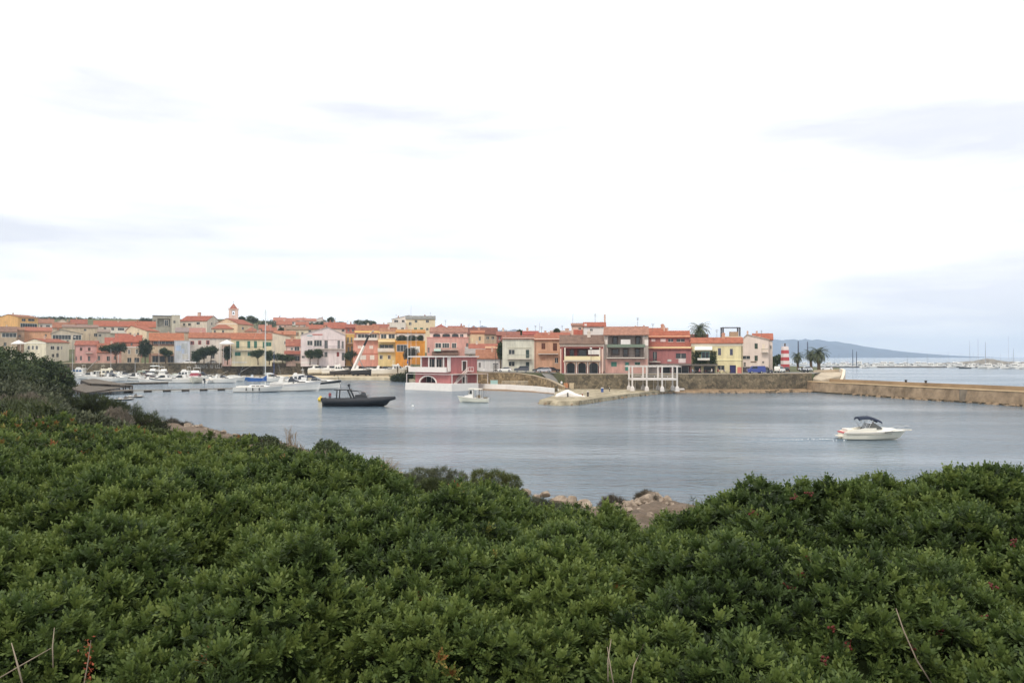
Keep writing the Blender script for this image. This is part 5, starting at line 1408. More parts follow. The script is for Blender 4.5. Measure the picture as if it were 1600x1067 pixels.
# ramp mass between street and breakwater, with its flank wall
b = MB()
q = [(1270, 207.8), (1282, 203.5), (1312, 206.8), (1318, 222), (1316, 237), (1276, 226)]
pts = [(X(p, d_), d_) for p, d_ in q]
z = [3.3, 3.0, 3.9, 4.5, 4.5, 4.5]
b.loft([[(x, y, -1) for x, y in pts], [(x, y, zz) for (x, y), zz in zip(pts, z)]])
tag(b.build("ramp", mat("pale_ramp_concrete", (190, 176, 154), .9, .16, .4, .1, c2=(204, 190, 168))), kind="structure")
wallrun("ramp_parapet", "pale parapet wall at the top of the ramp by the breakwater", [(1273, 226.5, 5.15), (1295, 231, 5.25), (1312, 236.5, 5.3)], .4, mat("ramp_parapet_paint", (200, 184, 160), .9, .1, .5), None, z0=3.6)
wallrun("end_wall", "short whitish end wall sloping down beside the ramp", [(1312.5, 235.5, 5.5), (1316.5, 222, 5.3), (1315, 212, 4.2), (1312, 205.6, 3.2)], .7, mat("whitish_wall", (226, 212, 192), .85, .08, .6), None, z0=.5)
# green and brown bank beyond the ramp
b = MB(); ring = []
for p, d0, h in [(1316, 214, 3.4), (1324, 214, 2.6), (1332, 213, 1.2), (1340, 211, .2)]:
    ring.append([(X(p, d0), d0 - 6, -.6), (X(p, d0), d0, h), (X(p, d0 + 14), d0 + 14, h * .8), (X(p, d0 + 26), d0 + 26, -.6)])
b.loft(ring, closed=False); tag(b.build("bank", mat("scrubby_bank", (104, 98, 70), .95, .3, .5, .1)), kind="structure")

# boatyard hard in front of the quay wall
yard = [onwater(*q) for q in [(438, 594), (480, 594.2), (520, 594), (560, 593.6), (600, 594), (640, 597)]]
yard = [(v.x, v.y) for v in yard] + [(X(652, 268), 268), (X(652, 352), 352), (X(430, 352), 352)]
slab("boatyard_quay", "low sandy boatyard quay under the crane", "quay", yard, -1.5, 1.05, mat("sandy_concrete", (204, 188, 158), .95, .2, .2, .1, c2=(220, 206, 178)))
slab("marina_quay", "low quay strip at the foot of the lettered wall", "quay", [(X(100, 348), 348), (X(430, 348), 348), (X(430, 352), 352), (X(100, 352), 352)], -1.5, .9, M_concrete)

# wooden platform, pontoons
M_wood = mat("grey_weathered_wood", (122, 114, 104), .9, .22, 1.2, .1)
M_wood2 = mat("dark_wet_wood", (78, 70, 62), .9, .2, 1, .1)
def deck(name, label, corners, z, board=.35, piles=6, cat="platform"):
    """corners px,py on the deck plane; boards with gaps, fascia beams and piles"""
    c = [onwater(px, py, z) for px, py in corners]
    loc = sum((Vector(q) for q in c), Vector()) / 4
    root = empty(name, label, cat, (loc.x, loc.y, 0))
    def L_(s, t):
        v = (c[0].lerp(c[1], s)).lerp(c[3].lerp(c[2], s), t); return Vector((v.x - loc.x, v.y - loc.y, 0))
    ln = (c[1] - c[0]).length; n = max(4, int(ln / board / 2))
    b = MB()
    for k in range(n):
        s0, s1 = (k + .04) / n, (k + .72) / n
        q = [L_(s0, 0), L_(s1, 0), L_(s1, 1), L_(s0, 1)]
        b.loft([[v + Vector((0, 0, z - .07)) for v in q], [v + Vector((0, 0, z)) for v in q]])
    b.build("boards", M_wood, root)
    b = MB()
    for t0, t1 in ((.0, .04), (.96, 1.0), (.48, .52)):
        q = [L_(0, t0), L_(1, t0), L_(1, t1), L_(0, t1)]
        b.loft([[v + Vector((0, 0, z - .45)) for v in q], [v + Vector((0, 0, z - .075)) for v in q]])
    b.build("beams", M_wood2, root)
    b = MB()
    for i in range(piles + 1):
        for t in (0.02, .98):
            v = L_(i / piles, t); b.tube([v + Vector((0, 0, -2)), v + Vector((0, 0, z - .455))], .16, 7)
    b.build("piles", M_wood2, root)
    return root
deck("wooden_platform", "grey weathered wooden bathing platform on dark piles, its front terrace", [(134, 613), (104, 604.5), (142, 596), (204, 603.5)], 1.1, piles=7)
deck("wooden_platform", "upper brown wooden deck behind the grey bathing platform", [(140, 598.5), (126, 593.5), (148, 591.5), (208, 602)], 1.75, piles=7)
deck("wooden_platform", "plank gangway from the left bank to the bathing platform", [(72, 612), (70, 607), (108, 602.5), (110, 606)], 1.0, board=.3, piles=4, cat="gangway")
deck("wooden_platform", "low dark jetty strip in front of the bathing platform", [(136, 613.5), (134, 611.2), (206, 607.8), (208, 610)], .75, piles=6, cat="jetty")
# pontoon of pale floats and dark gaps
c0, c1 = onwater(200, 613.2), onwater(372, 609.3)
loc = (c0 + c1) / 2; ax = (c1 - c0); ln = ax.length
root = empty("pontoon", "long thin floating pontoon of pale floats in front of the marina", "pontoon", loc, math.atan2(ax.y, ax.x))
b = MB(); b.box(-ln / 2, ln / 2, -.7, .7, .40, .58); b.build("walkway", mat("pontoon_deck", (150, 142, 130), .9, .15, 1), root)
for k in range(6):
    b = MB(); s = -ln / 2 + ln * (k + .5) / 6; b.box(s - ln / 6 * .28, s + ln / 6 * .28, -.65, .65, -.3, .395)
    b.build("float", mat("pale_float", (206, 206, 202), .7, .08, 1), root)
for k in range(6):  # dark blocks standing in for the shaded gaps between the floats
    b = MB(); s = -ln / 2 + ln * k / 6; b.box(s - ln / 6 * .2 + .02, s + ln / 6 * .2 - .02, -.6, .6, -.3, .38)
    b.build("beam", M_wood2, root)
c0, c1 = onwater(185, 601.2), onwater(262, 599.5)
loc = (c0 + c1) / 2; ax = c1 - c0; ln = ax.length
root = empty("pontoon", "short dark pontoon under the sterns of the left marina boats", "pontoon", loc, math.atan2(ax.y, ax.x))
b = MB(); b.box(-ln / 2, ln / 2, -.8, .8, .42, .66); b.build("walkway", mat("pontoon_deck", (150, 142, 130), .9, .15, 1), root)
for k in range(7): b = MB(); s = -ln / 2 + ln * (k + .5) / 7; b.box(s - 1, s + 1, -.7, .7, -.3, .415); b.build("float", M_wood2, root)

# ------------------------------------------------------------------ pink house standing on the water
PINK = (190, 110, 108); LP = (214, 190, 184)
wp = wallmat(PINK); wl = paint((236, 228, 222))
A = onwater(633, 608.5, 0.0)
corner = onwater(706, 611.5, 0.0)
yawv = (corner - A); rzp = math.atan2(yawv.y, yawv.x); plen = yawv.length
root = empty("waterside_house", "pink two storey house with white terrace and porch standing on its own sea wall", "house", A, rzp)
xh = Vector((math.cos(rzp), math.sin(rzp), 0)); yh = Vector((-xh.y, xh.x, 0))
RI = root.matrix_basis if False else Matrix.Translation(A) @ Matrix.Rotation(rzp, 4, 'Z')
RI = RI.inverted()
def loc_on(px, py, y):                     # local point on the plane y = const of the house frame
    n_ = yh; r = ray(px, py); t = ((A + yh * y) - EYE).dot(n_) / r.dot(n_)
    return RI @ (EYE + r * t)
yF = 2.5                                   # front wall set back behind the terrace edge
def U(px, y=yF): return loc_on(px, 590, y).x
def ZZ(py, y=yF, px=690): return loc_on(px, py, y).z
u0, us = U(649), U(704)
xr = plen
def SV(px, py, u=us):                      # local (y, z) on the right hand face of the house
    n_ = xh; r = ray(px, py); t = ((A + xh * u) - EYE).dot(n_) / r.dot(n_)
    q = RI @ (EYE + r * t); return q.y, q.z
terr = ZZ(599.5, 0.05)
yb = SV(745, 590)[0]                       # back corner of the right hand face
back = SV(748, 600, plen)[0]
zfl = ZZ(578.5); zrf = ZZ(558)
b = MB()
b.loft([[(-.1, 0, -1.5), (xr, 0, -1.5), (xr, back, -1.5), (-.1, back, -1.5)], [(0, .1, terr), (xr - .1, .1, terr), (xr - .1, back, terr), (0, back, terr)]])
b.build("sea_wall", M_white, root)
b = MB()
ha = (U(655), terr + .01, U(683), ZZ(587), 2.4)
cutwall(b, us - u0, zfl - .55, [(ha[0] - u0, ha[1], ha[2] - u0, ha[3], ha[4])], lambda u, y, z: (u0 + u, yF + y, z))
b.box(u0 + .2, us - .31, yF + 2.2, yF + 2.5, zfl - .2, zrf - .01)
dy0, dz1 = SV(722.5, 564.5); dy1, dz0 = SV(728.5, 580.5); ey0, ez1 = SV(722.5, 589); ey1, ez0 = SV(728.5, 601)
cutwall(b, yb - yF, zrf, [(dy0 - yF, zfl - .2, dy1 - yF, dz1, .25), (ey0 - yF, terr + .01, ey1 - yF, ez1, .25)], lambda v, y, z: (us - y, yF + v, z))
b.box(u0, u0 + .3, yF + .02, yb, 0, zfl - .55); b.box(u0, u0 + .3, yF + 2.6, yb, zfl - .55, zrf)
b.box(u0 + .301, us - .01, yb - .3, yb - .001, 0, zrf)
b.build("wall", wp, root)
b = MB(); b.box(u0 - 1.3, us - .35, yF - 1.4, yF + 2.8, zfl - .545, zfl - .25); b.build("floor_slab", wl, root)
b = MB(); b.box(u0 - 1.3, us - .1, yF - 1.4, yF - 1.28, zfl - .246, zfl + .85); b.box(u0 - 1.3, u0 - 1.18, yF - 1.275, yF + 2.6, zfl - .246, zfl + .85); b.build("balustrade", wl, root)
b = MB(); b.box(u0 - 1.5, us + .5, yF - 1.5, yb + .4, zrf + .002, zrf + .3); b.build("roof", wl, root)
for px in (657.5, 669.5, 680.5, 692.5):
    b = MB(); uu = U(px, yF - 1.2); b.box(uu - .16, uu + .16, yF - 1.2, yF - .9, zfl - .24, zrf); b.build("post", wl, root)
b = MB(); b.box(us - .3, us + .06, yF - .9, yF - .003, zfl - .25, zrf); b.build("post", wl, root)
for px0, px1 in ((670, 679.5), (681.5, 691)):
    b = MB(); a, c_ = U(px0, yF + 2.2), U(px1, yF + 2.2); b.box(a, c_, yF + 2.12, yF + 2.19, zfl + .1, zrf - .55, 1)
    for uu in (a, c_, (a + c_) / 2): b.box(uu - .09, uu + .09, yF + 2.05, yF + 2.115, zfl + .05, zrf - .5)
    b.build("glass_door", [M_frame, glass()], root)
for y0_, y1_, za_, zb2 in ((dy0, dy1, zfl - .2, dz1), (ey0, ey1, terr + .01, ez1)):
    b = MB(); b.box(us - .24, us - .18, y0_, y1_, za_, zb2, 1)
    b.box(us + .003, us + .1, y0_ - .28, y0_, za_, zb2); b.box(us + .003, us + .1, y1_, y1_ + .28, za_, zb2); b.box(us + .003, us + .1, y0_ - .28, y1_ + .28, zb2 + .002, zb2 + .25)
    b.build("door", [wl, paint((76, 70, 66))], root)
b = MB(); um = (ha[0] + ha[2]) / 2; rw = (ha[2] - ha[0]) / 2; N = 12     # big white arch below
hgt = ha[3] - terr
for side in (-1, 1):
    arc = [(um + side * rw * math.cos(math.pi / 2 * k / N), terr + hgt * math.sin(math.pi / 2 * k / N)) for k in range(N + 1)]
    arc2 = [(um + side * rw * .88 * math.cos(math.pi / 2 * k / N), terr + hgt * .86 * math.sin(math.pi / 2 * k / N)) for k in range(N + 1)]
    for k in range(N):
        q = [arc[k], arc[k + 1], arc2[k + 1], arc2[k]]
        b.add([(x, yF - .16, z) for x, z in q] + [(x, yF + .25, z) for x, z in q], [(0, 1, 2, 3), (4, 7, 6, 5), (0, 4, 5, 1), (2, 6, 7, 3)])
b.build("arch", wl, root)
b = MB()
for side in (-1, 1):                       # pink spandrels filling the corners above the arch
    cor = (um + side * (rw - .01), ha[3] - .01)
    arc = [(um + side * (rw - .01) * math.cos(math.pi / 2 * k / N), terr + (hgt - .01) * math.sin(math.pi / 2 * k / N)) for k in range(N + 1)]
    for k in range(N):
        tri = [cor, arc[k], arc[k + 1]]; b.add([(x, yF + .004, z) for x, z in tri] + [(x, yF + .26, z) for x, z in tri], [(0, 1, 2), (3, 5, 4), (1, 4, 5, 2)])
b.build("spandrel", wp, root)
for c_ in (.22, .5, .78):
    b = MB(); x_ = um - rw + 2 * rw * c_
    b.box(x_ - .9, x_ + .9, yF + 2.2, yF + 2.3, terr + .1, terr + 2.3, 1)
    b.box(x_ - 1.0, x_ - .88, yF + 2.12, yF + 2.198, terr + .1, terr + 2.35); b.box(x_ + .88, x_ + 1.0, yF + 2.12, yF + 2.198, terr + .1, terr + 2.35)
    b.build("glass_door", [M_frame, glass()], root)
# white porch frame with a flat cane roof round the right hand terrace, and along the front
zp = SV(712, 585.5, plen - .3)[1]
pe = SV(762, 590, plen - .3)[0]
for x, y in [(.25, .35), (plen - .3, .35), (plen - .3, .35 + (pe - .35) * .36), (plen - .3, .35 + (pe - .35) * .7), (plen - .3, pe)]:
    b = MB(); b.box(x - .07, x + .07, y - .07, y + .07, terr - .1, zp); b.build("porch_post", wl, root)
b = MB(); b.box(plen - .38, plen - .22, .3, pe + .1, zp + .003, zp + .14); b.box(.2, plen - .39, .28, .42, zp + .003, zp + .12); b.box(us + .02, plen - .39, pe - .1, pe + .04, zp + .003, zp + .13); b.build("porch_frame", wl, root)
b = MB(); b.box(us + .02, plen - .1, yF - .4, pe, zp + .145, zp + .2); b.build("porch_roof", mat("cane_mat", (206, 178, 162), .9, .15, 2), root)
ys0, ys1 = SV(709, 600)[0], SV(727, 590)[0]
b = MB()                                  # white outside stair along the right hand face
for k in range(12):
    s = k / 12; y = ys0 + (ys1 - ys0) * s; z = terr + (zfl - .25 - terr) * s; b.box(us + .03, us + .9, y, y + (ys1 - ys0) / 12 + .05, z, z + .2)
b.box(us + .03, us + 1.1, ys1 + .06, SV(735.5, 590)[0], zfl - .4, zfl - .22)
b.build("stair", wl, root)
b = MB(); b.tube([(us + .9, ys0, terr + 1), (us + .9, ys1, zfl + .75)], .06, 6)
for k in range(7): s = k / 6; b.tube([(us + .9, ys0 + (ys1 - ys0) * s, terr + (zfl - .25 - terr) * s + .2), (us + .9, ys0 + (ys1 - ys0) * s, terr + (zfl - .25 - terr) * s + 1)], .04, 5)
ye = SV(735.5, 590)[0]
b.box(us + 1.04, us + 1.1, ys1 + .1, ye, zfl + .72, zfl + .84); b.box(us + .03, us + 1.03, ye - .06, ye, zfl + .72, zfl + .84)
for y in (ys1 + .15, (ys1 + ye) / 2, ye - .05): b.box(us + 1.04, us + 1.1, y - .05, y + .05, zfl - .217, zfl + .718)
b.build("stair_rail", wl, root)

# ------------------------------------------------------------------ white pergola on stilts by the shore
d = 193
PW = paint((214, 208, 202))
loc = P(1022, 609, d)
root = empty("pergola", "white timber pergola terrace on tall concrete feet in front of the wall", "pergola", loc, 0)
def PL(px, py, dy=0): return P(px, py, d + dy) - loc
x0, x1 = PL(987, 600).x, PL(1058, 600).x
zt_, zd0, zd1, zr = PL(0, 573.5).z, PL(0, 594).z, PL(0, 591.5).z, PL(0, 586.5).z
cols = [988, 1010.5, 1034.5, 1058]
for dy in (0, 5.5):
    for px in cols:
        x = PL(px, 600).x
        b = MB(); b.box(x - .17, x + .17, dy - .17, dy + .17, .9, zt_); b.build("post", PW, root)
        b = MB(); b.loft([[(x - .5, dy - .5, -.4), (x + .5, dy - .5, -.4), (x + .5, dy + .5, -.4), (x - .5, dy + .5, -.4)], [(x - .42, dy - .42, .5), (x + .42, dy - .42, .5), (x + .42, dy + .42, .5), (x - .42, dy + .42, .5)], [(x - .2, dy - .2, .9), (x + .2, dy - .2, .9), (x + .2, dy + .2, .9), (x - .2, dy + .2, .9)]]); b.build("foot", PW, root)
b = MB()
for dy in (0, 5.5): b.box(x0 - .9, x1 + 1.0, dy - .1, dy + .1, zt_ + .002, zt_ + .26)
for k in range(12): x = x0 - .3 + (x1 - x0 + .6) * k / 11; b.box(x - .05, x + .05, -.6, 6.2, zt_ + .263, zt_ + .4)
b.build("beams", PW, root)
b = MB(); b.box(x0 - .1, x1 + .1, -.1, 5.6, zd0, zd1); b.build("floor", PW, root)
b = MB(); b.box(x0, x1, -.09, -.03, zr - .12, zr); b.box(x0, x1, -.09, -.03, zr - .62, zr - .52)
for k in range(7): x = x0 + (x1 - x0) * (k + .5) / 7; b.box(x - .05, x + .05, -.08, -.04, zd1 + .003, zr - .003) if k % 2 else None
b.build("railing", PW, root)
b = MB()
for px in (995, 1024, 1031, 1043): x = PL(px, 600).x; b.tube([(x, 2.5, -.3), (x, 2.5, zd0)], .07, 6)
b.build("props", PW, root)
b = MB(); b.box(x1 - .3, x1 + 2.0, 1.0, 2.2, -.05, .12); b.box(x1 + .2, x1 + 2.0, 1.3, 2.2, .123, .3)
b.build("step", PW, root)

# ------------------------------------------------------------------ red and white harbour light, roof frame, poles
loc = Vector((X(1226.5, 252), 252, 4.5))
root = empty("harbour_light", "red and white striped square harbour light by the palms", "lighthouse", loc, .1)
zs = [0] + [Z(py, 252) - 4.5 for py in (569, 563.5, 558, 552.5, 547, 542)]
w0 = 5.2 / F * 252
RED, WHT = paint((190, 84, 88)), paint((240, 226, 224))
for k in range(6):
    b = MB(); a0, a1 = w0 * (1 - .035 * k), w0 * (1 - .035 * (k + 1))
    b.loft([[(-a0, -a0, zs[k] + .002), (a0, -a0, zs[k] + .002), (a0, a0, zs[k] + .002), (-a0, a0, zs[k] + .002)], [(-a1, -a1, zs[k + 1]), (a1, -a1, zs[k + 1]), (a1, a1, zs[k + 1]), (-a1, a1, zs[k + 1])]])
    b.build("band", RED if k % 2 == 0 else WHT, root)
b = MB(); b.box(-w0 * .7, w0 * .7, -w0 * .7, w0 * .7, zs[-1] + .003, zs[-1] + .15)
for sx in (-1, 1):
    for sy in (-1, 1): b.tube([(sx * w0 * .65, sy * w0 * .65, zs[-1] + .153), (sx * w0 * .65, sy * w0 * .65, zs[-1] + 1.1)], .04, 5)
b.build("gallery", WHT, root)
b = MB(); b.tube([(0, 0, zs[-1] + .153), (0, 0, zs[-1] + .7)], .25, 10); b.sphere((0, 0, zs[-1] + .9), .28); b.build("lantern", paint((90, 86, 84)), root)
root = empty("roof_frame", "dark square steel frame standing on the flat roof", "frame", P(1143, 528, 243))
b = MB(); loc = root.location
x0, x1 = X(1130, 243) - loc.x, X(1156, 243) - loc.x; zb_, zt_ = 0, Z(512.5, 243) - loc.z
for x in (x0, x1):
    for y in (0, 2.2): b.box(x - .2, x + .2, y - .2, y + .2, zb_ - .6, zt_)
b.box(x0 - .2, x1 + .2, -.2, .2, zt_ + .003, zt_ + .25); b.box(x0 - .2, x1 + .2, 2.0, 2.4, zt_ + .003, zt_ + .25); b.box(x0 - .2, x0 + .2, .203, 1.997, zt_ + .003, zt_ + .25); b.box(x1 - .2, x1 + .2, .203, 1.997, zt_ + .003, zt_ + .25)
b.build("frame", paint((84, 84, 90)), root)
b = MB(); b.box(x1 - 2.7, x1 - .25, .4, 1.9, -.3, 1.9); b.box(x1 - 2.5, x1 - .5, .35, .397, .6, 1.5); b.build("water_tank", mat("tan_panel", (170, 146, 122), .8, .1, 1), root)
def pole(name, label, px, py0, py1, d, r, c, cat="pole", arm=0, head=None):
    b = MB(); h = (Z(py0, d) - Z(py1, d)); b.tube([(0, 0, -.3), (0, 0, h * .6), (0, 0, h)], [r, r * .85, r * .6], 7)
    loc = P(px, py1, d)
    root = empty(name, label, cat, loc)
    if arm: b.tube([(0, 0, h - .05), (arm * .6, 0, h + .25), (arm, 0, h + .2)], [r * .6, r * .5, r * .4], 6)
    b.build("pole", paint(c), root)
    if head:
        b = MB(); b.sphere((arm, 0, h + .1), head, head, head * .8, 10, 6); b.build("lamp_head", paint((214, 212, 206)), root)
    return root
pole("street_lamp", "slim street lamp with a white head in front of the cream arcaded house", 923.5, 545, 586, 214, .07, (90, 90, 92), "lamp", 0, .35)
pole("street_lamp", "dark street lamp by the white garages", 774.5, 540, 583, 233, .06, (74, 72, 72), "lamp", 0, .0)
pole("aerial_mast", "thin aerial on the roofs above the orange tan house", 843, 504, 522, 292, .05, (150, 146, 146), "aerial", .5)
pole("aerial_mast", "thin aerial on the pink stair tower", 895, 492, 508, 256, .05, (150, 146, 146), "aerial", .5)
pole("aerial_mast", "dark aerial right of the white arched top floor", 732.5, 507, 530, 318, .06, (80, 76, 74), "aerial", .4)
pole("mast_post", "tall dark post left of the palms by the harbour light", 1247.5, 533, 575, 290, .3, (96, 104, 122), "post")
pole("mast_post", "shorter dark post between the palms", 1262, 534, 560, 300, .3, (100, 108, 128), "post")
pole("street_lamp", "leaning grey lamp pole above the cruiser with the blue windows", 113.5, 527, 570, 345, .12, (150, 146, 140), "lamp", .8, .3)

# cafe parasol, low planters and awning posts are parts of the street scene
for lb, px, py, d, rr_, hh_ in [("white canopy gazebo at the left end of the shore", 29, 536.5, 370, 2.2, 2.6), ("white canopy gazebo beside the long yellow house", 354.5, 536.5, 340, 2.4, 2.4)]:
    z = Z(py, d); g = G(X(px, d), d); loc = Vector((X(px, d), d, g)); root = empty("gazebo", lb, "gazebo", loc); h = z - g
    b = MB(); r = rr_; b.add([(-r, -r, h), (r, -r, h), (r, r, h), (-r, r, h), (0, 0, h + 1.6), (-r, -r, h - .35), (r, -r, h - .35), (r, r, h - .35), (-r, r, h - .35)], [(0, 1, 4), (1, 2, 4), (2, 3, 4), (3, 0, 4), (5, 6, 1, 0), (6, 7, 2, 1), (7, 8, 3, 2), (8, 5, 0, 3)]); b.build("canopy", M_white, root)
    for sx in (-1, 1):
        for sy in (-1, 1): b = MB(); b.tube([(sx * r * .95, sy * r * .95, -.2), (sx * r * .95, sy * r * .95, h - .05)], .07, 6); b.build("leg", M_white, root)

# ------------------------------------------------------------------ truck crane
d = 335
loc = P(566, 588.5, d); loc.z = 1.05
root = empty("mobile_crane", "white mobile crane with a raised white and black boom at the boatyard", "crane", loc, .1)
b = MB(); b.box(-4.2, 4.0, -1.2, 1.2, .9, 1.5); b.build("chassis", paint((70, 72, 76)), root)
b = MB(); b.prof([(-4.6, 1.0), (-3.2, 1.0), (-3.2, 2.9), (-4.2, 2.9), (-4.6, 2.0)], 1.2, 1.1); b.build("driver_cab", M_white, root)
b = MB(); b.prof([(-4.56, 2.05), (-3.5, 2.05), (-3.5, 2.75), (-4.2, 2.75)], 1.23, 1.15); b.build("cab_windows", glass(), root)
b = MB(); b.prof([(-1.8, 1.5), (2.2, 1.5), (2.0, 2.9), (.2, 3.3), (-1.6, 2.7)], 1.15, 1.0); b.build("turret", M_white, root)
for x in (-3.6, -1.6, 1.6, 3.2):
    b = MB()
    for sy in (-1, 1): b.tube([(x, sy * 1.25, .5), (x, sy * .9, .5)], .5, 12)
    b.build("wheel", paint((40, 40, 42)), root)
p0 = P(553.5, 574, d) - loc; p1 = P(569, 540, d) - loc; p2 = P(576.5, 523.5, d) - loc; p3 = P(583, 517.5, d) - loc
Rz = Matrix.Rotation(-.1, 4, 'Z'); p0, p1, p2, p3 = (Rz @ q for q in (p0, p1, p2, p3))
b = MB(); b.tube([p0 + Vector((-.3, 0, -1.2)), p0, p1], [.85, .75, .55], 4); b.build("boom", M_white, root)
b = MB(); b.tube([p1, p2], [.48, .42], 4); b.build("boom_extension", paint((44, 44, 46)), root)
b = MB(); b.tube([p2, p3], [.38, .3], 4); b.sphere(p3, .5, .3, .5, 8, 5); b.build("boom_head", paint((176, 160, 150)), root)
b = MB(); b.tube([(1.2, 0, 1.6), p0.lerp(p1, .45)], .18, 6); b.build("lift_ram", paint((150, 150, 150)), root)
# ------------------------------------------------------------------ boats
WH = (236, 234, 228); NAVY = (40, 52, 78); BLK = (34, 35, 37)
M_bglass = mat("tinted_boat_glass", (34, 40, 46), .1, 0, spec=.7)
M_steel = mat("stainless_rail", (190, 192, 194), .3, 0, metal=.7)
M_rubber = mat("black_rubber", (36, 36, 38), .6, .1, 2)
def hull_mesh(L, B, hb, hs, rake=.9, full=.45, flare=.82):
    N = 14; rings = []; deck = []
    for i in range(N + 1):
        s = i / N
        k = max(0, (s - full) / (1 - full))
        hw = B / 2 * (.86 + .14 * min(1, s / full)) * max(.012, (1 - k ** 2.3))
        z = hs + (hb - hs) * s ** 1.7
        xs = -L / 2 + L * s
        xk = -L / 2 + (L - rake) * s; xm = -L / 2 + (L - rake * .55) * s; xn = -L / 2 + (L - rake * .25) * s
        zc = .12 + .25 * max(0, s - .5) * hb
        zk = -.35 + .25 * max(0, (s - .7) / .3)
        zm = zc + (z - zc) * .62
        c = hw * flare * (1 - .25 * k); mid = hw * (flare + (1 - flare) * .7)
        rings.append([(xs, hw, z), (xn, mid, zm), (xm, c, zc), (xk, 0, zk), (xm, -c, zc), (xn, -mid, zm), (xs, -hw, z)])
        deck.append((xs, hw, z))
    return rings, deck
def hull(root, L, B, hb, hs, c, stripe=None, bottom=None, rake=.9, full=.45, deckc=None, cockpit=None):
    rings, deck = hull_mesh(L, B, hb, hs, rake, full)
    b = MB()
    b.loft(rings, closed=False, mis=[1 if stripe else 0, 0, 2, 2, 0, 1 if stripe else 0])
    b.add(rings[0], [tuple(range(6, -1, -1))])
    b.build("hull", [gel(c), gel(stripe or c), gel(bottom or c)], root)
    b = MB()
    for i in range(len(deck) - 1):
        x0, y0, z0 = deck[i]; x1, y1, z1 = deck[i + 1]
        dip = 0
        b.add([(x0, y0, z0), (x0, -y0, z0), (x1, -y1, z1), (x1, y1, z1)], [(0, 1, 2, 3)])
        b.add([(x0, y0 + .03, z0 - .09), (x1, y1 + .03, z1 - .09), (x1, y1 + .03, z1 + .03), (x0, y0 + .03, z0 + .03)], [(0, 3, 2, 1)])
        b.add([(x0, -y0 - .03, z0 - .09), (x1, -y1 - .03, z1 - .09), (x1, -y1 - .03, z1 + .03), (x0, -y0 - .03, z0 + .03)], [(0, 1, 2, 3)])
    b.build("deck", gel(deckc or (224, 220, 212), .5), root)
    return rings
def rail(root, L, B, hb, hs, full=.45):
    rings, deck = hull_mesh(L, B, hb, hs, .9, full); b = MB()
    for sg in (1, -1):
        pts = [(x, sg * max(y - .1, 0), z + .6) for x, y, z in deck[7:]]
        b.tube(pts, .022, 4)
        for x, y, z in deck[7::2]: b.tube([(x, sg * max(y - .1, 0), z), (x, sg * max(y - .1, 0), z + .6)], .018, 4)
    b.build("rail", M_steel, root)
def outboard(root, L, B, hs, n=1, c=(52, 54, 58)):
    for k in range(n):
        y = (k - (n - 1) / 2) * .7
        b = MB(); b.prof([(-L / 2 - .75, hs + .55), (-L / 2 - .1, hs + .5), (-L / 2 - .05, hs - .05), (-L / 2 - .6, hs - .1)], .24, .2, y); b.prof([(-L / 2 - .48, hs - .1), (-L / 2 - .25, hs - .1), (-L / 2 - .3, -.5), (-L / 2 - .42, -.5)], .07, .09, y)
        b.build("outboard_motor", gel(c), root)
def side_windows(root, x0, x1, z0, z1, w0, w1, m=None, n=2, lean=.3):
    for sg in (-1, 1):
        b = MB()
        for k in range(n):
            a = x0 + (x1 - x0) * k / n + .06; c = x0 + (x1 - x0) * (k + 1) / n - .06
            q = [(a, sg * w0, z0), (c, sg * w0, z0), (c - lean, sg * w1, z1), (a + (lean * .3), sg * w1, z1)]
            b.add([(x, y, z) for x, y, z in q] + [(x, y + sg * .03, z) for x, y, z in q], [(0, 1, 2, 3), (4, 7, 6, 5), (0, 4, 5, 1), (1, 5, 6, 2), (2, 6, 7, 3), (3, 7, 4, 0)])
        b.build("windows", m or M_bglass, root)

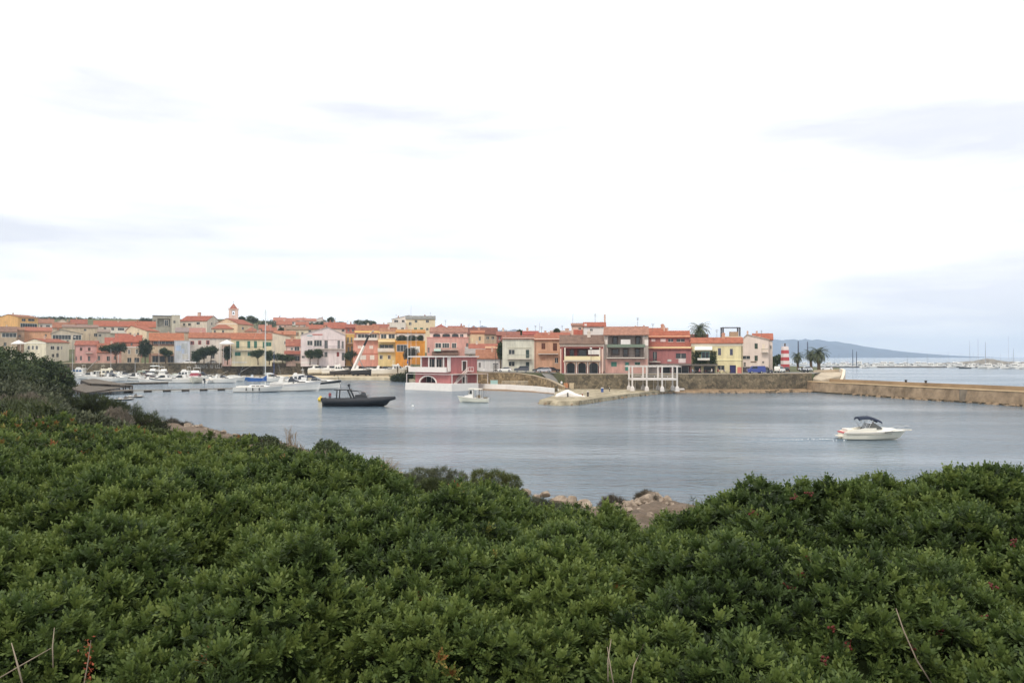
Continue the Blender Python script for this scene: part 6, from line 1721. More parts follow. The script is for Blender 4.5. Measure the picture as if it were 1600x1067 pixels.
def boat(label, px, py, hdg, L, kind, B=None, c=WH, stripe=None, canopy=None, cab=WH, group="boats moored in the harbour", name=None, z=None, d=None, motors=0, band=None, railing=True, mast=0, fenders=0, zs=1.0):
    B = B or L * .32
    loc = onwater(px, py) if d is None else P(px, py, d)
    if z is not None: loc.z = z
    nm = name or {'sail': 'sailing_yacht', 'rib': 'inflatable_boat', 'pilot': 'fishing_boat'}.get(kind, 'motorboat')
    root = empty(nm, label, {'sail': 'yacht', 'rib': 'boat'}.get(kind, 'boat'), loc, math.radians(hdg), group)
    hb, hs = L * .15 + .15, L * .09 + .15
    root.scale = (1, 1, zs)
    if kind == 'cruiser':
        hull(root, L, B, hb, hs, c, stripe)
        h = lambda s: hs + (hb - hs) * max(0, s) ** 1.7
        b = MB(); b.prof([(-.02 * L, h(.5) - .03), (.36 * L, h(.86) - .02), (.26 * L, h(.8) + .16), (.08 * L, h(.6) + .42), (-.02 * L, h(.5) + .42)], B * .36, B * .22); b.build("cabin", gel(cab), root)
        side_windows(root, .04 * L, .22 * L, h(.62) + .10, h(.62) + .28, B * .335, B * .30, n=1)
        b = MB(); b.prof([(-.14 * L, h(.4) + .3), (.07 * L, h(.58) + .40), (-.04 * L, h(.5) + 1.0), (-.12 * L, h(.4) + 1.0)], B * .36, B * .28); b.build("windshield", M_bglass, root)
        b = MB()
        for sg in (-1, 1): b.box(-.46 * L, -.04 * L, sg * B * .40 - .06, sg * B * .40 + .06, h(.3) - .05, h(.35) + .38)
        b.box(-.485 * L, -.44 * L, -B * .38, B * .38, h(.1) - .04, h(.1) + .4); b.box(-.40 * L, -.30 * L, -B * .3, B * .3, h(.2) - .03, h(.2) + .5)
        b.build("cockpit", gel(cab), root)
        b = MB(); za = h(.3) + 1.25
        for sg in (-1, 1): b.loft([[(-.34 * L, sg * B * .42 - .05, h(.2) + .2), (-.24 * L, sg * B * .42 - .05, h(.2) + .2), (-.24 * L, sg * B * .42 + .05, h(.2) + .2), (-.34 * L, sg * B * .42 + .05, h(.2) + .2)], [(-.29 * L, sg * B * .36 - .05, za), (-.22 * L, sg * B * .36 - .05, za), (-.22 * L, sg * B * .36 + .05, za), (-.29 * L, sg * B * .36 + .05, za)]])
        b.box(-.29 * L, -.22 * L, -B * .36 - .05, B * .36 + .05, za + .002, za + .12); b.build("radar_arch", gel(cab), root)
        if canopy:
            b = MB(); b.prof([(-.40 * L, za - .05), (-.1 * L, za - .25), (-.06 * L, za - .1), (-.16 * L, za + .22), (-.30 * L, za + .28), (-.40 * L, za + .1)], B * .40, B * .34); b.build("canopy", mat("boat_canvas", canopy, .85, .1, 1), root)
    elif kind == 'fly':
        hull(root, L, B, hb * 1.05, hs * 1.1, c, stripe)
        h = lambda s: 1.07 * (hs + (hb - hs) * max(0, s) ** 1.7)
        b = MB(); b.prof([(-.25 * L, h(.3) - .05), (.30 * L, h(.8) - .04), (.16 * L, h(.65) + .75), (.04 * L, h(.5) + 1.35), (-.25 * L, h(.5) + 1.35)], B * .42, B * .33); b.build("saloon", gel(cab), root)
        side_windows(root, -.21 * L, .15 * L, h(.5) + .45, h(.5) + 1.1, B * .40, B * .365, paint(band) if band else None, 3)
        b = MB(); b.prof([(.25 * L, h(.65) + .32), (.17 * L, h(.65) + .8), (.065 * L, h(.5) + 1.28), (.055 * L, h(.5) + 1.22)], B * .40, B * .33); b.build("windshield", paint(band) if band else M_bglass, root)
        zf = h(.5) + 1.355
        b = MB(); b.box(-.30 * L, .06 * L, -B * .36, B * .36, zf, zf + .1)
        b.prof([(-.26 * L, zf + .103), (.05 * L, zf + .103), (.01 * L, zf + .62), (-.03 * L, zf + .62), (-.05 * L, zf + .3), (-.26 * L, zf + .35)], B * .34, B * .30); b.build("flybridge", gel(cab), root)
        b = MB()
        for sg in (-1, 1): b.tube([(-.24 * L, sg * B * .3, zf + .3), (-.22 * L, sg * B * .28, zf + 1.3)], .04, 5)
        b.box(-.25 * L, -.19 * L, -B * .3, B * .3, zf + 1.3, zf + 1.4); b.tube([(-.22 * L, 0, zf + 1.4), (-.22 * L, 0, zf + 2.0)], .03, 4)
        b.build("radar_arch", gel(cab), root)
        if canopy:
            b = MB(); b.prof([(-.27 * L, zf + 1.42), (.02 * L, zf + 1.42), (.0, zf + 1.6), (-.25 * L, zf + 1.62)], B * .36, B * .3); b.build("canopy", mat("boat_canvas", canopy, .85, .1, 1), root)
        b = MB(); b.box(-.49 * L, -.44 * L, -B * .38, B * .38, h(.1) - .04, h(.1) + .45); b.build("cockpit", gel(cab), root)
    elif kind == 'open':
        hull(root, L, B, hb, hs, c, stripe)
        b = MB(); b.prof([(-.08 * L, hs - .03), (.08 * L, hs), (.06 * L, hs + .75), (-.04 * L, hs + .95)], B * .2, B * .16); b.build("console", gel(cab), root)
        b = MB(); b.prof([(.01 * L, hs + .85), (.06 * L, hs + .75), (.03 * L, hs + 1.25), (.0, hs + 1.25)], B * .19, B * .15); b.build("windshield", M_bglass, root)
        b = MB(); b.box(-.34 * L, -.22 * L, -B * .33, B * .33, hs - .02, hs + .4); b.box(.16 * L, .3 * L, -B * .25, B * .25, hs + .06, hs + .35); b.build("seats", gel((210, 204, 196), .6), root)
        if canopy:
            b = MB(); b.prof([(-.24 * L, hs + 1.65), (.04 * L, hs + 1.7), (.02 * L, hs + 1.85), (-.22 * L, hs + 1.82)], B * .36, B * .3); b.build("canopy", mat("boat_canvas", canopy, .85, .1, 1), root)
            b = MB()
            for sg in (-1, 1):
                for x in (-.22 * L, .02 * L): b.tube([(x, sg * B * .36, hs), (x, sg * B * .33, hs + 1.66)], .03, 4)
            b.build("canopy_frame", M_steel, root)
    elif kind == 'covered':
        hull(root, L, B, hb, hs, c, stripe)
        b = MB(); b.prof([(-.46 * L, hs - .05), (.42 * L, hb - .1), (.2 * L, hb + .25), (0, hs + 1.0), (-.2 * L, hs + .95), (-.42 * L, hs + .4)], B * .45, B * .12); b.build("cover", mat("boat_canvas", canopy or (200, 200, 190), .85, .12, 1), root)
    elif kind == 'pilot':
        hull(root, L, B, hb * 1.15, hs * 1.1, c, stripe, rake=.7)
        zd = hs + .12
        b = MB(); b.prof([(-.02 * L, zd - .05), (.26 * L, zd + .2), (.25 * L, zd + .5), (.13 * L, zd + .62), (.09 * L, zd + 1.75), (-.02 * L, zd + 1.75)], B * .36, B * .32); b.build("wheelhouse", gel(cab), root)
        side_windows(root, 0, .11 * L, zd + .85, zd + 1.55, B * .35, B * .335, n=1, lean=.1)
        b = MB(); b.prof([(.135 * L, zd + .72), (.155 * L, zd + .72), (.105 * L, zd + 1.6), (.095 * L, zd + 1.6)], B * .31, B * .28); b.build("windshield", M_bglass, root)
        b = MB(); b.prof([(-.30 * L, zd + 1.76), (.14 * L, zd + 1.80), (.13 * L, zd + 1.9), (-.30 * L, zd + 1.88)], B * .40, B * .38); b.build("roof", gel((236, 230, 210)), root)
        b = MB()
        for sg in (-1, 1):
            for x in (-.28 * L, -.16 * L): b.tube([(x, sg * B * .38, hs), (x, sg * B * .38, zd + 1.76)], .05, 5)
        b.build("roof_posts", gel(cab), root)
        b = MB(); b.box(-.26 * L, -.12 * L, -B * .22, B * .22, hs, hs + .75); b.box(-.45 * L, -.36 * L, -B * .36, B * .36, hs, hs + .35); b.build("engine_box", paint((120, 110, 92)), root)
    elif kind == 'sail':
        hull(root, L, B, hb * .8, hs * .95, c, None, stripe, rake=1.6, full=.5)
        b = MB(); b.prof([(-.20 * L, hs - .05), (.22 * L, hs + .12), (.17 * L, hs + .3), (.08 * L, hs + .52), (-.18 * L, hs + .55)], B * .30, B * .24); b.build("coachroof", gel(cab), root)
        side_windows(root, -.14 * L, .12 * L, hs + .2, hs + .4, B * .285, B * .265, n=3, lean=.1)
        b = MB(); b.box(-.44 * L, -.2 * L, B * .3, B * .36, hs - .02, hs + .3); b.box(-.44 * L, -.2 * L, -B * .36, -B * .3, hs - .02, hs + .3); b.build("cockpit", gel(cab), root)
        mx_ = .12 * L
        b = MB(); b.tube([(mx_, 0, hs), (mx_, 0, hs + mast * .6), (mx_, 0, hs + mast)], [.11, .10, .07], 8); b.box(mx_ - .03, mx_ + .03, -B * .26, B * .26, hs + mast * .55, hs + mast * .55 + .05); b.build("mast", gel((214, 216, 212)), root)
        b = MB(); b.tube([(mx_, 0, hs + 1.7), (mx_ - .36 * L, 0, hs + 1.6)], .08, 6); b.build("boom", gel((206, 208, 206)), root)
        b = MB(); b.prof([(mx_ - .36 * L, hs + 1.45), (mx_ + .03 * L, hs + 1.5), (mx_ + .03 * L, hs + 3.0), (mx_ - .05 * L, hs + 2.3), (mx_ - .35 * L, hs + 1.85)], .2, .12); b.build("sail_cover", mat("boat_canvas", (50, 90, 152), .85, .1, 1), root)
        b = MB()
        for a, e in (((mx_, 0, hs + mast), (L / 2 - .1, 0, hb * .8)), ((mx_, 0, hs + mast), (-L / 2, 0, hs))): b.tube([a, e], .018, 4)
        for sg in (-1, 1): b.tube([(mx_, 0, hs + mast), (mx_, sg * B * .26, hs + mast * .55), (mx_ - .2, sg * B * .46, hs)], .018, 4)
        b.build("rigging", M_steel, root)
    if motors: outboard(root, L, B, hs, motors)
    if railing and kind in ('cruiser', 'fly', 'sail'): rail(root, L, B, hb * (.8 if kind == 'sail' else 1), hs)
    for k in range(fenders):
        b = MB(); x = -.22 * L + k * .13 * L
        b.tube([(x, -B / 2 - .14, hs - .05), (x, -B / 2 - .14, hs - .25), (x, -B / 2 - .14, hs - .8), (x, -B / 2 - .14, hs - .9)], [.03, .13, .13, .03], 8); b.build("fender", M_rubber, root)
    return root
def lpx(n, py, hdg=0): return n / F * onwater(800, py).y / max(.3, abs(math.cos(math.radians(hdg))))

# -- open water of the bay
# motorboat under way on the right
wl_ = onwater(1366, 686.5)
root = empty("motorboat", "white motorboat with a dark blue canopy crossing the bay on the right", "boat", wl_, math.radians(-4), "boats under way or at anchor in the bay")
L = 7.1; B = 2.4
hull(root, L, B, 1.12, .82, (238, 234, 218), None, rake=1.5, full=.35)
h = lambda s: .82 + .30 * s ** 1.7
b = MB(); b.prof([(-.02 * L, h(.5) - .02), (.42 * L, h(.9) - .03), (.30 * L, h(.8) + .18), (.12 * L, h(.6) + .36), (-.02 * L, h(.5) + .4)], B * .40, B * .25); b.build("cabin", gel((240, 238, 228)), root)
b = MB()
for sg in (-1, 1):
    q = [(.09 * L, sg * B * .47, .80), (.42 * L, sg * B * .30, 1.02), (.28 * L, sg * B * .44, .96), (.10 * L, sg * B * .50, .92)]
    b.add([(x, y + sg * .05, z) for x, y, z in q] + [(x, y + sg * .005, z) for x, y, z in q], [(0, 1, 2, 3), (7, 6, 5, 4), (0, 4, 5, 1), (1, 5, 6, 2), (2, 6, 7, 3), (3, 7, 4, 0)])
b.build("side_windows", M_bglass, root)
b = MB(); b.prof([(-.17 * L, h(.4) + .16), (.08 * L, h(.55) + .36), (-.02 * L, h(.5) + .88), (-.1 * L, h(.4) + .9)], B * .40, B * .30); b.build("windshield", mat("smoked_glass", (70, 72, 70), .1, 0, spec=.7), root)
b = MB()
for sg in (-1, 1): b.prof([(-.47 * L, h(.1) - .05), (-.02 * L, h(.5) - .05), (-.02 * L, h(.5) + .40), (-.18 * L, h(.4) + .42), (-.40 * L, h(.2) + .16), (-.47 * L, h(.1) + .06)], .10, .08, sg * B * .42)
b.box(-.44 * L, -.34 * L, -B * .36, B * .36, h(.1), h(.1) + .34); b.build("cockpit", gel((240, 236, 222)), root)
zc = h(.3) + 1.42
b = MB(); b.loft([[(x, -B * .40, z0 - .1), (x, -B * .33, z0 + .10), (x, 0, z0 + .2), (x, B * .33, z0 + .10), (x, B * .40, z0 - .1), (x, B * .36, z0 - .12), (x, 0, z0 + .12), (x, -B * .36, z0 - .12)] for x, z0 in [(-.255 * L, zc - .12), (-.25 * L, zc + .0), (-.17 * L, zc + .06), (-.09 * L, zc + .08), (-.02 * L, zc - .08), (.06 * L, zc - .32), (.075 * L, zc - .42)]]); b.build("canopy", mat("boat_canvas", (46, 54, 72), .85, .1, 2), root)
b = MB()
for sg in (-1, 1):
    b.tube([(-.16 * L, sg * B * .42, h(.3) + .35), (-.25 * L, sg * B * .38, zc - .15)], .022, 5); b.tube([(-.14 * L, sg * B * .42, h(.3) + .35), (-.06 * L, sg * B * .38, zc - .05)], .022, 5); b.tube([(-.2 * L, sg * B * .42, h(.3) + .3), (-.12 * L, sg * B * .38, zc - .05)], .018, 5)
b.build("canopy_frame", M_steel, root)
b = MB()
for sg in (-1, 1):
    b.tube([(.2 * L, sg * B * .38, 1.0), (.34 * L, sg * B * .3, 1.36), (.48 * L, sg * .12, 1.5), (.53 * L, 0, 1.5)], .018, 5)
    for x, y in ((.3, .3), (.4, .22)): b.tube([(x * L, sg * B * y, 1.0), (x * L, sg * B * y, 1.36)], .015, 4)
b.build("rail", M_steel, root)
b = MB(); b.box(-.56 * L, -.49 * L, -B * .3, B * .3, .32, .42); b.box(-.53 * L, -.47 * L, -B * .12, B * .12, .1, .315); b.box(.50 * L, .555 * L, -.1, .1, 1.02, 1.12); b.build("swim_platform", gel((226, 220, 204)), root)
b = MB(); b.box(-.505 * L, -.46 * L, -B * .415, B * .415, .72, .84); b.build("tail_stripe", paint((196, 90, 96)), root)
b = MB()
for sg in (-1, 1): b.tube([(-.46 * L, sg * (B * .445), .60), (0, sg * (B * .51), .64), (.2 * L, sg * B * .478, .70)], .022, 5)
b.build("rubbing_strake", paint((120, 112, 100)), root)
def person(label, loc, rz, pose, top, legs, parent=None, hair=(60, 46, 38), s=1.0, group=None):
    """one continuous skinned body; pose: 'stand' or 'sit'"""
    if pose == 'sit':
        J = {'pel': (0, 0, .50), 'che': (.02, 0, .92), 'nec': (.03, 0, 1.10), 'hea': (.06, 0, 1.26), 'top': (.05, 0, 1.34)}
        leg = lambda sg: [(.02, sg * .09, .48), (.42, sg * .11, .50), (.44, sg * .11, .08), (.56, sg * .12, .05)]
        arm = lambda sg: [(.02, sg * .19, 1.02), (.06, sg * .24, .76), (.28, sg * .18, .72), (.34, sg * .16, .73)]
    else:
        J = {'pel': (0, 0, .95), 'che': (.01, 0, 1.30), 'nec': (.02, 0, 1.48), 'hea': (.04, 0, 1.62), 'top': (.03, 0, 1.71)}
        leg = lambda sg: [(0, sg * .09, .90), (.03 * sg, sg * .10, .50), (-.02 * sg, sg * .10, .09), (.12 - .02 * sg, sg * .11, .04)]
        arm = lambda sg: [(0, sg * .19, 1.40), (-.02, sg * .24, 1.12), (.06, sg * .25, .88), (.08, sg * .25, .80)]
    V = [J['pel'], J['che'], J['nec'], J['hea'], J['top']]; R = [.14, .16, .06, .095, .07]; E = [(0, 1), (1, 2), (2, 3), (3, 4)]
    for sg in (-1, 1):
        for pts, anchor, rs in ((leg(sg), 0, [.09, .065, .045, .04]), (arm(sg), 1, [.06, .045, .035, .04])):
            p = anchor
            for q, r in zip(pts, rs): V.append(q); R.append(r); E.append((p, len(V) - 1)); p = len(V) - 1
    me = bpy.data.meshes.new("person")
    me.from_pydata([tuple(c * s for c in v) for v in V], E, [])
    o = bpy.data.objects.new("person", me); col.objects.link(o)
    m = bpy.data.materials.new("clothes_and_skin"); m.use_nodes = True; nt = m.node_tree; pb = nt.nodes["Principled BSDF"]; pb.inputs['Roughness'].default_value = .85
    t = nt.nodes.new("ShaderNodeTexCoord"); sx = nt.nodes.new("ShaderNodeSeparateXYZ"); rp = nt.nodes.new("ShaderNodeValToRGB"); rp.color_ramp.interpolation = 'CONSTANT'
    dv = nt.nodes.new("ShaderNodeMath"); dv.operation = 'DIVIDE'; dv.inputs[1].default_value = 2.0 * s
    zb_ = J['pel'][2] / 2; zn = (J['nec'][2] + .02) / 2; zh = (J['hea'][2] + .05) / 2
    e = rp.color_ramp.elements; e[0].position = 0; e[0].color = (*lin(legs), 1); e[1].position = zb_; e[1].color = (*lin(top), 1)
    k = e.new(zn); k.color = (*lin((196, 150, 124)), 1); k = e.new(zh); k.color = (*lin(hair), 1)
    nt.links.new(t.outputs['Object'], sx.inputs[0]); nt.links.new(sx.outputs['Z'], dv.inputs[0]); nt.links.new(dv.outputs[0], rp.inputs[0]); nt.links.new(rp.outputs['Color'], pb.inputs['Base Color'])
    me.materials.append(m)
    sk = o.modifiers.new("skin", 'SKIN'); o.modifiers.new("sub", 'SUBSURF').levels = 1; o.modifiers["sub"].render_levels = 2
    lay = me.skin_vertices[0] if me.skin_vertices else None
    if lay is None:
        bpy.context.view_layer.objects.active = o
        bpy.ops.mesh.customdata_skin_add(); lay = me.skin_vertices[0]
    for i, r in enumerate(R): lay.data[i].radius = (r * s, r * s)
    lay.data[0].use_root = True
    sk.use_smooth_shade = True
    o.location = loc; o.rotation_euler = (0, 0, rz)
    tag(o, label, "person", group)
    return o
person("person in dark clothes standing at the wheel of the motorboat crossing the bay", wl_ + Vector((-.15, 0, .48)), 0.0, 'stand', (60, 52, 52), (50, 50, 56), s=.86)

# black rigid inflatable
wl_ = onwater(561, 634.5)
L = lpx(112, 634.5); B = 3.4
root = empty("inflatable_boat", "long black rigid inflatable boat with a black wheelhouse frame anchored in the bay", "boat", wl_, math.radians(-3), "boats under way or at anchor in the bay")
GR = mat("black_tube_fabric", (52, 54, 58), .65, .1, 1)
b = MB(); rings = []
for sg in (1, -1):
    pts = [(-.48 * L, sg * B * .42, .95), (-.2 * L, sg * B * .43, .98), (.15 * L, sg * B * .42, 1.08), (.34 * L, sg * B * .30, 1.25), (.45 * L, sg * B * .13, 1.42), (.5 * L, 0, 1.52)]
    b.tube(pts, [.44, .5, .5, .46, .38, .30], 10)
    b.tube([(-.50 * L, sg * B * .42, .95), (-.48 * L, sg * B * .42, .95)], [.1, .44], 10)
b.build("tube", GR, root, True)
b = MB(); rr_, dk = hull_mesh(L * .94, B * .8, 1.4, .95, 1.8, .3); b.loft(rr_, closed=False); b.add(rr_[0], [tuple(range(6, -1, -1))])
for i in range(len(dk) - 1): (xa, ya, za), (xb, yb, zb_) = dk[i], dk[i + 1]; b.add([(xa, ya, za - .2), (xa, -ya, za - .2), (xb, -yb, zb_ - .2), (xb, yb, zb_ - .2)], [(0, 1, 2, 3)])
b.build("hull", gel((38, 40, 44)), root)
b = MB(); b.prof([(-.04 * L, 1.0), (.16 * L, 1.1), (.13 * L, 1.75), (.03 * L, 2.15), (-.04 * L, 2.1)], B * .28, B * .24); b.build("console", gel((44, 46, 50)), root)
b = MB(); b.prof([(.045 * L, 2.1), (.125 * L, 1.8), (.10 * L, 2.55), (.04 * L, 2.6)], B * .24, B * .2); b.build("windshield", M_bglass, root)
b = MB()
for sg in (-1, 1):
    b.tube([(-.30 * L, sg * B * .3, 1.0), (-.29 * L, sg * B * .29, 2.9)], .12, 6); b.tube([(-.07 * L, sg * B * .3, 1.0), (-.14 * L, sg * B * .28, 2.95)], [.18, .15], 6); b.tube([(.06 * L, sg * B * .26, 1.9), (-.0 * L, sg * B * .26, 2.75), (-.13 * L, sg * B * .26, 2.8)], .05, 5)
b.box(-.33 * L, -.12 * L, -B * .34, B * .34, 2.92, 3.1); b.build("roof_frame", gel((40, 42, 45)), root)
b = MB(); b.tube([(-.13 * L, 0, 3.1), (-.145 * L, 0, 3.7)], .12, 6); b.sphere((-.145 * L, 0, 3.8), .28, n=8, k=5); b.tube([(-.26 * L, .3, 3.1), (-.31 * L, .3, 5.6)], .04, 5); b.build("aerials", gel((48, 48, 52)), root)
b = MB(); b.box(-.05 * L, .0, -B * .2, B * .2, 1.0, 1.6); b.box(-.26 * L, -.12 * L, -B * .22, B * .22, .9, 1.45); b.build("seats", M_rubber, root)
outboard(root, L * .94, B, 1.0, 3, (40, 42, 46))
b = MB(); b.box(.19 * L, .28 * L, -B * .16, B * .16, 1.3, 1.52); b.build("cushion", paint((206, 150, 156)), root)
for x, c in ((-.41, (150, 70, 74)),):
    person("person in red and dark clothes standing at the stern of the black inflatable", wl_ + Vector((x * L, .2, .85)), -1.2, 'stand', (150, 62, 66), (70, 50, 56), s=1.0)
b = MB(); w = onwater(501, 626.5); b.sphere((0, 0, .35), .62, .62, .5, 14, 8); b.tube([(0, 0, .8), (0, 0, 1.05)], [.18, .14], 8); o = b.build("buoy", gel((232, 196, 52)), None, True, w); tag(o, "round yellow mooring buoy at the stern of the black inflatable", "buoy")
b = MB(); w = onwater(645, 635.5); b.sphere((0, 0, .1), .22, n=10, k=6); o = b.build("buoy", gel((240, 240, 238)), None, True, w); tag(o, "tiny white buoy alone on the water right of the black inflatable", "buoy")

boat("small white fishing boat with a cream roofed wheelhouse anchored off the house on the water", 739, 628.5, 172, lpx(49, 628.5), 'pilot', B=2.2, c=(240, 238, 222), stripe=(228, 226, 206), group="boats under way or at anchor in the bay")

# -- yacht and cruisers at the pontoon end
boat("white sailing yacht with a tall mast and a blue sail cover", 405, 612.5, 3, lpx(76, 612.5), 'sail', B=3.6, stripe=(160, 166, 168), mast=Z(484, 204) - 1.2, fenders=3)
boat("white motor cruiser with a pale grey waterline between the yacht and dark striped cruiser", 462, 611, 6, lpx(78, 611), 'cruiser', B=3.6, zs=1.3, stripe=(206, 206, 206))
boat("white motor cruiser with a broad dark hull stripe and a dark blue canopy", 497, 608.5, 5, lpx(72, 608.5), 'cruiser', B=3.5, zs=1.35, stripe=(44, 48, 52), canopy=(44, 52, 72))
boat("white motor cruiser with a tall white hardtop showing behind the two long cruisers", 461, 604, 185, 10, 'fly', B=3.6, zs=1.25)
# -- marina on the left, in front of the lettered wall
for a in [
    ("white cruiser with blue windows rising from behind the left bank", 122, 589.5, 175, 10, 'fly', dict(B=3.4, band=(60, 96, 140))),
    ("white speedboat with an orange bow mark behind the wooden platform", 135, 592.3, 190, 7.0, 'cruiser', dict(stripe=(228, 226, 220))),
    ("cream flybridge cruiser with a grey hull behind the wooden platform", 172, 592, 8, 10.5, 'fly', dict(c=(176, 178, 174), cab=(238, 230, 208))),
    ("white motorboat with a dark hull moored right of the cream cruiser", 198, 592.5, 0, 8.6, 'cruiser', dict(c=(56, 58, 60), stripe=(236, 234, 230))),
    ("white flybridge boat with a dark window line behind the dark hulled motorboat", 191, 587.5, 165, 8.6, 'fly', dict(canopy=(60, 62, 66))),
    ("small white boat under a green frame canopy beside the short pontoon", 217, 594, 185, 7.4, 'open', dict(stripe=(52, 54, 56), canopy=(190, 206, 190))),
    ("low white motorboat with a dark stripe lying along the short pontoon", 207, 595, 170, 7.2, 'cruiser', dict(stripe=(46, 48, 50))),
    ("brown wheelhouse fishing boat squeezed between white motorboats", 227, 592, -80, 7.0, 'pilot', dict(c=(206, 196, 180), cab=(140, 96, 80))),
    ("tall white flybridge boat seen bow on with a dark red brown hull", 239, 593.5, -95, 9.5, 'fly', dict(c=(98, 66, 58), B=3.3, canopy=(214, 220, 220))),
    ("white cabin boat seen stern on with one big dark window", 256, 593.5, 95, 8.6, 'fly', dict(B=3.3, stripe=(52, 54, 58))),
    ("low white speedboat with a rounded windshield in the front row", 278, 598.6, 188, lpx(37, 598.6), 'cruiser', dict(B=2.5)),
    ("cream cruiser seen bow on with a dark red window band", 305, 598.6, -80, 9.5, 'fly', dict(B=3.7, band=(140, 54, 66), c=(236, 230, 210))),
    ("small white boat seen stern on with its outboard tilted", 329, 598.4, 80, 6.0, 'open', dict(B=2.5, motors=1)),
    ("white cruiser with a long clean foredeck pointing right", 351, 598.4, -6, lpx(36, 598.4), 'cruiser', dict(B=2.8)),
    ("grey green covered boat behind the low white speedboat", 281, 592, 182, 7.6, 'covered', dict(canopy=(186, 196, 180))),
    ("white tented boat under the start of the lettering", 276, 588.5, 178, 9.0, 'covered', dict(canopy=(226, 224, 220))),
    ("small dark rubber dinghy beside the quay left of the yacht", 374, 592.5, 170, 6.0, 'open', dict(c=(54, 54, 56), cab=(70, 70, 72))),
    ("small blue open boat behind the yacht sail cover", 394, 594, 178, 6.0, 'open', dict(c=(58, 110, 176), cab=(206, 210, 214))),
    ("white half hidden cruiser behind the yacht mast", 430, 596.5, 5, 8.2, 'cruiser', dict(canopy=(206, 208, 210))),
    ("white motorboat with a grey canopy in the front row right of the wooden platform", 181, 596, 5, 7.5, 'cruiser', dict(canopy=(110, 112, 118))),
    ("white open boat with a pale canopy in the front row beside the short pontoon", 232, 598, 175, 6.6, 'open', dict(canopy=(224, 222, 216))),
    ("white cruiser in the front row between the short pontoon and the rounded windshield speedboat", 252, 598.5, 172, 8.0, 'cruiser', dict(stripe=(90, 96, 104))),
    ("white flybridge boat behind the rounded windshield speedboat", 287, 594, 172, 8.5, 'fly', dict()),
    ("white motorboat with a dark canopy behind the small stern on boat", 322, 594, 8, 7.6, 'cruiser', dict(canopy=(60, 66, 80))),
    ("pale grey covered boat right of the long foredeck cruiser", 366, 596, 4, 7.0, 'covered', dict(canopy=(206, 206, 200))),
    ("cream cabin boat half hidden by the wooden platform", 152, 594, 175, 7.2, 'pilot', dict()),
    ("white motorboat at the quay behind the cream cruiser", 158, 588.5, 12, 8.5, 'cruiser', dict()),
    ("white sailing boat with its mast in front of the wide pine", 180, 589, 10, 9.0, 'sail', dict(mast=11, B=3.0)),
    ("white cruiser with a grey canopy at the quay left of the bow on flybridge boat", 212, 588.5, 168, 8.5, 'cruiser', dict(canopy=(120, 124, 128))),
    ("white flybridge boat at the quay behind the stern on cabin boat", 262, 588.3, 10, 9.0, 'fly', dict()),
    ("white motorboat at the quay behind the red banded cruiser", 318, 588.6, 175, 8.0, 'cruiser', dict(canopy=(200, 200, 196))),
    ("cream open boat at the quay under the lettering", 340, 588.8, 6, 7.5, 'open', dict(c=(228, 220, 200))),
    ("small rowing skiff with dark sides floating in front of the pontoon, nearer the bank", 196, 625, 10, 4.0, 'open', dict(zs=.5, c=(110, 108, 102), cab=(100, 96, 90))),
    ("small rowing skiff with dark sides floating in front of the pontoon, farther from the bank", 212, 621, 8, 4.0, 'open', dict(zs=.5, c=(120, 116, 110), cab=(106, 102, 96))),
]:
    boat(a[0], a[1], a[2], a[3], a[4] * (1 if 'skiff' in a[0] else 1.16), a[5], **{'zs': 1.25, **a[6]})
# thin bare masts among the marina boats
for k, (px, t0, dd) in enumerate([(113, 552, 340), (173, 545, 336), (211, 562, 334), (239, 566, 332), (248, 530, 346), (642, 478, 322), (650, 518, 318), (428, 548, 330)]):
    pole("mast", ["short bare mast above the blue windowed cruiser", "bare mast in front of the wide pine", "short bare mast in front of the tan arched window house", "short mast beside the brown hulled flybridge boat", "tall thin bare mast in front of the broad terracotta loggia", "tallest thin mast beside the hauled out yacht", "shorter thin mast beside the hauled out yacht", "slanting blue furled mast right of the yacht"][k], px, t0, 590, dd, .09 if k != 7 else .14, (196, 196, 196) if k != 7 else (70, 90, 140), "mast")
# gangplanks against the quay wall
for lb, a, e in [("pale gangplank sloping down the quay wall, left", (341, 587), (356, 580)), ("pale gangplank sloping down the quay wall, right", (377, 581), (397, 569.5)), ("long pale boom leaning over the cruisers in front of the pink house", (136, 578), (153, 562))]:
    p, q = P(a[0], a[1], 346), P(e[0], e[1], 349)
    b = MB(); t = (q - p)
    b.loft([[Vector((0, -.35, 0)), Vector((0, .35, 0)), Vector((0, .35, .22)), Vector((0, -.35, .22))], [t + Vector((0, -.35, 0)), t + Vector((0, .35, 0)), t + Vector((0, .35, .22)), t + Vector((0, -.35, .22))]])
    o = b.build("gangplank", mat("pale_timber", (206, 198, 184), .85, .12, 1), None, False, p); tag(o, lb, "gangplank")
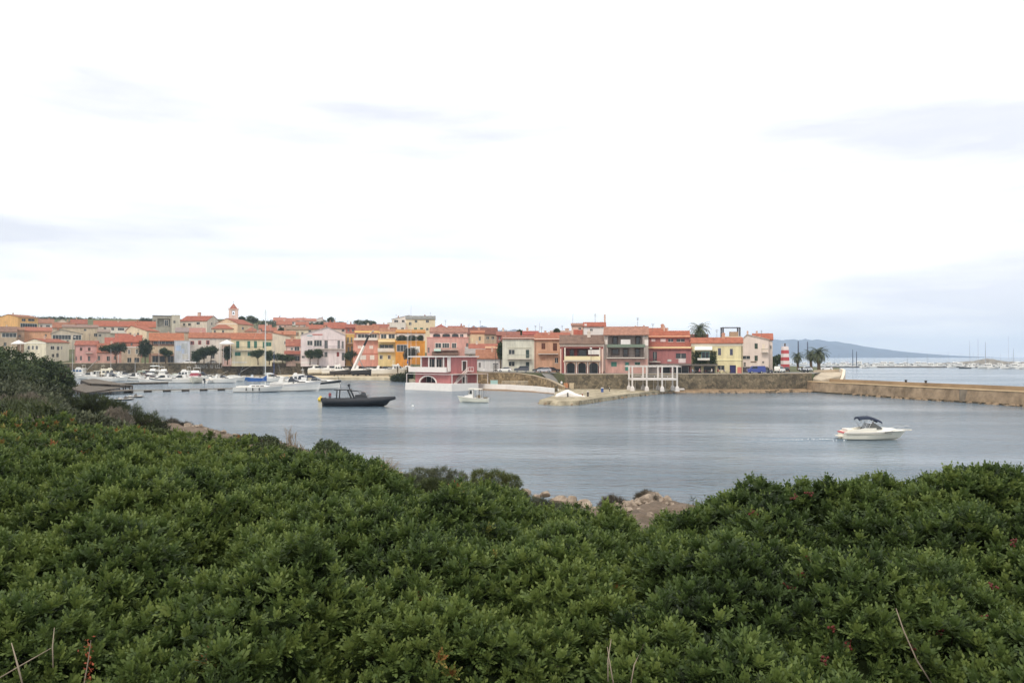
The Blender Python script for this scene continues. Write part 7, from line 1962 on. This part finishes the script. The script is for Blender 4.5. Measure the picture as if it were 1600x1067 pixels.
# -- boats laid up ashore on the yard
def cradle(root, L, z0):
    b = MB()
    for x in (-.28 * L, .22 * L):
        for sg in (-1, 1): b.tube([(x, sg * 1.1, z0), (x, sg * .75, .25)], .09, 5)
        b.box(x - .1, x + .1, -1.1, 1.1, z0, z0 + .15)
    b.build("cradle", paint((110, 100, 92)), root)
yz = 1.05
for a in [
    ("long cream boat laid up at the foot of the quay wall, left of the crane", 502, 585, 5, 11, 'cruiser', dict(canopy=(206, 200, 190), c=(230, 224, 210)), 342),
    ("white cabin boat laid up beside the crane", 524, 581, 8, 11, 'cruiser', dict(stripe=(206, 204, 200)), 338),
    ("white boat with dark underside laid up under the crane boom", 531, 588, 4, 8, 'fly', dict(c=(64, 60, 60)), 328),
    ("black hulled boat with a white top laid up right of the crane", 570, 589, 6, 11.0, 'cruiser', dict(c=(46, 47, 52)), 325),
    ("white dinghy laid up beside the black hulled boat", 579, 583, 10, 6.5, 'open', dict(), 333),
    ("long white boat on a pale cradle at the right of the yard", 603, 589, 12, 11.5, 'cruiser', dict(c=(226, 222, 214)), 322),
    ("slim white boat behind the long one on its cradle", 622, 586, 14, 9.0, 'fly', dict(), 330)]:
    r = boat(a[0], a[1], a[2], a[3], a[4], a[5], group="boats laid up on the yard", d=a[7], z=yz + .95, zs=1.3, **a[6])
    cradle(r, a[4], -.73)
r = boat("white yacht with a black bottom propped high beside the house on the water", 637, 574, -80, 10, 'sail', B=3.6, stripe=(40, 42, 46), mast=13, group="boats laid up on the yard", d=300, z=3.9)
cradle(r, 10, -2.85)

# ------------------------------------------------------------------ distant marina beyond the breakwater
grp = "boats in the distant marina beyond the breakwater"
ylist = []
proto = [boat("white motorboat moored in the line of the distant marina", 1352, 575, 20, 9, 'cruiser', group=grp, railing=False),
         boat("white flybridge cruiser moored in the line of the distant marina", 1376, 574, 160, 12, 'fly', group=grp, railing=False),
         boat("white open boat moored in the line of the distant marina", 1334, 573.5, 10, 7.5, 'open', group=grp, railing=False)]
spots = [(1300, 571.5, 2, 15, 1), (1308, 573, 0, 170, 1), (1316, 572, 0, 30, .9), (1326, 572.4, 1, 10, .9), (1342, 573, 0, 200, 1), (1360, 574.4, 0, 160, 1.1), (1368, 573, 1, 20, .9), (1388, 573.6, 0, 15, 1),
         (1399, 574, 2, 170, 1.1), (1407, 572.5, 1, 190, .9), (1415, 574, 0, 10, 1), (1424, 573.4, 0, 165, 1.1), (1434, 574, 0, 20, 1), (1444, 573, 2, 5, 1), (1452, 573.8, 1, 175, 1.05), (1468, 574, 1, 10, 1), (1478, 573.4, 0, 170, 1), (1488, 574.5, 0, 15, .95),
         (1497, 573, 1, 190, .95), (1512, 575, 0, 170, 1.1), (1522, 574.2, 1, 12, 1), (1532, 573.4, 0, 0, 1.1), (1541, 575.8, 1, 175, 1.1), (1553, 576, 0, 10, 1), (1560, 574, 1, 160, 1), (1574, 576.2, 0, 5, 1.1), (1583, 574.6, 1, 180, 1), (1592, 576, 0, 170, 1.1), (1602, 576.5, 1, 10, 1.1), (1615, 577, 0, 175, 1.1), (1630, 577, 1, 5, 1.1),
         (1238, 571, 0, 20, 1), (1256, 570.6, 1, 165, .9), (1287, 572, 0, 10, 1), (1294, 570.4, 1, 170, .9)]
spots += [(1305 + k * 10.7 + random.uniform(-3, 3), 571.2 + random.uniform(-.6, .6) + (1.2 if k > 18 else 0), random.choice((0, 0, 1)), random.choice((10, 170, 25, 190)), random.uniform(.9, 1.25)) for k in range(31)]
for px, py, k, hd, s in spots:
    o = copy_tree(proto[k]); o.location = onwater(px, py); o.rotation_euler = (0, 0, math.radians(hd)); o.scale = (s, s, s)
boat("large white cruiser standing higher than its neighbours in the distant marina", 1378, 571.2, 175, 17, 'fly', B=4.6, group=grp, railing=False)
boat("dark hulled motorboat among the white boats of the distant marina", 1507, 575.6, 170, 9, 'cruiser', c=(60, 66, 70), group=grp, railing=False)
boat("motorboat with a red awning in the distant marina near the two dark masts", 1325, 570, 15, 9, 'open', canopy=(190, 70, 60), group=grp, railing=False)
for q in range(16):
    px = 1320 + q * 18.5 + random.uniform(-5, 5); t0 = random.uniform(548, 560)
    pole("mast", "faint thin bare mast above the boats of the distant marina", px, t0, 573, onwater(px, 573.5).y, .1, (176, 180, 186), "mast")["group"] = "faint masts of the distant marina"
for k, (px, t0, r, c) in enumerate([(1332.5, 546, .42, (96, 104, 120)), (1338.5, 549, .42, (84, 90, 104)), (1449, 551, .16, (150, 158, 170)), (1515.5, 533, .16, (170, 174, 182)), (1528.5, 529, .14, (176, 178, 184)), (1540, 534, .2, (150, 154, 164)), (1576, 525, .12, (190, 192, 198)), (1584, 545, .2, (160, 164, 172)), (1366, 554, .12, (176, 180, 188)), (1311, 552, .12, (150, 160, 172)), (1304, 555, .12, (150, 160, 172)), (1521, 550, .1, (186, 188, 192)), (1418, 556, .14, (120, 126, 136))]):
    lb = ["thick dark mast in the distant marina, left of a pair", "thick dark mast in the distant marina, right of a pair", "thin grey mast at the end of the far headland", "tall thin mast left of the dark mound", "tallest mast left of the dark mound", "mast rising straight from the dark mound", "faint tallest mast near the right edge", "shorter mast near the right edge", "faint mast above the large white cruiser", "faint mast beside the palms, right one", "faint mast beside the palms, left one", "short faint mast between two taller ones", "short dark post above the marina boats"][k]
    pole("mast", lb, px, t0, 573, onwater(px, 573.5).y, r, c, "mast")
dd = onwater(1540, 571).y + 40
b = MB(); rings = []
for i in range(41):
    px = 1462 + i * 5; q = [(1462, 567), (1490, 566), (1525, 563.5), (1536, 560.8), (1548, 560.2), (1558, 562.5), (1575, 565), (1610, 566), (1662, 567)]
    h = Z(ip(q, px), dd) + 1.0 * mnoise.noise((i * .9, 0, 0)); x = X(px, dd)
    rings.append([(x, dd - 9, -1), (x, dd - 3, h * .75), (x, dd, h), (x, dd + 5, h * .8), (x, dd + 12, -1)])
b.loft(rings, closed=False); tag(b.build("rock_breakwater", mat("dark_breakwater_rock", (140, 134, 124), .95, .3, .35, .1, bump=.8)), "dark rock breakwater mound behind the boats of the distant marina", "breakwater")
b = MB(); x0, x1 = X(1285, 640), X(1640, 640); b.box(x0, x1, 652, 655, -.5, .7); o = b.build("pontoon", M_wood2); tag(o, "long dark pontoon behind the line of boats in the distant marina", "pontoon")
# ------------------------------------------------------------------ cars
M_tyre = mat("tyre_rubber", (34, 34, 36), .8, 0)
def car(label, px, py, d, hdg, c, kind='hatch', z=None):
    """px, py: where the tyres meet the street"""
    loc = Vector((X(px, d), d, G(X(px, d), d) + .01 if z is None else z))
    root = empty("parked_car" if kind != 'van' else "parked_van", label, "van" if kind == 'van' else "car", loc, math.radians(hdg), "vehicles parked along the waterfront street")
    if kind == 'van':
        body = [(-2.3, .35), (2.3, .35), (2.4, .8), (2.25, 1.15), (1.55, 1.3), (.95, 1.95), (-2.2, 2.0), (-2.35, 1.2)]; gl = [(1.42, 1.3), (.92, 1.86), (-.2, 1.88), (-.2, 1.32)]; W0, W1 = .92, .80
    elif kind == 'suv':
        body = [(-2.1, .4), (2.1, .4), (2.15, .85), (1.95, 1.08), (.95, 1.16), (.45, 1.75), (-1.9, 1.78), (-2.12, 1.1)]; gl = [(.9, 1.15), (.42, 1.66), (-1.75, 1.68), (-1.95, 1.18)]; W0, W1 = .90, .74
    else:
        body = [(-1.95, .35), (2.0, .33), (2.05, .68), (1.85, .86), (.95, .96), (.15, 1.42), (-1.1, 1.45), (-1.75, 1.05), (-2.0, .92)]; gl = [(.92, .95), (.14, 1.36), (-1.08, 1.39), (-1.66, 1.03)]; W0, W1 = .86, .64
    P_ = mat("car_paint", c, .3, 0, spec=.6)
    b = MB(); b.prof(body, W0, W1); b.build("body", P_, root)
    b = MB()
    zs = [q[1] for q in body]; za, zb = min(zs), max(zs)
    for sg in (-1, 1):
        q = [(x, sg * (W0 + (W1 - W0) * (z - za) / (zb - za) + .012), z) for x, z in gl]
        b.add(q, [(0, 1, 2, 3)]); b.add([(x, y - sg * .01, z) for x, y, z in q], [(3, 2, 1, 0)])
    gx, gz = gl[0], gl[1]
    wy0 = W0 + (W1 - W0) * (gx[1] - za) / (zb - za) - .08; wy1 = W0 + (W1 - W0) * (gz[1] - za) / (zb - za) - .06
    b.add([(gx[0] + .1, -wy0, gx[1] + .02), (gx[0] + .1, wy0, gx[1] + .02), (gz[0] + .1, wy1, gz[1]), (gz[0] + .1, -wy1, gz[1])], [(0, 1, 2, 3)])
    rx, rz_ = gl[3], gl[2]
    b.add([(rx[0] - .12, -wy0, rx[1] + .05), (rz_[0] - .16, -wy1, rz_[1] - .02), (rz_[0] - .16, wy1, rz_[1] - .02), (rx[0] - .12, wy0, rx[1] + .05)], [(0, 1, 2, 3)])
    b.build("windows", M_bglass, root)
    for x in (-1.25, 1.3):
        for sg in (-1, 1):
            b = MB(); b.tube([(x, sg * (W0 + .03), .32), (x, sg * (W0 - .2), .32)], .32, 14); w = b.build("wheel", M_tyre, root)
            b = MB(); b.tube([(x, sg * (W0 + .045), .32), (x, sg * (W0 + .031), .32)], .19, 10); b.build("rim", M_steel, w)
    xe = max(q[0] for q in body); xr_ = min(q[0] for q in body)
    for sg in (-1, 1):
        b = MB(); b.box(xe - .22, xe + .015, sg * W0 * .72 - .14, sg * W0 * .72 + .14, .66, .8); b.build("headlight", mat("lamp_glass", (226, 226, 220), .2, 0, spec=.6), root)
        b = MB(); b.box(xr_ - .015, xr_ + .2, sg * W0 * .78 - .1, sg * W0 * .78 + .1, .74, .94); b.build("tail_light", mat("tail_lamp", (150, 30, 30), .3, 0), root)
    for xa, xb in ((xe - .15, xe + .04), (xr_ - .04, xr_ + .15)): b = MB(); b.box(xa, xb, -W0 * .92, W0 * .92, .34, .5); b.build("bumper", paint((60, 60, 62)), root)
for a in [("white car at the left end of the ramp street by the garages", 789, 581, 231, 176, (226, 226, 222), 'hatch'),
          ("dark grey car parked before the pale green house", 815, 581, 230, 178, (74, 76, 82), 'suv'),
          ("silver car parked at the top of the ramp", 851, 585, 226.5, 172, (176, 180, 188), 'hatch'),
          ("dark car behind the silver car, left one", 843, 580, 231.5, 175, (58, 60, 64), 'hatch'), ("dark car behind the silver car, right one", 864, 581, 231, 5, (64, 62, 64), 'hatch'),
          ("blue van beside the pinkish white gabled house", 1181, 584, 214, 178, (52, 68, 140), 'van'),
          ("dark car parked in front of the blue van", 1194, 584, 216, 5, (70, 72, 84), 'hatch'),
          ("white off road car seen from behind by the harbour light", 1218, 582, 224, 52, (232, 232, 226), 'suv'),
          ("dark car half hidden behind the white off road car", 1229, 578, 236, 70, (60, 60, 64), 'hatch'),
          ("silver car under the palms by the ramp", 1258, 578, 246, 185, (196, 200, 206), 'hatch'),
          ("white car behind the palms, near the ramp wall", 1290, 577, 256, 185, (226, 226, 226), 'hatch'),
          ("white car parked above the lettering, left one", 293, 566, 354.8, 178, (228, 226, 222), 'hatch'), ("white car parked above the lettering, middle one", 304, 566, 354.8, 178, (216, 216, 216), 'hatch'), ("pale car parked above the lettering, right one", 331, 566, 354.8, 178, (206, 204, 198), 'hatch'),
          ("white car in front of the long yellow house, left one", 367, 566, 343, 178, (232, 230, 226), 'hatch'),
          ("white car in front of the small pinkish house", 478, 566, 343, 178, (232, 230, 226), 'hatch'),
          ("white van in front of the salmon house, left of the crane", 541, 566, 343.5, 178, (232, 230, 226), 'van'),
          ("white pickup like car in front of the salmon house", 572, 566, 343.5, 178, (230, 228, 224), 'suv'),
          ("dark car in front of the yellow awning house, left one", 596, 566, 343.5, 178, (62, 66, 70), 'hatch'), ("dark car in front of the yellow awning house, right one", 611, 566, 343.5, 178, (70, 72, 76), 'suv')]:
    z = None
    if a[3] > 340: z = ip(LEVEL, a[1]) + .01
    car(a[0], a[1], a[2], a[3] if a[3] > 350 or a[3] < 340 else 354.6, a[4], a[5], a[6], z)

# ------------------------------------------------------------------ cafe terrace
d = 213.5
CH = paint((110, 70, 62))
def table(label, px):
    loc = Vector((X(px, d), d, 4.52)); root = empty("cafe_table", label, "table", loc, random.random(), "cafe tables on the street terrace")
    b = MB(); b.tube([(0, 0, .70), (0, 0, .74)], .42, 14); b.build("tabletop", paint((176, 160, 146)), root)
    b = MB(); b.tube([(0, 0, 0), (0, 0, .03)], .25, 10); b.tube([(0, 0, .03), (0, 0, .698)], .04, 6); b.build("pedestal", M_rail, root)
def chair(label, px, dy, rz):
    loc = Vector((X(px, d), d + dy, 4.52)); root = empty("cafe_chair", label, "chair", loc, rz, "cafe chairs on the street terrace")
    b = MB(); b.box(-.22, .22, -.22, .22, .43, .47); b.build("seat", CH, root)
    b = MB(); b.box(-.22, -.18, -.22, .22, .473, .92); b.build("backrest", CH, root)
    for sx in (-1, 1):
        for sy in (-1, 1): b = MB(); b.tube([(sx * .19, sy * .19, 0), (sx * .19, sy * .19, .428)], .02, 5); b.build("leg", M_rail, root)
TB = [(1086, "left end of the terrace"), (1097, "under the ivy window"), (1108, "right of the ivy window"), (1126, "before the yellow wall"), (1136, "beside the navy door")]
for px, w in TB:
    table("round cafe table at the " + w if w.startswith("left") else "round cafe table " + w, px)
    chair("dark red cafe chair left of the table " + ("at the " if w.startswith("left") else "") + w, px - 4.2, .05, 0); chair("dark red cafe chair right of the table " + ("at the " if w.startswith("left") else "") + w, px + 4.2, .05, math.pi)
PG = "people at the cafe terrace"
for px, w, top in [(1086 - 4.2, "person in a pale blue top seated at the left end of the terrace", (150, 170, 190)), (1097 - 4.2, "person in a pink top seated under the ivy window", (206, 150, 150)), (1108 + 4.2, "person in a white top seated right of the ivy window", (220, 214, 206)), (1126 - 4.2, "person in a red top seated before the yellow wall", (156, 66, 66)), (1136 - 4.2, "person in a grey top seated beside the navy door", (176, 176, 178))]:
    s = 1 if (px - round(px)) > 0 else -1
    left = any(abs(px - (q[0] - 4.2)) < .1 for q in TB)
    person(w, (X(px, d), d + .05, 4.52), 0 if left else math.pi, 'sit', top, (60, 62, 74), group=PG)
person("person in white standing on the ramp between the stone walls", (X(877, 205), 204.2, 1.2), 1.2, 'stand', (226, 226, 226), (150, 150, 154))
person("person in black walking beside the blue van", (X(1200.5, 213), 213, 4.52), .4, 'stand', (44, 44, 48), (44, 46, 52))
person("person in dark clothes by the ramp parapet", (X(1253, 228), 228, 4.52), 2.0, 'stand', (52, 52, 56), (50, 52, 60))
for lb, px, dd, c in [("dark motor scooter parked on the street by the ramp", 1259, 226, (50, 50, 56)), ("black motor scooter beside the blue van", 1203, 217, (44, 44, 48))]:
    root = empty("motor_scooter", lb, "scooter", Vector((X(px, dd), dd, 4.52)), .3)
    for x in (-.62, .62): b = MB(); b.tube([(x, -.06, .24), (x, .06, .24)], .24, 12); b.build("wheel", M_tyre, root)
    b = MB(); b.prof([(-.8, .4), (-.2, .25), (.3, .22), (.5, .45), (.62, .95), (.5, 1.0), (.3, .4), (.0, .38), (-.1, .7), (-.75, .72)], .16, .13); b.build("body", mat("scooter_paint", c, .35, 0), root)
    b = MB(); b.prof([(-.75, .725), (-.08, .705), (-.12, .8), (-.72, .82)], .14, .12); b.build("saddle", M_rubber, root)
    b = MB(); b.tube([(.5, -.3, 1.05), (.54, 0, 1.0), (.5, .3, 1.05)], .025, 6); b.build("handlebar", M_rubber, root)
# service pump like kiosk frame beside the garages
root = empty("equipment_rack", "dark metal equipment rack beside the white car at the ramp", "rack", Vector((X(774.5, 231.5), 231.5, 4.45)))
b = MB()
for x in (-.65, .65):
    for y in (-.35, .35): b.box(x - .05, x + .05, y - .05, y + .05, 0, 2.3)
b.build("frame", M_rail, root)
for z in (.4, 1.1, 1.7): b = MB(); b.box(-.6, .6, -.3, .3, z, z + .08); b.box(-.4, .35, -.2, .2, z + .083, z + .45); b.build("shelf", paint((92, 88, 84)), root)
b = MB(); b.box(-.75, .75, -.45, .45, 2.303, 2.6); b.build("top", paint((70, 70, 72)), root)

# ------------------------------------------------------------------ town trees and palms
def tree(label, blobs, d, leaf=.5, n=700, m=M_pine, trunk=None, tint=.42, name="broadleaf_tree"):
    cx = sum(q[0] for q in blobs) / len(blobs)
    tr = trunk if trunk is not None else cx
    return bush(name, label, blobs, d, leaf, int(n * 1.0), m, "tree", trunk=(tr, .22), base=G(X(cx, d), d), tint=tint, shell=.2, jit=.5, group="trees of the harbour town")
tree("wide dark umbrella pine in front of the low pink house", [(180, 544, 13, 7.5), (168, 544.5, 14, 4.5), (190, 543, 9, 7)], 346, trunk=182, name="umbrella_pine", n=1000, tint=.3)
tree("dense round dark tree right of the tan arched window house", [(226, 539, 9, 9), (225, 549, 9, 9), (230, 545, 8, 9)], 340, n=900, tint=.25)
tree("small bushy tree in front of the tan dark roofed house", [(256, 549, 6, 5), (262, 552, 7, 3.5)], 348)
for lb, px, py, rx, ry in [("large green tree left of the three tree clump before the long white house", 309, 556, 9, 8), ("green tree in the middle of the clump before the long white house", 320, 549, 10, 6.5), ("rounded dark tree at the right of the clump before the long white house", 331, 547.5, 9, 6.5)]:
    tree(lb, [(px, py, rx, ry), (px - 3, py + 3, rx * .7, ry * .7)], 349, n=700, tint=.35)
tree("bushy dark tree beside the white canopy", [(355, 548, 6, 7), (356, 556, 6, 5)], 344, n=500)
tree("spreading thin tree in front of the long yellow house", [(401, 553, 10, 5), (406, 550, 6, 3)], 342, n=450, tint=.4)
tree("dark upright tree at the right end of the long yellow house", [(421, 556, 5.5, 7.5)], 342, n=500)
tree("low broad hedge like tree before the small pinkish house", [(436, 558, 11, 4.5), (450, 560, 11, 4)], 350, n=900)
for lb, px in [("round headed tree before the big pinkish house, left one", 484.5), ("round headed tree before the big pinkish house, right one", 497)]:
    tree(lb, [(px, 553, 7, 6)], 341, n=500, tint=.4)
tree("dark shrubby tree at the foot of the mustard house", [(545, 556, 6, 6), (553, 553, 6, 5)], 346, n=600)
tree("brownish bare crowned tree before the orange house", [(642, 551, 11, 7), (636, 556, 6, 5)], 325, m=M_grey, n=600, tint=.2)
tree("green bush tree between the boatyard and the house on the water", [(640, 590, 7, 10), (632, 592, 6, 7)], 285, m=M_olive, n=900, tint=.2)
tree("brown green bramble tree on the yard edge", [(624, 590, 8, 6), (617, 592, 7, 5)], 290, m=M_olive, n=500, tint=.3)
for lb, bl, d in [("dark pine left of the church hall roof behind the tower", [(378, 498, 5, 2.6)], 520), ("dark round pine just right of the church tower", [(392, 498.5, 7, 5), (398, 501, 6, 4)], 530), ("broad pine grove tree above the yacht mast", [(412, 507, 9, 6), (424, 506, 8, 6)], 560), ("dark pine below the hilltop row, left", [(440, 506, 8, 4)], 575), ("single dark bushy tree behind the long low cream house", [(440, 517, 6, 4.5)], 460),
                  ("long low pine below the hilltop row, right", [(485, 508, 10, 4), (498, 507, 9, 4), (507, 505, 6, 4)], 560), ("thin topped tree at the end of the hilltop row", [(517, 500, 5, 4)], 600), ("low dark pine right of the hilltop row", [(530, 506, 8, 2.6)], 600),
                  ("broad dark pine on the skyline right of the hilltop row", [(562, 505, 10, 4.5), (572, 504, 8, 4)], 540), ("second broad dark pine on the skyline, nearer the hill terrace house", [(581, 506, 7, 4)], 540), ("small tree on the skyline left of the grey modern block", [(222, 500, 5, 3), (232, 501, 6, 3)], 600),
                  ("tall thin conifer beside the pale green house", [(782, 545, 2.6, 9), (782, 552, 2.6, 7)], 240), ("dark hedge tree behind the harbour light", [(1212, 563, 7, 5), (1219, 562, 6, 6)], 275), ("low dark hedge tree at the right of the gabled house", [(1204, 572, 6, 6)], 246), ("olive tree on the tiny roof terrace", [(870, 518, 3, 2)], 298), ("small dark tree between the dusky red roofs", [(812, 520, 3, 3)], 330)]:
    tree(lb, bl, d, n=420, leaf=.6)
# far wood along the left skyline
pp, tt = [], []
for k in range(1500):
    px = random.uniform(-60, 262); yy = ip([(-60, 497), (0, 497.5), (70, 498), (110, 499), (140, 500), (180, 501), (235, 503), (262, 506)], px); d = 668 + random.uniform(-6, 22)
    pp.append(P(px, yy + random.random() ** 1.4 * 8 - 1.8 * (.5 + mnoise.noise((px * .12, 0, 0))), d)); tt.append(random.uniform(.1, .5))
pp = np.array([tuple(q) for q in pp])
V, T = scatter(pp, rng.normal(0, .5, pp.shape) + np.array([0, -.2, .8]), rng.uniform(1.0, 2.0, len(pp)), np.array(tt), T_clump)
tag(npmesh("wood", V, 4, M_pine, T), "far dark wood along the skyline at the left", "wood", kind="stuff")

M_frond = leafmat("palm_leaves", [(0, (44, 52, 34)), (.4, (74, 84, 54)), (.8, (104, 110, 74)), (1, (140, 130, 92))], .15, .55)
def palm(label, px, py_top, py_base, d, rpx, n=44, thick=.3, base=None, group="palms of the waterfront"):
    g = base if base is not None else Z(py_base, d)
    loc = Vector((X(px, d), d, g)); h = Z(py_top, d) - g; R = rpx * d / F
    root = empty("palm_tree", label, "palm", loc, 0, group)
    b = MB(); N = 14
    b.tube([(0.05 * math.sin(k * .5), 0, -.4 + (h + .4) * k / N) for k in range(N + 1)], [thick * (1.25 if k == 0 else 1 + (.08 if k % 2 else 0)) for k in range(N)] + [thick * 1.5], 9)
    b.build("trunk", mat("palm_bark", (112, 96, 78), .95, .25, 3, .1), root)
    quads, tn = [], []
    for i in range(n):
        az_ = i * 2.399963; t = (i + .5) / n
        el0 = math.radians(78 - 105 * t); Lf = R * random.uniform(.95, 1.12)
        d0 = np.array([math.cos(az_), math.sin(az_), 0]); pos = np.array([0, 0, h]); M_ = 12; e = el0
        tone = random.uniform(.2, .7) if t < .85 else random.uniform(.7, 1)
        pts = [pos.copy()]
        for k in range(M_):
            dirv = d0 * math.cos(e) + np.array([0, 0, math.sin(e)]); pos = pos + dirv * Lf / M_ * 1.05; pts.append(pos.copy()); e -= math.radians(7 + 4 * t)
        side = np.cross(d0, np.array([0, 0, 1.0]))
        for k in range(M_):
            s = k / M_; a, c = pts[k], pts[k + 1]; up = unit(np.cross(side, c - a)); wl = Lf * .20 * math.sin(math.pi * (.12 + .85 * s)) + .05
            wr = .022 * R
            quads.append([a - side * wr, a + side * wr, c + side * wr * .8, c - side * wr * .8]); tn.append(tone)
            for sg in (-1, 1):
                for j in range(3):
                    o = a + (c - a) * (j / 3); tip = o + side * sg * wl * .85 + (c - a) * 1.1 - up * wl * random.uniform(.1, .4); w2 = (c - a) * .16
                    quads.append([o - w2, (o + tip) / 2 - w2 * .8, tip, (o + tip) / 2 + w2 * .8]); tn.append(tone + random.uniform(-.1, .1))
    npmesh("fronds", np.array(quads), 4, M_frond, np.clip(np.array(tn), 0, 1), root)
palm("tall palm rising behind the mauve and yellow houses", 1093.5, 515, 560, 262, 19, base=4.0, thick=.45)
palm("small palm just right of the harbour light", 1246, 557, 579, 262, 12.5, base=4.4)
palm("left palm of the pair by the ramp", 1267, 553.5, 577, 256, 13.5, base=4.4, thick=.42)
palm("right and larger palm of the pair by the ramp", 1279, 552.5, 577, 248, 19, base=4.4, thick=.48)

# ------------------------------------------------------------------ wake of the motorboat and sea haze
b = MB(); q = onwater(1366, 686.5)
for sg in (-1, 1):
    rings = []
    for k in range(24):
        s = k / 23; x = q.x - 3.4 - s * 13; y = q.y + sg * (.5 + s * 2.2); w = (.35 + .5 * s) * (1 - s * .75); hgt = .13 * (1 - s) + .012
        wob = .12 * math.sin(k * 1.9 + sg)
        rings.append([(x, y - w + wob, -.03), (x + .2, y + wob, hgt), (x, y + w + wob, -.03)])
    b.loft(rings, closed=False)
tag(b.build("water_wake", wm, smooth=True), kind="structure")
b = MB()
for k in range(160):
    s = random.random() ** 1.8; x = q.x - 3.6 - s * 5.5; y = q.y + random.gauss(0, .35 + s * .5); r = random.uniform(.02, .08) * (1 - s * .6)
    b.sphere((x, y, .01), r * 1.6, r, r * .5, 6, 4)
tag(b.build("wake_foam", mat("sea_foam", (236, 240, 242), .8, 0)), "white foam at the stern of the motorboat crossing the bay", "foam", kind="stuff")

hz = bpy.data.materials.new("sea_haze"); hz.use_nodes = True; nt = hz.node_tree
for n_ in list(nt.nodes): nt.nodes.remove(n_)
out = nt.nodes.new("ShaderNodeOutputMaterial"); pv = nt.nodes.new("ShaderNodeVolumePrincipled")
pv.inputs['Color'].default_value = (0.66, 0.81, 1.0, 1)
pv.inputs['Density'].default_value = 0.00013
pv.inputs['Anisotropy'].default_value = 0.0
nt.links.new(pv.outputs['Volume'], out.inputs['Volume'])
b = MB(); b.box(-9500, 9500, -400, 9800, -3.6, 220)
tag(b.build("haze", hz), kind="stuff")
